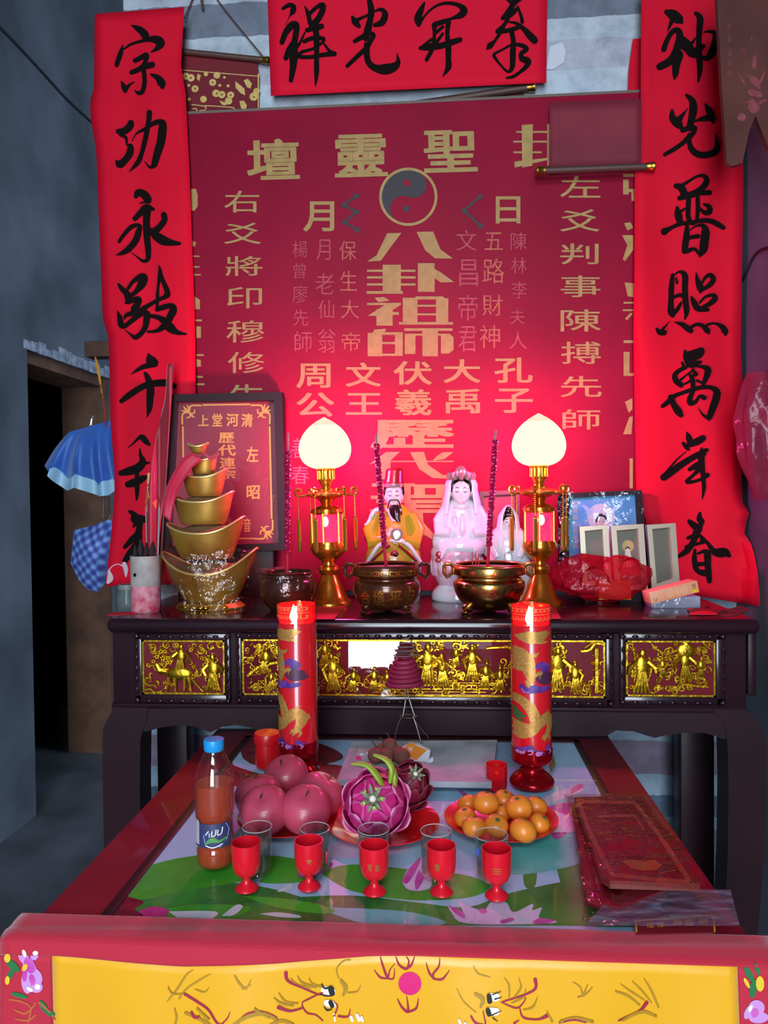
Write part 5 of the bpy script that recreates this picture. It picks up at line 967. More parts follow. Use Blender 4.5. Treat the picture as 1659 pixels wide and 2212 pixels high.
def corner(ox, oy, sx, sy):
    mb = MB()
    for st in ([(0, 150, 14), (0, 80, 14), (20, 60, 14), (60, 60, 14), (60, 95, 12), (35, 100, 10)], [(150, 0, 14), (80, 0, 14), (60, 20, 14), (60, 62, 14), (95, 62, 12), (100, 35, 10)], [(10, 10, 10), (40, 45, 22), (60, 60, 10)], [(-5, 40, 8), (25, 50, 16)], [(40, -5, 8), (50, 25, 16)], [(60, 60, 10), (80, 85, 16), (100, 100, 4)]):
        mb.stroke([(*m2([(ox+sx*x, oy+sy*y)])[0], w*k2) for x, y, w in st], om)
    mb.build('corner_ornament', mg, t, smooth=0)
corner(195, 170, 1, 1); corner(910, 168, -1, 1); corner(938, 1258, -1, -1)
MB().add([onM(x, y, .0075) for x, y in I], [(0, 1, 2, 3)]).build('glass_pane', pane('plaque_glass', .02), t)
# brush pot, jar and red flag at the far left of the altar ----------------
m_brush = M('dark_bristle', '#231c1b', .8); m_tin = M('stained_white_tin', '#a9a29c', .6, noise='#8b847f', scale=25); m_pinklab = M('pink_label', '#b0324e', .6, noise='#c98a96', scale=45)
q = PX(316, 1320)
t = thing('brush_pot', 'white and red can holding dark paint brushes at the left end of the altar', 'brush pot', q.b)
MB().shell(q.b, q.prof([(30, 1320), (31, 1316), (31, 1262)]), 36).lathe(q.b, [(0, .001), (30*q.k, .001)], 36).build('can_label', m_pinklab, t)
MB().shell(q.b, q.prof([(31.3, 1264), (31.5, 1200), (29.5, 1200), (29.5, 1262)]), 36).build('can', m_tin, t)
mb = MB(); mb.flat(circ(304, 1239, 4, 10), oncyl(q, 31.5*q.k, .0006)); mb.build('ink_spot', m_ink, t, smooth=0)
for k, (x0, x1, y1, r) in enumerate(((300, 292, 1178, .010), (308, 304, 1165, .011), (318, 316, 1172, .009), (328, 330, 1170, .011))):
    a = q.p(x0, 1290, .01*(k % 2)); b = q.p(x1, y1, .012*(k % 2)-.006)
    br = MB().tube([a, a+(b-a)*.72], .0035, 8).build('brush_handle', m_rod, t)
    MB().tube([a+(b-a)*.70, a+(b-a)*.85, b], [r*.7, r, r*.35], 10, flat=.7).build('bristles', m_brush, br)
tag(MB().tube([q.p(338, 1290, -.012), q.p(344, 1095, -.012)], .0028, 8).build('thin_rod', M('grey_rod', '#8d7f80', .4, .4)), 'thin grey rod standing in the brush pot', 'rod')
q = PX(263, 1322)
t = thing('glass_jar', 'small cloudy glass jar behind the brush pot at the left end of the altar', 'jar', q.b+Vector((0, .04, 0)))
q.b = q.b+Vector((0, .04, 0))
MB().shell(q.b, q.prof([(22, 1320), (24, 1316), (24, 1285), (20, 1275), (20, 1266)]), 28).lathe(q.b, [(0, .001), (22*q.k, .001)], 28).build('jar_wall', film('cloudy_glass', '#8b9a98', .3, .15, .2), t)
MB().lathe(q.b, q.prof([(20, 1272), (21, 1268), (20, 1262)]), 28).build('jar_lid', M('grey_lid', '#6c7372', .5), t)
# red folded flag with gold pattern
YR = 2.25
t = thing('folded_flag', 'narrow red folded flag with gold dragon pattern leaning beside the framed plaque', 'flag', Vector((onY(345, 1240, YR).x, YR, ZA)))
fl = [(362, 782), (375, 790), (372, 850), (366, 940), (350, 1100), (342, 1230), (318, 1230), (316, 1100), (330, 1000), (342, 920), (358, 860)]
def onR(x, y): return onY(x, y, YR+.01*math.sin(x*.15)+.015*(1230-y)/450)
def flagf(u, v):
    y = 785+v*455; l = edge([(362, 785), (357, 860), (340, 930), (326, 1010), (314, 1100), (318, 1240)], y); r = edge([(374, 785), (371, 860), (365, 940), (355, 1060), (345, 1160), (340, 1240)], y)
    return onR(l+(r-l)*u, y)
m_flag = M('dark_red_silk', '#8e1026', .5, sheen=.3)
MB().grid(flagf, 8, 40).build('flag_cloth', m_flag, t, solid=.001)
mb = MB(); mgo = M('orange_gold_print', '#b9713a', .5, .2)
of = lambda x, y: onR(x, y)+Vector((0, -.0015, 0))
for P in ([(319, 1022), (334, 1020), (335, 1044), (318, 1046)], [(318, 1050), (334, 1056), (322, 1076), (318, 1090), (330, 1086), (340, 1078), (338, 1100), (318, 1106), (314, 1086)]): mb.flat(P, of)
mb.build('gold_pattern', mgo, t, smooth=0)
MB().tube([onR(370, 790)+Vector((.003, .004, 0)), Vector((onR(344, 1235).x, YR, ZA))], .003, 8).build('flag_pole', m_rod, t)

# porcelain figurines -------------------------------------------------------
m_por = M('white_porcelain', '#d9d3dd', .12, coat=.6, sub=.05); m_skin = M('porcelain_face', '#e4d6d2', .2, coat=.4); m_hair = M('black_glaze', '#17110f', .2, coat=.4)
m_lip = M('red_glaze', '#b01a30', .3, coat=.3); m_pkg = M('pink_glaze', '#c57a98', .25, noise='#dcc0d0', scale=30, coat=.4); m_blg = M('blue_glaze', '#3846a0', .3); m_silver = M('silver_glaze', '#c7b9b4', .2, .7); m_ygl = M('yellow_glaze', '#c9a02c', .2, coat=.5, noise='#b98f28', scale=8); m_redg = M('dark_red_glaze', '#8a1020', .3, coat=.3); m_gg = M('pale_green_glaze', '#a9bfa8', .25, coat=.4)
def face(parent, q, x, y, hw, hh, d, brow=True, smile=True):
    """small glazed head with eyes, nose, mouth and ears; d = centre depth towards the viewer"""
    k = q.k; c = q.p(x, y, d); mb = MB(); mb.ball(c, (hw*k, hw*k*.95, hh*k), 28, 20); 
    mb.ball(c+Vector((0, -hw*k*.93, -hh*k*.08)), (hw*k*.10, hw*k*.16, hh*k*.20), 12, 8)      # nose
    mb.ball(c+Vector((0, -hw*k*.5, -hh*k*.62)), (hw*k*.5, hw*k*.40, hh*k*.32), 14, 10)          # chin
    for sg in (-1, 1): mb.ball(c+Vector((sg*hw*k*.98, .0, -hh*k*.1)), (hw*k*.10, hw*k*.2, hh*k*.28), 10, 8)   # ears
    h = mb.build('head', m_skin, parent)
    def onf(px, py):
        dx = (px-x)/hw; dy = (py-y)/hh; r2 = max(0, 1-dx*dx-dy*dy); return q.p(px, py, d)+Vector((0, -math.sqrt(r2)*hw*k*.95-.0006, 0))
    mb = MB()
    for sg in (-1, 1):
        mb.stroke([(x+sg*hw*.18, y-hh*.02, .5), (x+sg*hw*.42, y-hh*.06+hh*.10, 1.6), (x+sg*hw*.66, y-hh*.02, .6)], onf)
        if brow: mb.stroke([(x+sg*hw*.14, y-hh*.24, .6), (x+sg*hw*.42, y-hh*.34, 1.5), (x+sg*hw*.72, y-hh*.22, .5)], onf)
    mb.build('eyes', m_hair, h, smooth=0)
    mb = MB(); ym = y+hh*.52; onl = lambda px, py: q.p(px, py, d)+Vector((0, -hw*k*.97, 0)); mb.stroke([(x-hw*.22, ym, .6), (x, ym+hh*.02, 2.2), (x+hw*.22, ym, .6)], onl); mb.build('mouth', m_lip, h, smooth=0)
    return h, onf
def hand(parent, q, a, b, side, d, mat, size=9.):
    """small hand from wrist a to fingertips b (photo px): palm, four fingers and a thumb"""
    A = q.p(*a, d); B = q.p(*b, d+.004); k = q.k*size/9; v = B-A; L = v.length; u = v.normalized(); w = Vector((0, -1, 0)).cross(u).normalized()
    mb = MB(); mb.ball(A+v*.28, (1, 1, 1), 14, 10, Matrix(((w.x*3.6*k, 0, u.x*L*.33), (0, 2.4*k, 0), (w.z*3.6*k, 0, u.z*L*.33))).to_3x3())
    for i, (o, l) in enumerate(((-2.4, .86), (-.8, 1.), (.8, .96), (2.4, .78))):
        s_ = A+v*.45+w*o*k; mb.tube([s_, s_+u*L*.28*l+Vector((0, -.0012, 0)), s_+u*L*.52*l+Vector((0, .0006, 0))], [1.05*k, .95*k, .6*k], 7)
    s_ = A+v*.22+w*side*3*k; mb.tube([s_, s_+u*L*.16+w*side*2.2*k, s_+u*L*.36+w*side*2.0*k], [1.2*k, 1.05*k, .7*k], 7)
    return mb.build('hand', mat, parent)
# large white goddess
q = PX(995, 1296); k = q.k
t = thing('porcelain_figurine', 'large white porcelain goddess figurine with silver crown seated on a lotus base', 'figurine', q.b)
def secs(L, sub=4, ry=.62): return [(q.p(x, y).x, q.b.y+dy*k, q.p(x, y).z, max(rx, .2)*k, max(rx*ry2, .2)*k) for x, y, rx, ry2, dy in smooth(L, sub)]
mb = MB(); loft(mb, secs([(990, 1298, 52, .8, 0), (990, 1292, 58, .8, 0), (990, 1278, 56, .8, 0), (990, 1268, 48, .8, 0), (992, 1262, 44, .8, 0)])); mb.build('base', m_por, t)
mb = MB(); loft(mb, secs([(992, 1264, 44, .8, 0), (986, 1240, 50, .85, 0), (984, 1215, 52, .85, 0), (988, 1192, 58, .8, 0), (992, 1182, 58, .7, 0)]))
for kk in range(9): a = -PI*(kk+.5)/9; mb.ball(q.p(988, 1222)+Vector((50*k*math.cos(a), 42*k*math.sin(a), 0)), (10*k, 6*k, 22*k), 12, 8)
mb.build('lotus_seat', m_pkg, t)
mb = MB(); loft(mb, secs([(994, 1195, 56, .75, 0), (994, 1176, 60, .72, -4), (996, 1150, 54, .62, 0), (997, 1125, 48, .52, 4), (997, 1104, 46, .46, 6), (997, 1090, 38, .46, 6), (996, 1080, 22, .6, 6), (996, 1070, 14, .8, 6)]))
for sg, x0 in ((-1, 950), (1, 1044)):
    mb.tube([q.p(997+sg*34, 1098, .004), q.p(997+sg*46, 1125, .016), q.p(997+sg*44, 1150, .028), q.p(997+sg*24, 1152, .042)], [12*k, 16*k, 17*k, 10*k], 14)
    mb.tube([q.p(997+sg*44, 1140, .02), q.p(997+sg*52, 1170, .02), q.p(997+sg*54, 1200, .01)], [13*k, 12*k, 4*k], 12)
for dx in (-30, -16, 0, 14, 30): mb.tube([q.p(996+dx*.7, 1160, .044), q.p(994+dx, 1185, .054), q.p(992+dx*1.3, 1205, .05)], [3.2*k, 4.5*k, 2.5*k], 8)
mb.build('robe', m_por, t)
# veil
def veil(u, v):
    a = PI*.5+(u-.5)*2*PI*.78; y = 1016+v*95; rx = 8+27*min(1, (v*3.2))**.6+ (0 if v < .45 else (v-.45)*22); c0 = q.p(996, y, -.004)
    return c0+Vector((rx*k*math.cos(a), rx*k*.80*math.sin(a), 0))
MB().grid(veil, 30, 18).build('veil', m_por, t, solid=.003)
h, onf = face(t, q, 996, 1062, 22, 27, .008)
mb = MB(); mb.stroke([(975, 1062, 3), (977, 1048, 5), (986, 1039, 6), (996, 1036, 6), (1006, 1039, 6), (1015, 1048, 5), (1017, 1062, 3)], lambda x, y: onf(x, y)+Vector((0, -.0012, 0))); mb.build('hair', m_hair, h)
mb = MB(); mb.ball(q.p(996, 1022, .004), (13*k, 12*k, 16*k), 16, 12)
for i in range(7):
    a = -PI*(i+.5)/7; o = q.p(996, 1036, .004)+Vector((26*k*math.cos(a), 24*k*math.sin(a), 0)); mb.tube([o, o+Vector((3*k*math.cos(a), -2*k, 8*k)), o+Vector((2*k*math.cos(a), 0, 16*k))], [4*k, 4.5*k, .6*k], 8)
mb.build('crown', m_silver, t)
hand(t, q, (984, 1136), (982, 1104), 1, .040, m_por, 11); hand(t, q, (984, 1158), (1018, 1166), -1, .046, m_por, 11)
mb = MB(); mb.lathe(q.p(999, 1158, .050), [(3*k, 0), (6*k, 6*k), (7.5*k, 16*k), (6*k, 26*k), (3*k, 34*k), (3*k, 42*k), (5.5*k, 48*k)], 20); v_ = mb.build('vase', m_por, t)
mb = MB(); of = lambda x, y: q.p(x, y, .0585)
for x, y in ((999, 1142), (997, 1150), (1002, 1147)): mb.flat(circ(x, y, 2.4, 10), of)
mb.build('vase_flower', m_lip, v_, smooth=0)
mb = MB()
for i in range(12): mb.ball(q.p(980+i*3, 1092+5*math.sin(PI*i/11), .030), 1.6*k, 8, 6)
mb.build('necklace', m_skin, t)
for nm, mt, L in (('painted_flower', m_lip, [(950, 1198, 9, 7), (948, 1210, 8, 5), (962, 1204, 6, 5)]), ('painted_flower', m_blg, [(951, 1160, 6, 5), (957, 1168, 5, 4), (1044, 1160, 5, 5), (1040, 1166, 4, 3)]), ('painted_flower', m_ygl, [(947, 1155, 2.5, 2.5), (956, 1156, 2.5, 2.5), (1046, 1156, 2.5, 2.5)])):
    mb = MB()
    for x, y, rx, ry in L: mb.ball(q.p(x, y, .030 if y < 1180 else .046), (rx*k, .003, ry*k), 12, 8)
    mb.build(nm, mt, t)
# small white goddess
q = PX(1100, 1302); k = q.k
t = thing('porcelain_figurine', 'small plain white porcelain goddess figurine in front of the right lamp', 'figurine', q.b)
mb = MB(); loft(mb, secs([(1114, 1303, 40, .8, 0), (1114, 1290, 42, .8, 0), (1110, 1262, 40, .8, 0), (1104, 1232, 44, .75, 0), (1100, 1205, 45, .72, 0), (1098, 1175, 42, .66, 0), (1098, 1150, 36, .6, 2), (1098, 1138, 24, .7, 4), (1098, 1130, 15, .9, 4)]))
for sg in (-1, 1): mb.tube([q.p(1098+sg*26, 1150, .008), q.p(1098+sg*34, 1180, .02), q.p(1098+sg*22, 1205, .034)], [9*k, 12*k, 8*k], 12)
for dx in (-18, -6, 8, 20): mb.tube([q.p(1098+dx*.6, 1160, .026), q.p(1100+dx, 1200, .034), q.p(1103+dx*1.2, 1245, .034)], [3*k, 4*k, 3*k], 8)
mb.build('robe', m_por, t)
def veil2(u, v):
    a = PI*.5+(u-.5)*2*PI*.80; y = 1092+v*58; rx = 3+15*min(1, v*2.6)**.7+v*8; c0 = q.p(1098, y, -.002); return c0+Vector((rx*k*math.cos(a), rx*k*.85*math.sin(a), 0))
MB().grid(veil2, 26, 14).build('veil', m_por, t, solid=.003)
h, onf = face(t, q, 1099, 1127, 13, 17, .006)
mb = MB(); mb.stroke([(1087, 1124, 2), (1091, 1116, 5), (1099, 1113, 6), (1107, 1116, 5), (1111, 1124, 2)], lambda x, y: onf(x, y)+Vector((0, -.001, 0))); mb.ball(q.p(1098, 1104, .001), (10*k, 10*k, 10*k), 12, 8); mb.build('hair', m_hair, h)
hand(t, q, (1092, 1212), (1101, 1188), 1, .036, m_por, 8); hand(t, q, (1106, 1212), (1101, 1188), -1, .030, m_por, 8)
mb = MB()
for i in range(16): a = 2*PI*i/16; mb.ball(q.p(1098+9*math.cos(a), 1206+14*math.sin(a), .042), 1.5*k, 6, 5)
mb.build('prayer_beads', M('grey_beads', '#8b8780', .3), t)
# bearded deity in yellow
q = PX(848, 1298); k = q.k
t = thing('porcelain_figurine', 'bearded porcelain deity figurine in a yellow robe and red hat behind the brown censer', 'figurine', q.b)
mb = MB(); loft(mb, secs([(850, 1300, 56, .8, 0), (850, 1285, 58, .8, 0), (850, 1262, 52, .8, 0), (850, 1245, 50, .8, 0)])); mb.build('base', m_gg, t)
mb = MB(); loft(mb, secs([(850, 1250, 52, .8, 0), (850, 1222, 60, .76, 0), (850, 1200, 60, .72, -2), (850, 1178, 54, .66, 0), (850, 1150, 52, .56, 2), (851, 1126, 48, .5, 4), (851, 1108, 40, .5, 5), (851, 1096, 26, .6, 5), (851, 1088, 15, .8, 5)]))
for sg in (-1, 1): mb.tube([q.p(851+sg*36, 1112, .004), q.p(851+sg*50, 1145, .012), q.p(851+sg*44, 1172, .026), q.p(851+sg*20, 1166, .044)], [13*k, 17*k, 17*k, 11*k], 14)
mb.build('robe', m_ygl, t)
mb = MB()
for sg in (-1, 1):
    mb.tube(spl([q.p(851+sg*14, 1166, .050), q.p(851+sg*34, 1180, .050), q.p(851+sg*48, 1200, .046), q.p(851+sg*58, 1216, .034)], 4), [4.5*k]*13, 8)
mb.build('sleeve_edge', m_por, t)
mb = MB(); mb.tube(spl([q.p(830, 1100, .022), q.p(812, 1102, .022), q.p(802, 1115, .022), q.p(796, 1128, .022), q.p(788, 1134, .022)], 4), [5*k]*9+[4*k]*5+[2.5*k]*3, 10); mb.tube([q.p(838, 1100, .030), q.p(850, 1126, .040)], [4*k, 3*k], 8); mb.tube([q.p(864, 1100, .030), q.p(852, 1126, .040)], [4*k, 3*k], 8); mb.build('white_collar', m_por, t)
for sg in (-1, 1):
    mb = MB(); mb.tube([q.p(851+sg*10, 1178, .052), q.p(851+sg*40, 1204, .052), q.p(851+sg*56, 1222, .036)], 3*k, 8); mb.build('red_hem', m_redg, t)
for sg in (-1, 1):
    mb = MB(); mb.ball(q.p(851+sg*34, 1212, .040), (17*k, .006, 11*k), 14, 8); mb.build('green_knee', m_gg, t)
h, onf = face(t, q, 851, 1070, 19, 28, .008)
mb = MB(); loft(mb, secs([(851, 1050, 21, 1., -3), (851, 1044, 22, 1., -3), (852, 1030, 20, 1., -2), (853, 1016, 19, 1., -1), (853, 1012, 16, 1., -1)], 3)); mb.build('hat', m_redg, t)
mb = MB(); loft(mb, secs([(851, 1052, 21.5, 1., -3), (851, 1045, 22.5, 1., -3)], 2)); mb.ball(q.p(851, 1048, .036), (4*k, 2*k, 4*k), 10, 8); mb.build('hat_band', m_silver, t)
mb = MB(); mb.tube([q.p(832, 1050, .006), q.p(831, 1064, .008), q.p(833, 1078, .010)], [2.5*k, 3*k, 1.5*k], 8); mb.tube([q.p(870, 1050, .006), q.p(871, 1064, .008), q.p(869, 1078, .010)], [2.5*k, 3*k, 1.5*k], 8)
for dx in (-10, -5, 0, 5, 10): mb.tube(spl([q.p(851+dx*.7, 1092, .028), q.p(853+dx*.9, 1106, .036), q.p(856+dx*.6, 1118, .040), q.p(862+dx*.25, 1128, .042)], 3), [3.6*k, 3.6*k, 3.6*k, 3.2*k, 3*k, 3*k, 2.4*k, 1.8*k, 1.2*k, .6*k], 8)
mb.tube(spl([q.p(851, 1080, .030), q.p(842, 1081, .028), q.p(838, 1094, .024), q.p(837, 1108, .026)], 3), 1.4*k, 6); mb.tube(spl([q.p(851, 1080, .030), q.p(860, 1081, .028), q.p(865, 1096, .024), q.p(868, 1112, .026)], 3), 1.4*k, 6)
mb.build('beard', m_hair, h)
hand(t, q, (838, 1160), (846, 1138), 1, .048, m_skin, 10); hand(t, q, (842, 1168), (872, 1168), -1, .052, m_skin, 10)
mb = MB(); mb.lathe(Vector((0, 0, 0)), [(2*k, 2*k), (7*k, 2*k), (8*k, 0), (11*k, 1*k), (13*k, 0), (13*k, -2*k), (0, -2*k)], 16, mat=Matrix.Translation(q.p(857, 1154, .060)) @ Matrix.Rotation(PI/2, 4, 'X')); mb.build('mirror_disc', m_silver, t)
for (x, y, d_) in ((852, 1197, .056), (792, 1162, .026), (906, 1160, .026)):
    mb = MB(); mb.ball(q.p(x, y, d_), (9*k if x == 852 else 5*k, .004, 8*k), 16, 8); r_ = mb.build('robe_roundel', m_redg, t)
    mb = MB(); mb.ball(q.p(x+3, y+1, d_+.002), (5*k if x == 852 else 2.5*k, .004, 5*k), 12, 8); mb.build('roundel_dark', m_hair, r_)
# pictures and frames at the right --------------------------------------------
def picture(name, label, O, inset, Y, mfr, mgr, cat='picture frame', thick=.018, tilt=.12, fr_bead=False, group=None):
    base = onY((O[2][0]+O[3][0])/2, (O[2][1]+O[3][1])/2, Y); zb_ = base.z
    def f(x, y, d=0.):
        p = onY(x, y, Y); return Vector((p.x, Y-d+(p.z-zb_)*tilt, p.z))
    t = thing(name, label, cat, Vector((base.x, Y, ZA)), group); mb = MB()
    I = [(O[0][0]+inset[0], O[0][1]+inset[1]), (O[1][0]-inset[2], O[1][1]+inset[1]), (O[2][0]-inset[2], O[2][1]-inset[3]), (O[3][0]+inset[0], O[3][1]-inset[3])]
    for k in range(4): bar(mb, [O[k], O[(k+1) % 4], I[(k+1) % 4], I[k]], f, thick, 0)
    mb.build('frame', mfr, t, smooth=0); mb = MB(); bar(mb, I, f, thick*.3, 0); mb.build('picture', mgr, t, smooth=0)
    if fr_bead:
        mb = MB()
        for k in range(4):
            a, b = I[k], I[(k+1) % 4]; n = int(math.hypot(b[0]-a[0], b[1]-a[1])/4)
            for i in range(n): mb.ball(f(a[0]+(b[0]-a[0])*i/n, a[1]+(b[1]-a[1])*i/n, thick*.8), .0019, 6, 5)
        mb.build('bead_edge', mfr, t)
    # easel foot that carries it on the table
    zz = min(f(*O[2]).z, f(*O[3]).z)
    if zz > ZA+.002: MB().box((base.x-.03, Y-.004, ZA), (base.x+.03, Y+.03, zz+.003)).build('stand_block', m_frm, t)
    return t, f, I
m_blue = M('sky_blue_picture', '#3a8fb8', .4, noise='#62b0cf', scale=9)
t, f, I = picture('framed_picture', 'blue framed picture of a white goddess, partly wrapped in plastic, near the right couplet', [(1224, 1066), (1390, 1058), (1395, 1262), (1208, 1268)], (10, 10, 14, 8), 2.285, m_frm, m_blue)
mb = MB(); mb.flat([(x, y) for x, y in circ(1301, 1118, 30, 24)], lambda x, y: f(x, y, .0062)); mb.build('halo', M('pale_halo', '#9fc4c8', .5, noise='#b5d6d4', scale=20), t, smooth=0)
mb = MB()
for P in ([(1258, 1090), (1268, 1092), (1286, 1106), (1276, 1114)], [(1344, 1092), (1334, 1092), (1318, 1104), (1326, 1112)]): mb.flat(P, lambda x, y: f(x, y, .0064))
mb.build('light_ray', M('pale_ray', '#8fc4d8', .5), t, smooth=0)
mb = MB(); fp = lambda d: (lambda x, y: f(x, y, d)); mb.flat([(1288, 1142), (1292, 1115), (1302, 1104), (1312, 1115), (1316, 1142)], fp(.0066)); mb.flat([(1270, 1240), (1280, 1160), (1290, 1140), (1314, 1140), (1326, 1160), (1336, 1240)], fp(.0066)); mb.build('painted_figure', M('painted_white', '#b9b9b0', .5), t, smooth=0)
mb = MB(); mb.stroke([(1290, 1128, 3), (1294, 1117, 5), (1302, 1113, 6), (1310, 1117, 5), (1314, 1128, 3)], fp(.0070)); mb.stroke([(1297, 1128, 1), (1300, 1126, 1)], fp(.007)); mb.stroke([(1304, 1126, 1), (1307, 1128, 1)], fp(.007)); mb.build('painted_hair', m_hair, t, smooth=0)
mb = MB()
for i, ch in enumerate('南無觀世音菩薩'): glyph(mb, ch, (1240, 1082+i*15, 1250, 1094+i*15), fp(.0064))
mb.build('printed_writing', M('pale_gold_print', '#a9b98a', .5), t, smooth=0)
m_foil = M('crinkled_foil', '#9aa0a0', .15, 1., bump=1.2, scale=50)
mb = MB()
def foil(u, v):
    y = 1068+v*196; x = 1204+u*24-(1 if v > .5 else 0); return f(x, y, .03+.006*math.sin(v*40+u*7)+.004*math.sin(u*23+v*17))
mb.grid(foil, 10, 50); mb.build('crinkled_wrapper', m_foil, t)
mb = MB(); mb.grid(lambda u, v: f(1224+u*170, 1062+v*200, .024+.003*math.sin(u*9+v*5)+.002*math.sin(v*31+u*14)), 24, 24); mb.build('plastic_sheet', film('clear_sheet', '#d8e4ea', .06, .05, .7, 30), t)
t, f, I = picture('framed_picture', 'dull red framed picture standing behind the small white figurine', [(1036, 1062), (1122, 1058), (1124, 1190), (1038, 1192)], (9, 9, 8, 8), 2.30, M('dark_red_frame', '#4c1220', .4), M('dull_red_print', '#8a1c38', .5, noise='#7c1630', scale=12))
m_sil = M('champagne_frame', '#b9b29a', .28, .75); m_grey = M('grey_mirror_glass', '#7d7a6c', .18, .35, noise='#737064', scale=3)
YK = 2.17
picture('small_frame', 'narrow champagne photo frame with blank grey face, leftmost of three', [(1252, 1138), (1314, 1134), (1318, 1262), (1256, 1264)], (11, 9, 12, 10), YK, m_sil, m_grey, fr_bead=True, group='small champagne frames')
t, f, I = picture('small_frame', 'champagne photo frame with a tiny white goddess picture, middle of three', [(1320, 1136), (1391, 1132), (1396, 1272), (1326, 1274)], (12, 10, 12, 10), YK-.01, m_sil, m_grey, fr_bead=True, group='small champagne frames')
mb = MB(); fp = lambda d: (lambda x, y: f(x, y, d)); mb.flat(circ(1358, 1180, 13, 20), fp(.0062)); mb.build('painted_halo', M('khaki_halo', '#9c8c50', .5), t, smooth=0)
mb = MB(); mb.flat([(1346, 1225), (1350, 1200), (1352, 1188), (1357, 1178), (1362, 1188), (1364, 1200), (1370, 1225)], fp(.0066)); mb.build('painted_figure', MATS['painted_white'], t, smooth=0)
mb = MB(); mb.stroke([(1353, 1186, 2), (1357, 1182, 3), (1361, 1186, 2)], fp(.007)); mb.stroke([(1351, 1206, 1.5), (1351, 1225, 1.5)], fp(.007)); mb.stroke([(1364, 1206, 1.5), (1366, 1225, 1.5)], fp(.007)); mb.build('painted_lines', m_hair, t, smooth=0)
picture('small_frame', 'champagne photo frame with blank grey face leaning on the right couplet, rightmost of three', [(1398, 1134), (1460, 1130), (1464, 1258), (1404, 1270)], (11, 9, 12, 10), YK-.005, m_sil, m_grey, fr_bead=True, group='small champagne frames')
# red plastic bag with boxes
q = PX(1300, 1302)
t = thing('plastic_bag', 'crumpled translucent red plastic bag on the right of the altar', 'plastic bag', q.b)
rb = random.Random(2); import mathutils
def bagf(u, v):
    a = 2*PI*u; th = PI*v; n = mathutils.noise.noise(Vector((math.cos(a)*1.6, math.sin(a)*1.6, th*1.3)))+.55*mathutils.noise.noise(Vector((math.cos(a)*4, math.sin(a)*4, th*4+7)))
    r = 1+.22*n; x = 100*math.sin(th)*math.cos(a)*r; yy = 40*math.sin(th)*math.sin(a)*r; z = (50+46*math.cos(th)*r)*(1+.25*math.sin(a*2+1)*math.sin(th))
    return q.b+Vector((x*q.k, yy*q.k, max(.001, z*q.k)))
m_bag = film('red_film', '#d01430', .40, .16, .8, 35)
MB().grid(bagf, 60, 40).build('bag', m_bag, t)
def handf(ox, oy, w, h, ph):
    def g(u, v): a = PI*u; return q.p(ox+w*math.cos(a)*(1-.2*v), oy-h*math.sin(a)-v*6, .045+.012*v+.006*math.sin(u*9+ph))
    return g
MB().grid(handf(1285, 1262, 34, 34, 0), 20, 4).build('bag_handle', m_bag, t, solid=.0006); MB().grid(handf(1362, 1235, 26, 26, 2), 20, 4).build('bag_handle', m_bag, t, solid=.0006)
def carton(name, label, corners, Z0, h, mat, Y0, dep, grp=None):
    pass
tag(MB().box((onY(1292, 1300, q.b.y-.02).x, q.b.y-.03, ZA+.012), (onY(1362, 1300, q.b.y-.02).x, q.b.y+.03, ZA+.062), .002).build('incense_box', M('orange_carton', '#d9701f', .5, noise='#e0912e', scale=30)), 'orange yellow incense box inside the red plastic bag', 'box')
# orange box resting on the white box
def obox(name, label, cx, cy, Z, L_, D_, H_, yaw, roll, mat, parts=None):
    o = onZ(cx, cy, Z); mt = Matrix.Translation(o+Vector((0, 0, H_/2+abs(math.sin(roll))*L_/2*.0))) @ Matrix.Rotation(yaw, 4, 'Z') @ Matrix.Rotation(roll, 4, 'Y')
    t = thing(name, label, 'box', o); MB().box((-L_/2, -D_/2, -H_/2), (L_/2, D_/2, H_/2), .0015, mat=mt).build('carton', mat, t); return t, mt
t, mt = obox('white_box', 'white cardboard box wrapped in clear film under the orange box', 1452, 1310, ZA, .125, .06, .030, .05, 0, M('white_carton', '#c2c6d2', .5, bump=.3, scale=20))
MB().box((-.066, -.033, -.0148), (.066, .033, .018), .004, mat=mt).build('clear_film', film('box_film', '#e0e6f0', .10, .06, 1.2, 40), t)
t, mt = obox('incense_box', 'orange incense box tilted on top of the white box', 1448, 1290, ZA+.036, .128, .045, .030, .16, -.22, M('pale_orange_carton', '#d98a62', .45, noise='#d9a080', scale=8))
mt2 = mt; fb = lambda x, y: mt2 @ Vector((x, -.0232, y))
mb = MB()
for i, (x, ch) in enumerate(((-.012, '沉'), (.008, '香'), (.026, '塔'))):
    mb.stroke([(x+.008*math.cos(a), .008*math.sin(a), .0009) for a in [2*PI*j/12 for j in range(13)]], fb, 2, 1); glyph(mb, ch, (x-.004, .004, x+.004, -.004), lambda a, b: fb(a, -b))
mb.build('printed_medallions', M('pale_print', '#e8c9a0', .5), t, smooth=0)
mb = MB(); glyph(mb, '盛', (.047, -.010, .058, -.001), lambda a, b: fb(a, -b)); glyph(mb, '德', (.047, .001, .058, .010), lambda a, b: fb(a, -b)); glyph(mb, 'U', (-.056, .002, -.048, .010), lambda a, b: fb(a, -b)); mb.build('printed_writing', M('dark_gold_print', '#7a5a30', .5), t, smooth=0)
MB().box((.045, -.0234, -.013), (.060, -.0225, -.004), mat=mt).build('yellow_label', M('yellow_label', '#d9b02c', .5), t)
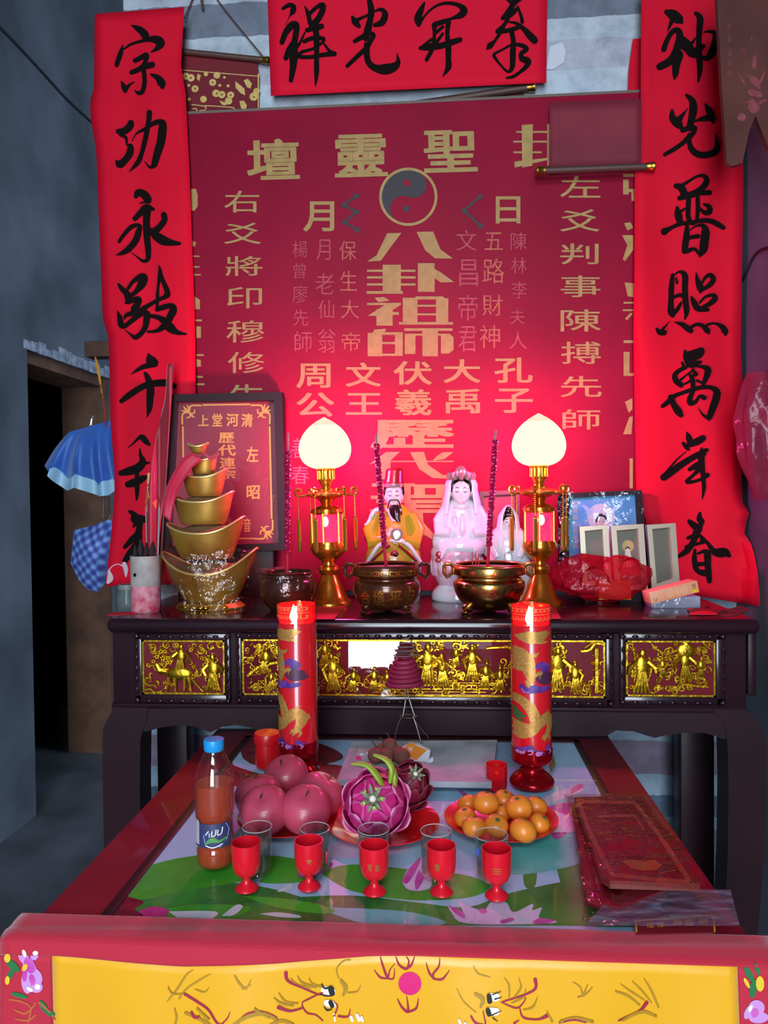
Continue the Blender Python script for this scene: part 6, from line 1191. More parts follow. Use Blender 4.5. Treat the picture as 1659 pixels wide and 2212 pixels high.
# red paper pieces on the altar top
m_rp = M('red_paper_flat', '#c2142c', .6)
def flatpaper(P, Z, name, label, cat='paper', m_=None, mk=None):
    f = lambda x, y: onZ(x, y, Z); mb = MB(); mb.prism(P, lambda x, y: onZ(x, y, Z+.0008), (0, 0, -.0008)); o = mb.build(name, m_ or m_rp, smooth=0); return tag(o, label, cat)
flatpaper([(640, 1312), (748, 1308), (722, 1337), (600, 1338)], ZA+.0006, 'red_paper', 'red paper square lying on the altar under the left lamp')
flatpaper([(1150, 1310), (1196, 1306), (1212, 1336), (1150, 1337)], ZA+.0006, 'red_paper', 'red paper square lying on the altar under the right lamp')
flatpaper([(232, 1330), (240, 1322), (300, 1320), (296, 1326)], ZA+.0006, 'red_paper', 'small red paper scrap at the left end of the altar top')
o = MB(); 
def pk(u, v): p = onZ(1490+u*62+v*-6, 1330-v*14, ZA); return p+Vector((0, 0, .002+.008*math.sin(PI*u)*math.sin(PI*v)))
tag(MB().grid(pk, 14, 8).build('red_packet', m_rp, solid=.001), 'small folded red packet at the right front of the altar top', 'packet')
tag(MB().prism([(1548, 1322), (1600, 1308), (1620, 1316), (1590, 1330), (1560, 1332)], lambda x, y: onZ(x, y, ZA+.0012), (0, 0, -.001)).build('red_paper', M('brown_red_scrap', '#7a1c22', .7, noise='#46282a', scale=40), smooth=0), 'brownish red paper scrap at the right end of the altar top', 'paper')
# blue umbrellas, beam and cords left of the couplet --------------------------------
YU = 2.56
bp = onY(190, 760, YU)
tag(MB().box((bp.x, YU-.03, onY(200, 774, YU).z), (XP+.03, YU+.03, onY(200, 740, YU).z), .004).build('wooden_beam', M('old_beam', '#54382c', .75, noise='#3d281f', scale=15)), 'short wooden beam end sticking out left of the couplet above the umbrella', 'beam')
uA = lambda x, y, d=0.: onY(x, y, YU-.02-d)
t = thing('umbrella', 'blue folded umbrella hanging half open from the beam end, upper of the two', 'umbrella', uA(205, 905))
m_ub = M('blue_nylon', '#2a5fae', .5, sheen=.3, noise='#2451a0', scale=6); m_ul = M('pale_blue_lining', '#8fb6cc', .5)
apex = uA(232, 912); rimp = [(96, 1006), (120, 1030), (143, 1050), (165, 1043), (190, 1052), (215, 1062), (240, 1060), (262, 1040), (250, 985)]
def can(u, v):
    i = u*(len(rimp)-1); k0 = min(int(i), len(rimp)-2); qq = i-k0; x = rimp[k0][0]+(rimp[k0+1][0]-rimp[k0][0])*qq; y = rimp[k0][1]+(rimp[k0+1][1]-rimp[k0][1])*qq
    top = uA(150+u*100, 933-28*u); r = uA(x, y, .05*math.sin(u*PI)+.02*math.sin(u*25)); p = top+(r-top)*v; return p+Vector((0, -.03*math.sin(PI*v)*math.sin(PI*u)-.012*math.sin(u*19)*v, .01*math.sin(PI*v)))
MB().grid(can, 48, 16).build('canopy', m_ub, t)
def inn(u, v):
    p = can(.06+u*.9, .80+.20*v); return p+Vector((0, .004, .0))+Vector((0, -.012*v, -.016*v))
MB().grid(inn, 40, 5).build('canopy_lining', m_ul, t)
MB().tube([uA(198, 905), uA(196, 918)], .004, 8).tube([uA(201, 898, 0), uA(194, 920, 0)], .0025, 6).build('tip', M('pale_metal', '#c7c7c2', .3, .8), t)
MB().tube([uA(143, 1048), uA(141, 1052)], .004, 6).build('rib_tip', MATS['pale_metal'], t)
MB().tube([uA(232, 912, -.01), uA(225, 1030, -.01), uA(222, 1120, -.01)], .005, 8).build('shaft', m_rod, t)
t = thing('umbrella', 'blue checked folded umbrella hanging below the plain blue one', 'umbrella', uA(200, 1180, -.03))
def plaid():
    m = M('blue_check', '#4262ae', .6); nt = m.node_tree; b = nt.nodes['Principled BSDF']; tc = nt.nodes.new('ShaderNodeTexCoord'); mp_ = nt.nodes.new('ShaderNodeMapping'); mp_.inputs['Rotation'].default_value = (0, math.radians(32), 0)
    nt.links.new(tc.outputs['Object'], mp_.inputs['Vector']); mixes = []
    for ax, col in (('X', '#8fa0d0'), ('Z', '#8aa6d6')):
        w = nt.nodes.new('ShaderNodeTexWave'); w.bands_direction = ax; w.inputs['Scale'].default_value = 11; w.inputs['Distortion'].default_value = .4; nt.links.new(mp_.outputs[0], w.inputs['Vector']); mixes.append(w)
    a = nt.nodes.new('ShaderNodeMath'); a.operation = 'ADD'; nt.links.new(mixes[0].outputs['Fac'], a.inputs[0]); nt.links.new(mixes[1].outputs['Fac'], a.inputs[1])
    r = nt.nodes.new('ShaderNodeValToRGB'); r.color_ramp.elements[0].color = (*lin('#3a3f86'), 1); r.color_ramp.elements[0].position = .15; r.color_ramp.elements[1].color = (*lin('#7d9cd0'), 1); r.color_ramp.elements[1].position = 1.0; e_ = r.color_ramp.elements.new(.55); e_.color = (*lin('#4a68b4'), 1)
    sc = nt.nodes.new('ShaderNodeMath'); sc.operation = 'MULTIPLY'; sc.inputs[1].default_value = .55; nt.links.new(a.outputs[0], sc.inputs[0]); nt.links.new(sc.outputs[0], r.inputs[0]); nt.links.new(r.outputs[0], b.inputs['Base Color']); return m
Lp = [(235, 1122), (200, 1136), (160, 1145), (155, 1190), (152, 1215), (160, 1232), (170, 1252), (190, 1274), (212, 1278), (226, 1262), (245, 1200), (250, 1130)]
ctr = (205, 1195)
def pl(u, v):
    i = u*len(Lp); k0 = int(i) % len(Lp); qq = i-int(i); a, b = Lp[k0], Lp[(k0+1) % len(Lp)]; x = a[0]+(b[0]-a[0])*qq; y = a[1]+(b[1]-a[1])*qq
    return uA(ctr[0]+(x-ctr[0])*v, ctr[1]+(y-ctr[1])*v, -.03+.06*(1-v*v)+.008*math.sin(u*38)*v)
MB().grid(pl, 60, 12).build('canopy', plaid(), t)
MB().tube([uA(238, 1110, -.035), uA(205, 1270, -.035)], .005, 8).build('shaft', m_rod, t)
t = thing('ribbon_cord', 'yellow and red ribbon cord hanging from the beam end beside the couplet', 'cord', uA(206, 770))
mb = MB(); mb.stroke([(206, 772, 3), (212, 800, 7), (217, 830, 4), (222, 860, 2.5)], lambda x, y: uA(x, y, .012)); mb.build('yellow_ribbon', M('yellow_ribbon', '#b97f22', .6), t, solid=.0008)
mb = MB(); mb.stroke([(217, 830, 2), (223, 870, 2), (228, 920, 3), (235, 1000, 3)], lambda x, y: uA(x, y, .012)); mb.build('red_cord', M('red_cord', '#8c1c22', .6), t, solid=.0008)
mb = MB(); mb.stroke([(238, 940, 4), (238, 1000, 6), (240, 1060, 8)], lambda x, y: uA(x, y, .014)); mb.build('gold_tassel', M('gold_tassel', '#a8701e', .5, bump=.6, scale=90), t, solid=.002)
# pink bag and black cable on the right wall
bx = onY(1632, 950, 2.28)
t = thing('plastic_bag', 'pink translucent plastic bag hanging on the right wall beside the couplet', 'plastic bag', Vector((XR-.05, 2.13, onY(1632, 810, 2.13).z)))
def hb(u, v):
    a = 2*PI*u; y = 806+v*275; w = 10+44*math.sin(PI*min(1, .12+v*.86))**.7; n = mathutils.noise.noise(Vector((math.cos(a)*2, math.sin(a)*2, v*4)))
    c0 = onY(1652, y, 2.13); r = w*(1+.25*n)*pxm(c0); return Vector((min(XR-.004, c0.x+r*math.cos(a)-.004), c0.y+r*.7*math.sin(a), c0.z))
MB().grid(hb, 40, 30).build('bag', film('pink_film', '#a83a58', .38, .18, .8, 18), t)
MB().tube([Vector((XR+.001, 2.13, onY(1640, 806, 2.13).z)), Vector((XR-.03, 2.13, onY(1640, 803, 2.13).z))], .004, 8).build('hook', m_rod, t)
tag(MB().tube(spl([onX(1600, 612, XR-.004), onX(1612, 590, XR-.004), onX(1625, 560, XR-.004), onX(1640, 542, XR-.004), onX(1662, 535, XR-.004), onX(1720, 520, XR-.004)]), .004, 8).build('cable', M('black_cable', '#1c1c22', .5)), 'black cable running up the right wall beside the couplet', 'cable')
tag(MB().tube(spl([onX(-20, 40, XL+.004), onX(30, 90, XL+.004), onX(90, 155, XL+.004), onX(140, 210, XL+.004), onX(180, 248, XL+.004), onX(210, 275, XL+.004)]), .006, 8).build('cable', MATS['black_cable']), 'dark cable running down the upper left wall towards the couplet', 'cable')
# ------------------------------------------------------------------ things on the offering table
def on2(x, y): return onZ(x, y, ZG)
m_rpl = M('red_plastic', '#c4141c', .32, coat=.2); m_rgl = M('red_glass', '#b5101c', .12, coat=.5)
# tall candles ------------------------------------------------------------
q = PX(1149, 1692, ZG); R0 = 43.5*q.k; zz = lambda y: q.z(y)-q.Z
t = thing('tall_candle', 'tall red dragon candle in glass, to the right behind the oranges', 'candle', q.b, 'tall dragon candles')
m_wax = M('red_wax', '#d3101e', .3, coat=.8, sub=.0)
c = q.b
bp_ = q.prof([(46, 1693), (48, 1688), (47, 1682), (39, 1673), (28, 1664), (24.5, 1656), (27, 1649), (39, 1643), (44, 1637), (44.5, 1622), (44.5, 1609)])
MB().lathe(c, [(a[0], a[1]) for a in smooth([(r, z, 0) for r, z in bp_], 3)], 44).build('candle_base', M('red_metallic', '#a80f1a', .16, .75), t)
MB().lathe(c, [(0, zz(1612)), (R0*.985, zz(1612)), (R0*.985, zz(1352)), (R0*.90, zz(1346)), (0, zz(1348))], 44).build('wax', m_wax, t)
m_ctop = film('red_glass_wall', '#ff2a30', .30, .06, .05)
MB().shell(c, [(R0, zz(1616)), (R0, zz(1306)), (R0*.965, zz(1306)), (R0*.965, zz(1350))], 44).build('glass_tube', pane('candle_glass', .03), t)
MB().shell(c, [(R0*.95, zz(1350)), (R0*.95, zz(1307))], 44).build('red_glass_top', m_ctop, t)
MB().lathe(c+Vector((-.004, -.006, zz(1350))), [(.0015, 0), (.006, .006), (.0085, .014), (.006, .024), (.0025, .034), (0, .040)], 16).build('flame', M('flame', '#ffd9a0', .3, emit=(1.0, .50, .20), es=24), t)
MB().tube([c+Vector((0, 0, zz(1352))), c+Vector((0, 0, zz(1342)))], .0015, 6).build('wick', m_ink, t)
def oc(d):
    def f(x, y):
        a = max(-1.5, min(1.5, (x-1142)/43.5)); a = math.asin(max(-.995, min(.995, a))) if abs(a) <= 1 else a
        return c+Vector((math.sin(a)*(R0+d), -math.cos(a)*(R0+d), zz(y)))
    return f
m_drg = M('dragon_gold_decal', '#b5803e', .38, .45, noise='#c99650', scale=160); m_drl = M('dragon_line', '#d9b06a', .4, .4); m_pur = M('purple_cloud_decal', '#43206a', .4, noise='#693c92', scale=50); m_dpu = M('dark_cloud_decal', '#4a2540', .4); m_gre = M('green_mane_decal', '#2c5a2c', .4); m_lilc = M('lilac_decal', '#b06aa8', .4)
kk = 589/1659
def d3(L): return [[(1070+x*kk, 1300+y*kk, w*kk) for x, y, w in st] for st in L]
def decal(nm, mat, L, d, par=t):
    mb = MB()
    for st in L: mb.stroke(st, oc(d), 6, 6)
    return mb.build(nm, mat, par, smooth=60)
decal('dragon_decal', m_drg, d3([
    [(110, 190, 20), (170, 195, 70), (240, 195, 60), (300, 175, 10)], [(200, 215, 30), (260, 225, 20), (290, 225, 6)], [(240, 175, 30), (290, 160, 6)],
    [(84, 290, 70), (120, 300, 90), (160, 340, 95), (180, 400, 70), (185, 450, 40), (165, 485, 12)], [(84, 360, 60), (130, 370, 60)], [(185, 300, 20), (215, 300, 22), (235, 282, 4)], [(180, 440, 26), (215, 420, 22), (246, 405, 20), (240, 440, 6)], [(165, 460, 22), (175, 490, 10)],
    [(84, 560, 50), (130, 570, 55), (175, 610, 60), (205, 660, 66), (215, 720, 60), (190, 760, 40), (130, 770, 60), (90, 760, 50)], [(90, 720, 60), (150, 735, 60), (210, 730, 50)], [(220, 730, 40), (260, 690, 55), (290, 670, 45), (300, 730, 40), (280, 780, 30), (262, 812, 6)], [(250, 670, 30), (275, 650, 16), (302, 632, 4)], [(285, 770, 20), (300, 800, 12), (290, 820, 4)], [(265, 780, 20), (250, 800, 8)], [(295, 690, 20), (318, 690, 12), (322, 720, 4)]]), .0004)
decal('cloud_decal', m_pur, d3([[(225, 370, 30), (250, 360, 40), (280, 380, 44), (260, 405, 40)], [(135, 490, 30), (160, 510, 40), (210, 500, 46), (250, 505, 36), (290, 500, 26)], [(100, 870, 20), (140, 870, 36), (180, 860, 50), (200, 880, 44), (250, 885, 30)], [(285, 850, 24), (300, 880, 44)]]), .0006)
decal('cloud_decal', m_dpu, d3([[(240, 440, 50), (275, 450, 60), (305, 455, 36)], [(270, 420, 34), (300, 430, 36)]]), .0008)
decal('cloud_decal', m_lilc, d3([[(110, 880, 20), (140, 882, 16), (150, 870, 6)], [(170, 870, 8), (190, 866, 10), (190, 885, 8), (172, 890, 6)], [(225, 885, 30), (250, 880, 10)], [(295, 870, 8), (305, 880, 8), (298, 892, 6)], [(135, 500, 6), (150, 520, 6), (180, 520, 6)]]), .0009)
decal('mane_decal', m_gre, d3([[(95, 620, 20), (115, 650, 34), (140, 665, 20), (160, 660, 4)], [(100, 660, 24), (130, 690, 14), (150, 685, 4)]]), .0010)
decal('dragon_line', m_drl, d3([[(190, 570, 3), (220, 620, 3), (232, 690, 3)], [(120, 380, 3), (165, 390, 3), (180, 420, 3)], [(120, 210, 2), (180, 225, 2), (250, 232, 2)], [(150, 720, 3), (190, 745, 3), (215, 740, 3)]] + [[(150+i*12, 600+i*22, 4), (165+i*10, 590+i*22, 4)] for i in range(5)] + [[(110+i*14, 300+i*18, 4), (122+i*14, 292+i*18, 4)] for i in range(5)]), .0011)
mb = MB(); of = oc(.0004)
for i in range(9):
    x = 1102+i*9.4
    for st in ([(x, 1318, 1), (x, 1310, 1), (x+7, 1310, 1), (x+7, 1316, 1), (x+3, 1316, 1)], [(x, 1322, 1), (x+8, 1322, 1)], [(x+1, 1328, 1), (x+1, 1334, 1), (x+7, 1334, 1), (x+7, 1327, 1)]):
        for a_, b_ in zip(st, st[1:]): mb.stroke([a_, b_], of, 2, 1, cap=False)
mb.build('fret_band', m_drl, t, smooth=0)
c2 = dup(t, on2(646, 1676), 'tall red dragon candle in glass, to the left behind the apples'); c2.rotation_euler.z = math.radians(-34)
# red cups with electric candles, red jar --------------------------------------------
def lathe_thing(name, label, cat, x, y, parts, group=None, seg=36, dy=0):
    q = PX(x, y, ZG); t = thing(name, label, cat, q.b, group)
    for nm, mat, L, shell_ in parts:
        pr = q.prof(L); mb = MB(); (mb.shell if shell_ else mb.lathe)(q.b, pr, seg); mb.build(nm, mat, t)
    return t, q
m_ycup = M('warm_bulb', '#e0a020', .3, emit=(1, .55, .05), es=1.2)
t, q = lathe_thing('red_cup', 'small red candle cup behind the plate of oranges', 'cup', 1073, 1703, [('cup', film('red_cup_wall', '#e01822', .62, .15, .05), [(21, 1703), (22, 1700), (23, 1650), (22, 1650), (20.5, 1698)], True), ('wax', M('red_wax_dim', '#b8101c', .4), [(0, 1702), (20, 1702), (20, 1676), (0, 1674)], False)])
MB().ball(q.b+Vector((0, -.004, q.z(1668)-q.Z)), (.004, .004, .002), 10, 8).build('tiny_bulb', m_ycup, t)
t, q = lathe_thing('red_cup', 'small dark red candle cup behind the apples', 'cup', 664, 1668, [('cup', film('red_cup_dim', '#a8101c', .65, .2, .05), [(20, 1668), (21, 1664), (23, 1630), (22, 1630), (19, 1664)], True), ('wax', MATS['red_wax_dim'], [(0, 1667), (19, 1667), (20, 1646), (0, 1645)], False)])
t, q = lathe_thing('red_jar', 'red plastic screw top jar beside the left candle', 'jar', 578, 1654, [('jar_body', m_rpl, [(24, 1654), (26, 1650), (26, 1606), (25, 1600)], False), ('jar_lid', m_rpl, [(28, 1604), (29, 1600), (29, 1586), (27, 1582), (0, 1581)], False)])
# apples, dragon fruit, mandarins ------------------------------------------------------
def plate(x, y, hw, label, mat=m_rpl, group='red plates'):
    p = on2(x, y); r = hw*pxm(p); t = thing('fruit_plate', label, 'plate', p, group)
    pr = [(r*.55, 0), (r*.62, .001), (r*.72, .006), (r*.9, .013), (r, .017), (r*1.0, .0185), (r*.9, .0150), (r*.7, .008), (r*.6, .0035), (0, .003)]
    MB().lathe(p, [(0, 0)]+pr, 56).build('plate', mat, t); return p, r
mp_ = M('clear_red_plastic', '#d21a20', .25, coat=.4)
def fruitmb(c, r, sq, dim, axis=(0, 0, 1), lob=0.):
    mb = MB(); rot = Vector((0, 0, 1)).rotation_difference(Vector(axis)).to_matrix(); seg, rings = 36, 22; v = []; f = []
    for i in range(rings+1):
        th = PI*i/rings
        for k in range(seg):
            a = 2*PI*k/seg; rr = r*(1-dim*math.exp(-(th/.42)**2)-dim*.7*math.exp(-((PI-th)/.4)**2))*(1+lob*math.cos(5*a)*math.sin(th)**2*(.5-.5*math.cos(th)))
            p = Vector((rr*math.sin(th)*math.cos(a), rr*math.sin(th)*math.sin(a), rr*math.cos(th)*sq)); v.append(Vector(c)+rot @ p)
    for i in range(rings):
        for k in range(seg): k2 = (k+1) % seg; f.append((i*seg+k, (i+1)*seg+k, (i+1)*seg+k2, i*seg+k2))
    return mb.add(v, f)
pp, pr_ = plate(622, 1782, 108, 'red plastic plate carrying the red apples')
m_app = M('apple_skin', '#a01d3c', .38, noise='#c2506a', scale=7, coat=.15, detail=6)
m_stem = M('brown_stem', '#4a3020', .7)
ps = pxm(pp)
ap = [((572, 1750), .050, 'large red apple at the front left of the apple plate', (-.1, -.5, .85)), ((660, 1748), .050, 'large red apple at the front right of the apple plate', (.1, -.4, .9)), ((558, 1718), .049, 'dark red apple at the back left of the apple plate', (-.2, .1, .95)), ((692, 1715), .049, 'red apple at the back right of the apple plate', (.5, .1, .85)), ((618, 1678), .0505, 'red apple sitting on top of the other apples', (-.25, -.35, .9))]
zap = ZG+.011
for i, ((x, y), r, lab, ax) in enumerate(ap):
    if i == 4:
        cen = onY(x, y, 1.452)
    else:
        cz = zap+r*.86; cen = onZ(x, y, cz)
    r2 = r*.88
    t = thing('apple', lab, 'apple', cen-Vector((0, 0, r2*.86)), 'apples on the red plate')
    fruitmb(cen, r2, .90, .22, ax).build('apple_flesh', m_app, t); a = Vector(ax).normalized(); MB().tube([cen+a*r2*.66, cen+a*r2*.82+Vector((.001, 0, 0)), cen+a*r2*.95+Vector((.004, 0, 0))], .0016, 6).build('stem', m_stem, t)
# mandarins
po, pro = plate(1082, 1785, 122, 'red plastic plate carrying the mandarin oranges', mp_)
m_man = M('mandarin_peel', '#d8701a', .38, noise='#e08a2c', scale=10, bump=.35, coat=.15, detail=10); m_calyx = M('green_calyx', '#4a5a20', .7)
s_ = 580/1659
om = [((930, 590), .78, (-.1, -.1, 1), 'behind left, green leaf scar up'), ((985, 648), .85, (.1, .2, 1), 'at the front left'), ((1122, 640), .84, (.1, -.5, .85), 'yellowish, in the front middle'), ((1287, 670), .96, (.3, .3, .9), 'biggest, at the front right'), ((1390, 625), .74, (.5, -.2, .8), 'at the far right edge'), ((945, 505), .74, (-.4, .3, .9), 'at the back left'), ((1370, 520), .78, (.4, .2, .9), 'at the back right'), ((1058, 500), .92, (.1, .1, 1), 'on top at the left'), ((1170, 478), .74, (.2, -.2, 1), 'yellowish, at the back middle'), ((1262, 530), .94, (-.2, -.2, 1), 'on top at the right'), ((1150, 560), .70, (0, 0, 1), 'half hidden in the middle of the heap')]
yO = po.y
dep = [-.030, -.075, -.072, -.080, -.035, .040, .030, -.022, .045, -.022, .0]
lay = [0, 0, 0, 0, 0, 0, 0, 1, 0, 1, 0]
for ((x, y), rr, ax, lab), dp in zip(om, dep):
    X, Y_ = 680+x*s_, 1560+y*s_; cen = onY(X, Y_, yO+dp); r = 31*rr*pxm(cen)
    t = thing('mandarin', 'orange mandarin %s on the red plate' % lab, 'mandarin', cen-Vector((0, 0, r*.8)), 'mandarins on the red plate')
    fruitmb(cen, r, .86, .10, ax).build('peel', m_man, t); a = Vector(ax).normalized(); mb = MB(); mb.ball(cen+a*r*.775, (.004, .004, .0016), 10, 6, Vector((0, 0, 1)).rotation_difference(a).to_matrix()); mb.build('calyx', m_calyx, t)
# dragon fruit
pd, prd = plate(826, 1792, 124, 'wide red plastic plate carrying the dragon fruit', mp_)
m_df = M('dragonfruit_skin', '#c41f78', .42, noise='#c9307f', scale=9, coat=.15); m_dl = M('dragonfruit_scale', '#b8206e', .45, noise='#8aa03a', scale=14); m_grn = M('green_scale', '#8a9c3a', .5, noise='#aab84a', scale=30); m_calx = M('grey_green_end', '#7d8268', .7)
def dragonfruit(cen, R, tilt, label, mats, frontend=True):
    """tilt: axis from stem end (far) to flower end (near the viewer)"""
    t = thing('dragon_fruit', label, 'dragon fruit', cen-Vector((0, 0, R)), 'dragon fruit on the plate'); ax = Vector(tilt).normalized(); rot = Vector((0, 0, 1)).rotation_difference(ax).to_matrix()
    mb = MB(); mb.ball(cen, (R, R, R*1.22), 32, 22, rot); mb.build('fruit', mats[0], t)
    rg = random.Random(4)
    for ring, (th, n, L_) in enumerate(((.50, 5, .55), (.95, 7, .60), (1.45, 7, .62), (1.95, 6, .60), (2.4, 5, .6))):
        for k in range(n):
            a = 2*PI*(k+.5*(ring % 2))/n+rg.uniform(-.1, .1)
            def sc(u, v, a=a, th=th, L_=L_):
                w = (u-.5)*1.15*(1-.82*v**2.2); tt = th+.32-v*L_*1.1; lift = 1.012+.035*(1-abs(2*u-1))*(1-v)+.25*v**2
                p = Vector((R*lift*math.sin(tt)*math.cos(a+w), R*lift*math.sin(tt)*math.sin(a+w), R*1.22*lift*math.cos(tt))); return cen+rot @ p
            mb = MB().grid(sc, 6, 8); v_ = mb.v; mb.mi = [((1 if ring < 1 else 3) if i//6 == 7 else 2 if i//6 == 6 or i % 6 in (0, 5) else 0) for i in range(len(mb.f))]; mb.build('scale_leaf', [mats[2], mats[1], mats[3], mats[4] if len(mats) > 4 else mats[3]], t, solid=.0014)
    e = cen+ax*R*1.22
    mb = MB()
    for k in range(7):
        a = 2*PI*k/7; d_ = rot @ Vector((math.cos(a), math.sin(a), 0)); mb.tube([e-ax*.002+d_*R*.16, e+ax*.008+d_*R*.28, e+ax*.010+d_*R*.44], [R*.09, R*.08, R*.02], 6)
    mb.build('dried_flower_end', m_calx, t)
    MB().ball(e+ax*.004, (R*.12,)*3, 10, 8).build('flower_core', M('pale_core', '#d9cfc4', .6), t)
    return t
cenD = Vector((onZ(812, 1752, ZG+.052).x, onZ(812, 1752, ZG+.052).y, ZG+.060))
dragonfruit(cenD+Vector((0, 0, .003)), .0505, (0, -.86, .50), 'bright pink dragon fruit with green tipped scales at the front of the plate', [m_df, m_grn, M('dragonfruit_bract', '#d0287f', .45, noise='#c02a70', scale=25), M('pale_bract_edge', '#d9569a', .5), M('pale_bract_tip', '#d98ab4', .5)])
cen2 = cenD+Vector((.048, .098, -.004)); dragonfruit(cen2, .038, (.3, -.5, .6), 'dark red dragon fruit half hidden behind the pink one', [M('dark_dragonfruit', '#6a1226', .5), M('dark_scale', '#5a2a30', .5), M('dark_bract', '#741530', .5), M('dark_bract_edge', '#7a2a3a', .5)])
# long green scale leaves curling up from the fruit
m_lf = M('green_leaf_tip', '#9aa83a', .45, noise='#7c9428', scale=25)
for st, lab in (([(828, 1700, .030), (812, 1672, .030), (790, 1652, .03), (758, 1650, .03)], ''), ([(842, 1690, .02), (846, 1660, .02), (832, 1640, .02), (806, 1630, .02)], ''), ([(852, 1705, .01), (852, 1670, .01), (842, 1640, .01)], '')):
    pts = [onY(x, y, cenD.y-.02-d_*.5) for x, y, d_ in st]; n = len(spl(pts, 5)); o = MB().tube(spl(pts, 5), [.0115*(1-.75*(i/(n-1))**2) if i > 3 else .0115*(.5+.12*i) for i in range(n)], 10, flat=.55).build('leaf_tip', m_lf, bpy.data.objects['dragon_fruit'])
# longans on the grey board
# grey board on small blocks
Bc = [(760, 1602), (1074, 1598), (1062, 1690), (728, 1684)]
zB = ZG+.022
t = thing('stone_slab', 'grey weathered slab on small feet behind the fruit plates', 'slab', onZ(900, 1645, ZG))
MB().prism(Bc, lambda x, y: onZ(x, y, zB), (0, 0, -.012)).build('slab', M('grey_slate', '#b6c0c6', .8, noise='#8d969b', scale=12, bump=.3), t)
for x, y in ((990, 1688), (760, 1680), (1050, 1610), (790, 1610)): p = onZ(x, y, zB-.012); MB().box((p.x-.009, p.y-.002, ZG), (p.x+.009, p.y+.012, zB-.012)).build('slab_foot', M('pale_block', '#9aa6b0', .7), t)
def onG(x, y): return onZ(x, y, zB+.0005)
m_lon = M('longan_skin', '#7d5244', .75, noise='#6a4034', scale=30, bump=.2)
for i, (x, y, r, lab) in enumerate(((842, 1608, 16, 'topmost longan of the little heap on the grey slab'), (828, 1622, 17, 'brown longan at the left back of the little heap on the slab'), (858, 1632, 17, 'brown longan in the middle of the little heap on the slab'), (812, 1650, 18, 'dark brown longan at the front left of the heap on the slab'), (868, 1655, 18, 'brown longan at the front right beside the white sweet wrapper'), (835, 1648, 17, 'brown longan between the green leaf tips on the slab'))):
    cen = onY(x, y+2, onG(840, 1648).y+(.02 if i == 0 else [.03, .03, .012, -.004, -.006, -.002][i])); rr = r*pxm(cen); cen.z = max(cen.z, zB+rr)
    tt = thing('longan', lab, 'fruit', cen-Vector((0, 0, rr)), 'longans on the slab'); fruitmb(cen, rr, .96, .03).build('shell', m_lon, tt)
    if i in (0, 1, 3): MB().tube([cen+Vector((0, 0, rr*.95)), cen+Vector((-.002, 0, rr*1.3)), cen+Vector((-.008, 0, rr*1.7))], .0014, 6).build('stalk', m_stem, tt)
# sweet wrappers
def wrapper(P, lab, mats, Y, pr=None):
    t = thing('sweet_wrapper', lab, 'wrapper', onY(P[0][0], P[0][1], Y)); 
    return t
Yw = onG(900, 1650).y
f = lambda x, y: onY(x, y, Yw+.02+(y-1640)*-.0007)
t = thing('sweet_wrapper', 'crumpled white and orange snack packet lying on the grey slab', 'wrapper', onG(895, 1655))
MB().prism([(860, 1622), (884, 1606), (906, 1610), (930, 1622), (926, 1640), (915, 1654), (900, 1650), (880, 1655), (866, 1650)], f, (0, .012, 0)).build('packet', M('white_foil', '#c9ced8', .4, bump=.5, scale=40), t, smooth=0)
MB().prism([(868, 1619), (886, 1604), (922, 1620), (898, 1642)], lambda x, y: f(x, y)+Vector((0, -.002, 0)), (0, .002, 0)).build('orange_panel', M('orange_print', '#d8801e', .4), t, smooth=0)
mb = MB(); glyph(mb, '米', (882, 1612, 892, 1622), lambda x, y: f(x, y)+Vector((0, -.0026, 0)), .02); mb.build('packet_print', MATS['white_foil'], t, smooth=0)
MB().prism([(884, 1664), (912, 1652), (930, 1636), (936, 1634), (936, 1642), (900, 1666), (886, 1672)], lambda x, y: f(x, y)+Vector((0, -.006, 0)), (0, .008, 0)).build('packet_tail', MATS['white_foil'], t, smooth=0)
t = thing('sweet_wrapper', 'small clear and red sweet wrapper among the longans', 'wrapper', onG(785, 1650))
fw = lambda x, y: onY(x, y, Yw-.005)
MB().prism([(762, 1642), (774, 1620), (784, 1618), (806, 1632), (830, 1632), (832, 1640), (800, 1644), (776, 1648)], fw, (0, .006, 0)).build('clear_foil', M('clear_foil', '#a9a4a4', .2, .5, bump=.8, scale=60), t, smooth=0)
MB().prism([(768, 1634), (778, 1632), (782, 1640), (770, 1642)], lambda x, y: fw(x, y)+Vector((0, -.001, 0)), (0, .001, 0)).build('red_print', m_pk, t, smooth=0); MB().prism([(808, 1632), (826, 1630), (830, 1636), (812, 1638)], lambda x, y: fw(x, y)+Vector((0, -.001, 0)), (0, .001, 0)).build('red_print', m_rpl, t, smooth=0)
# coil incense on a wire tripod
YI = onG(885, 1612).y+.03
t = thing('coil_incense_stand', 'pink coil incense on a wire tripod standing on the grey slab', 'incense coil', onY(885, 1606, YI))
m_wire = M('steel_wire', '#8d8580', .3, .9); m_ashcoil = M('grey_ash_coil', '#5d5856', .8); m_coil = M('maroon_coil', '#7d1438', .6)
o = lambda x, y, d=0.: onY(x, y, YI-d)
ring = o(882, 1547); k = pxm(ring)
mb = MB(); mb.tube([ring+Vector((18*k*math.cos(2*PI*i/24), 14*k*math.sin(2*PI*i/24), 0)) for i in range(24)], .0014, 6, True); mb.build('wire_ring', m_wire, t)
for x0, x1, d_ in ((868, 852, .02), (892, 912, .03), (890, 926, -.03)): MB().tube(spl([o(x0, 1548, d_*.4), o((x0+x1)/2-2, 1570, d_*.7), Vector((o(x1, 1606).x, YI-d_, zB+.001))], 3), .0016, 6).build('wire_leg', m_wire, t)
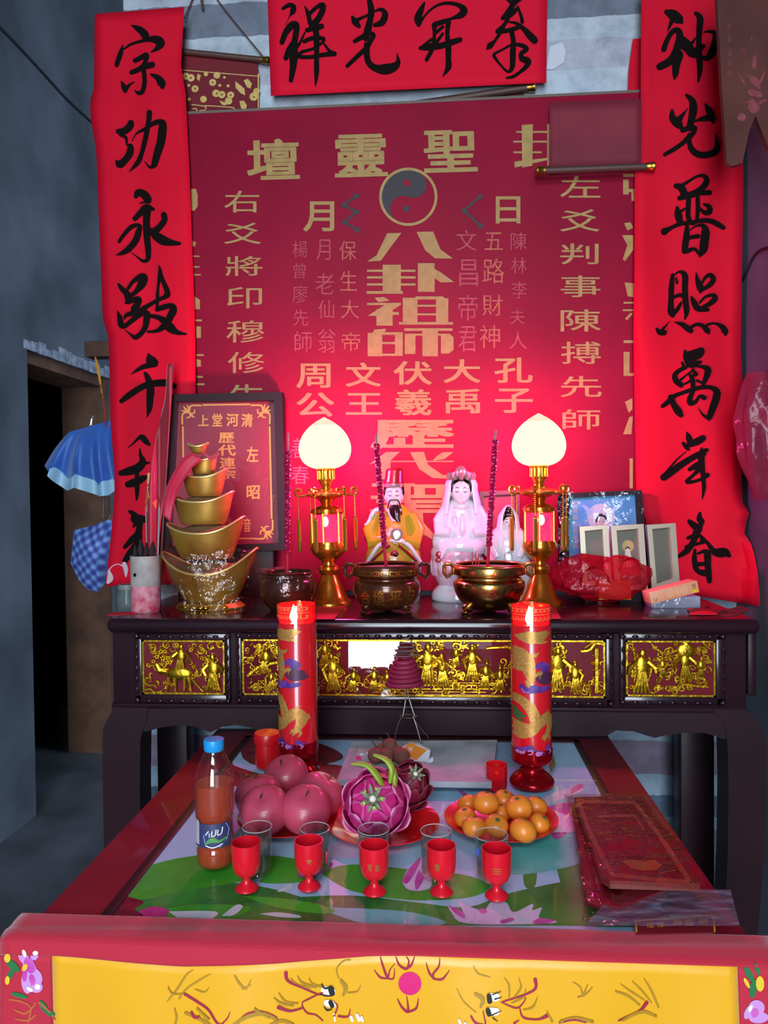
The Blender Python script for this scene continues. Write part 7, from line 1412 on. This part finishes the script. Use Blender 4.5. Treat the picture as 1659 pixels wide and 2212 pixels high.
MB().tube(spl([o(870, 1548, .004), o(876, 1510), o(874, 1480)]), .0016, 6).tube(spl([o(896, 1548, .004), o(884, 1510), o(878, 1480)]), .0016, 6).build('wire_stem', m_wire, t)
mb = MB(); P = []
for i in range(130):
    q_ = i/129; a = q_*2*PI*6.5; r = (38-20*q_)*k if q_ > .15 else (38*k); P.append(o(874, 1482)+Vector((r*math.cos(a), r*.8*math.sin(a), (60*q_)*k)))
mb.tube(P, .0056, 8); mb.build('coil', m_coil, t)
mb = MB(); P = []
for i in range(110):
    q_ = i/109; a = q_*2*PI*5; r = (30-22*q_)*k; P.append(o(878, 1420)+Vector((r*math.cos(a), r*.8*math.sin(a), (44*q_)*k)))
mb.tube(P, .0012, 5); mb.build('burnt_coil', m_ashcoil, t)
# bottle of orange drink -----------------------------------------------------------
q = PX(466, 1868, ZG); c = q.b; pf = q.prof
t = thing('drink_bottle', 'plastic bottle of orange tea with a bright blue cap at the left of the table', 'bottle', c)
BP = [(28, 1867), (36, 1862), (40, 1852), (40, 1830), (38, 1822), (40, 1814), (40, 1800), (39, 1770), (39, 1762), (42, 1752), (42, 1700), (41, 1680), (37, 1660), (30, 1642), (23, 1628), (19, 1620), (18, 1612)]
bpf = [(a[0], a[1]) for a in smooth([(r, z, 0) for r, z in pf(BP)], 3)]
MB().shell(c, bpf, 44).lathe(c, [(0, .0005), (28*q.k, .0005)], 44).build('bottle_wall', pane('bottle_plastic', .05, rough=.04), t)
liq = [(max(r-.0012, 0), z) for r, z in bpf if z < q.z(1686)-q.Z]; liq = [(0, liq[0][1]+.001)]+[(r, z+.001) for r, z in liq]+[(0, liq[-1][1]+.001)]
def tea():
    m = bpy.data.materials.new('orange_tea'); m.use_nodes = True; nt = m.node_tree; b = nt.nodes['Principled BSDF']; b.inputs['Base Color'].default_value = (*lin('#a33c20'), 1); b.inputs['Roughness'].default_value = .08; b.inputs['Subsurface Weight'].default_value = .0; b.inputs['Alpha'].default_value = .86; return m
MB().lathe(c, liq, 44).build('drink', tea(), t)
MB().lathe(c, pf([(20, 1620), (21.5, 1617), (22, 1600), (21, 1596), (0, 1594)]), 40).build('cap', M('cyan_cap', '#1b8fd0', .35), t)
mb = MB(); of = onprof(q, bpf, .0012)
mb.grid(lambda u, v: of(q.x0-37+u*75, 1764+v*50), 24, 8); lab = mb.build('label', M('label_dark_blue', '#2f3050', .4, noise='#3a3a60', scale=15), t)
of2 = onprof(q, bpf, .0018); of3 = onprof(q, bpf, .0022)
MB().grid(lambda u, v: of2(q.x0-37+u*13, 1757+v*52), 8, 8).build('label_white', M('label_white', '#a9a4b4', .5), lab)
mb = MB(); mb.flat([(452, 1788), (462, 1778), (480, 1770), (498, 1765), (503, 1780), (500, 1798), (488, 1812), (470, 1814), (456, 1806)], of2); mb.build('label_emblem', M('label_blue', '#6a8fd6', .4), lab, smooth=0)
mb = MB(); mb.stroke([(458, 1804, 5), (472, 1796, 10), (486, 1800, 6), (500, 1794, 3)], of3); mb.build('label_green', M('label_green', '#4a8a4a', .4), lab, smooth=0)
mb = MB()
for st in ([(466, 1782, 1.5), (466, 1790, 1.5)], [(472, 1778, 2), (471, 1788, 2), (478, 1786, 2), (480, 1775, 2)], [(484, 1776, 2), (483, 1786, 2), (490, 1784, 2), (492, 1772, 2)], [(458, 1786, 2), (464, 1778, 2)]): mb.stroke(st, of3)
mb.stroke([(458, 1808, 2), (474, 1812, 2.5), (492, 1806, 2)], of3); mb.build('label_writing', M('label_cream', '#d9dde6', .4), lab, smooth=0)
# clear tumblers and red goblets -------------------------------------------------------
m_tum = pane('tumbler_glass', .045, (.96, .98, .97), .02); m_wat = pane('water', .01, (.93, .96, .93), .01)
tq = [((557, 1890), 32, 108, 'clear glass tumbler behind the first red goblet from the left'), ((681, 1888), 32, 102, 'clear glass tumbler behind the second red goblet from the left'), ((808, 1893), 34, 106, 'clear glass tumbler behind the middle red goblet'), ((942, 1900), 33, 110, 'clear glass tumbler behind the fourth red goblet, before the lotus bud'), ((1062, 1902), 36, 102, 'clear glass tumbler with a blue print behind the rightmost red goblet')]
q0 = PX(557, 1890, ZG); HT = .074; RT_ = .0235
def tum(pos, label, r, h):
    t = thing('glass_tumbler', label, 'glass', pos, 'clear tumblers behind the goblets')
    MB().shell(pos, [(r*.86, .003), (r*.9, 0), (r*.93, .004), (r, h), (r*.955, h), (r*.89, .008)], 40).lathe(pos, [(0, .0005), (r*.9, .0005)], 40).lathe(pos, [(0, .0075), (r*.89, .0075)], 40).build('glass_wall', m_tum, t)
    MB().tube([pos+Vector((r*.98*math.cos(2*PI*i/40), r*.98*math.sin(2*PI*i/40), h)) for i in range(40)], .0008, 6, True).build('rim', M('glass_rim', '#c4ccca', .05, alpha=.55), t)
    MB().lathe(pos, [(0, .008), (r*.87, .008), (r*.915, h*.62), (0, h*.62)], 40).build('water', m_wat, t); return t
for i, ((x, y), hw, hh, lab) in enumerate(tq):
    pos = onZ(x, y-8, ZG); k = pxm(pos); tt = tum(pos, lab, hw*k, hh*k*.90)
    if i == 4: 
        mb = MB(); mb.flat(circ(0, 0, .003, 14), lambda a, b, p=pos, r=hw*k: p+Vector((-r*.86+a, -r*.55, .045+b*2))); mb.build('blue_print', m_blg, tt, smooth=0)
    if i == 1:
        mb = MB(); mb.ball(pos+Vector((hw*k*.85, -hw*k*.55, .028)), (.003, .002, .010), 8, 6); mb.build('red_print', m_lip, tt)
gq = [((533, 1928), 'red plastic goblet, first from the left, beside the drink bottle'), ((668, 1924), 'red plastic goblet with a small gold mark, second from the left'), ((809, 1935), 'red plastic goblet in the middle, in front of the dragon fruit'), ((954, 1936), 'red plastic goblet beside the printed lotus bud, fourth from the left'), ((1073, 1944), 'red plastic goblet with gold lettering, rightmost of five')]
m_gob = M('red_goblet_plastic', '#d01024', .3, coat=.25); m_gm = M('gold_print', '#a8743a', .4, .5)
p0 = onZ(gq[0][0][0], gq[0][0][1]-8, ZG); k = pxm(p0)
def goblet(pos, lab):
    t = thing('red_goblet', lab, 'goblet', pos, 'red goblets along the table front')
    MB().lathe(pos, [(0, 0)]+[(r*k, z*k*.95) for r, z in ((24, 0), (25, 2), (22, 7), (13, 13), (8.5, 18), (8, 25), (10, 31))], 40).build('foot', m_gob, t)
    pr = [(10, 31), (19, 34), (26, 42), (29.8, 55), (31, 74), (31.5, 108), (29.5, 108), (29, 78), (27, 60), (21, 46), (12, 40), (0, 39)]
    MB().lathe(pos, [(r*k, z*k*.95) for r, z in pr], 40).build('cup', m_gob, t)
    MB().lathe(pos, [(0, 66*k), (25.5*k, 66*k)], 30).build('drink', M('dark_tea', '#7c1418', .08, coat=.5), t)
    return t
for i, ((x, y), lab) in enumerate(gq):
    pos = onZ(x, y-8, ZG); t = goblet(pos, lab)
    if i:
        mb = MB(); r = 30.4*k
        def fc(a, b, pos=pos): an = a/30.4; return pos+Vector((math.sin(an)*(r+.0006), -math.cos(an)*(r+.0006), b*k*.95))
        if i == 1: mb.flat([(6+7*math.cos(a), 72+7*math.sin(a)) for a in [2*PI*j/7*3 for j in range(7)]], fc); 
        elif i == 2: glyph(mb, '双', (-12, 62, -2, 78), lambda a, b: fc(a, 140-b), .02); glyph(mb, '喜', (4, 62, 14, 78), lambda a, b: fc(a, 140-b), .02)
        elif i == 3: glyph(mb, '囍', (-14, 64, -4, 80), lambda a, b: fc(a, 144-b), .02)
        else:
            for yy in (66, 71, 76): mb.stroke([(-10, yy, 2), (8, yy, 2)], fc)
        mb.build('gold_mark', m_gm, t, smooth=0)
# packets of joss paper, plastic sleeve and card on the right --------------------------------
m_jos = M('brown_red_card', '#5d231c', .5, noise='#74302a', scale=10); m_josb = M('tan_print', '#a8704a', .5, noise='#8c5238', scale=70); m_josr = M('red_print_block', '#8a2424', .5, noise='#6f1f20', scale=30); m_fan = M('gold_fan_print', '#a86a30', .5)
t = thing('joss_paper_packet', 'dark red printed joss paper packet in clear plastic on the table, upper of two', 'packet', onZ(1380, 1820, ZG))
ZJ = ZG+.034
fJ = lambda d=0.: (lambda x, y: onZ(x, y, ZJ+d))
JO = [(1240, 1722), (1400, 1716), (1512, 1908), (1318, 1902), (1300, 1890)]
MB().prism(JO, fJ(), (0, 0, -.012)).build('packet', m_jos, t)
kJ = 509/1659
def j6(P): return [(1150+x*kJ, 1660+y*kJ) for x, y in P]
def j6s(L): return [[(1150+x*kJ, 1660+y*kJ, w*kJ) for x, y, w in st] for st in L]
mb = MB()
for st in j6s([[(330, 235, 26), (420, 480, 30), (560, 740, 34)], [(330, 235, 22), (720, 240, 24)], [(720, 240, 26), (900, 480, 32), (1110, 800, 36)], [(555, 745, 30), (800, 775, 30), (1110, 800, 30)], [(450, 340, 18), (720, 330, 20)], [(720, 330, 16), (790, 440, 16)]]): mb.stroke(st, fJ(.0004), 6, 2, cap=False)
mb.build('printed_border', m_josb, t, smooth=0)
mb = MB(); mb.flat(j6([(490, 470), (800, 460), (930, 640), (570, 620)]), fJ(.0004)); mb.build('printed_block', m_josr, t, smooth=0)
mb = MB(); mb.flat(j6([(630, 655), (700, 640), (790, 652), (860, 640), (915, 680), (880, 715), (790, 722), (700, 705)]), fJ(.0006)); mb.build('printed_fan', m_fan, t, smooth=0)
mb = MB()
for st in j6s([[(900, 740, 10), (950, 725, 8), (1010, 715, 6)], [(620, 680, 8), (650, 690, 8)]]): mb.stroke(st, fJ(.0006))
mb.build('printed_writing', m_josb, t, smooth=0)
def sleeve(P, Z, amp, nm, parent, mat):
    A, B, C, D = P
    def g(u, v):
        x = (A[0]*(1-u)+B[0]*u)*(1-v)+(D[0]*(1-u)+C[0]*u)*v; y = (A[1]*(1-u)+B[1]*u)*(1-v)+(D[1]*(1-u)+C[1]*u)*v
        n = mathutils.noise.noise(Vector((u*6, v*6, Z*10))); return onZ(x, y, Z+amp*(n+.4*mathutils.noise.noise(Vector((u*17, v*17, 3)))))
    return MB().grid(g, 40, 40).build(nm, mat, parent)
m_slv = film('packet_film', '#d8b8c0', .12, .07, .6, 18)
sleeve([(1218, 1716), (1384, 1714), (1545, 1924), (1296, 1908)], ZJ+.005, .002, 'plastic_sleeve', t, m_slv)
t = thing('joss_paper_packet', 'dark red joss paper packet in clear plastic, lower one showing at the left', 'packet', onZ(1290, 1850, ZG))
MB().prism([(1236, 1740), (1300, 1735), (1440, 1920), (1335, 1960), (1268, 1934)], lambda x, y: onZ(x, y, ZG+.016), (0, 0, -.014)).build('packet', M('dark_red_card', '#6a1420', .5, noise='#7c1c28', scale=14), t)
mb = MB()
for st in j6s([[(290, 330, 20), (360, 580, 22), (430, 860, 24)], [(380, 560, 12), (470, 860, 12)], [(330, 560, 30), (360, 640, 20)]]): mb.stroke(st, lambda x, y: onZ(x, y, ZG+.0165), 6, 2, cap=False)
mb.build('printed_border', M('rust_print', '#8f4434', .5, noise='#7a2c28', scale=60), t, smooth=0)
sleeve([(1225, 1722), (1310, 1722), (1352, 1960), (1262, 1948)], ZG+.0185, .0015, 'plastic_sleeve', t, m_slv)
t = thing('plastic_sleeve', 'empty clear plastic sleeve lying over the right front corner of the table', 'sleeve', onZ(1430, 1960, ZG))
sleeve([(1335, 1918), (1578, 1922), (1598, 2000), (1262, 2000)], ZG+.013, .003, 'sleeve', t, film('sleeve_film', '#a08ca6', .30, .07, .6, 14))
sleeve([(1262, 1945), (1350, 1940), (1350, 1985), (1258, 1990)], ZG+.006, .003, 'sleeve_fold', t, m_slv)
t = thing('gold_red_card', 'dark red card with gold border at the front right, tucked under the cloth hem', 'card', onZ(1460, 2000, ZG))
fc_ = lambda d: (lambda x, y: onZ(x, y, ZG+.0035+d))
MB().prism([(1372, 1990), (1541, 1977), (1544, 2014), (1374, 2018)], fc_(0), (0, 0, -.0015)).build('card', M('deep_red_card', '#6d101c', .5), t)
mb = MB()
for a, b in (((1372, 1989), (1541, 1977)), ((1541, 1977), (1544, 2012)), ((1373, 1990), (1375, 2012))): mb.stroke([(*a, 4), (*b, 4)], fc_(.0004), 6, 1)
mb.build('gold_border', m_fan if False else M('yellow_gold_print', '#c9a428', .4), t, smooth=0)
mb = MB()
for ch, b in zip('福祿壽喜財', [(1395, 1992, 1412, 2004), (1418, 1991, 1436, 2003), (1452, 1985, 1474, 2000), (1478, 1984, 1500, 2000), (1510, 1982, 1530, 1998)]): glyph(mb, ch, b, fc_(.0004), .02)
mb.build('gold_writing', MATS['yellow_gold_print'], t, smooth=0)
# odd bits
tag(MB().prism([(1188, 1640), (1196, 1632), (1200, 1652), (1190, 1666)], lambda x, y: onZ(x, y, ZG+.0012), (0, 0, -.001)).build('dried_leaf', M('olive_leaf', '#6a6a28', .7), smooth=0), 'small dry olive leaf on the table right of the right candle base', 'leaf')
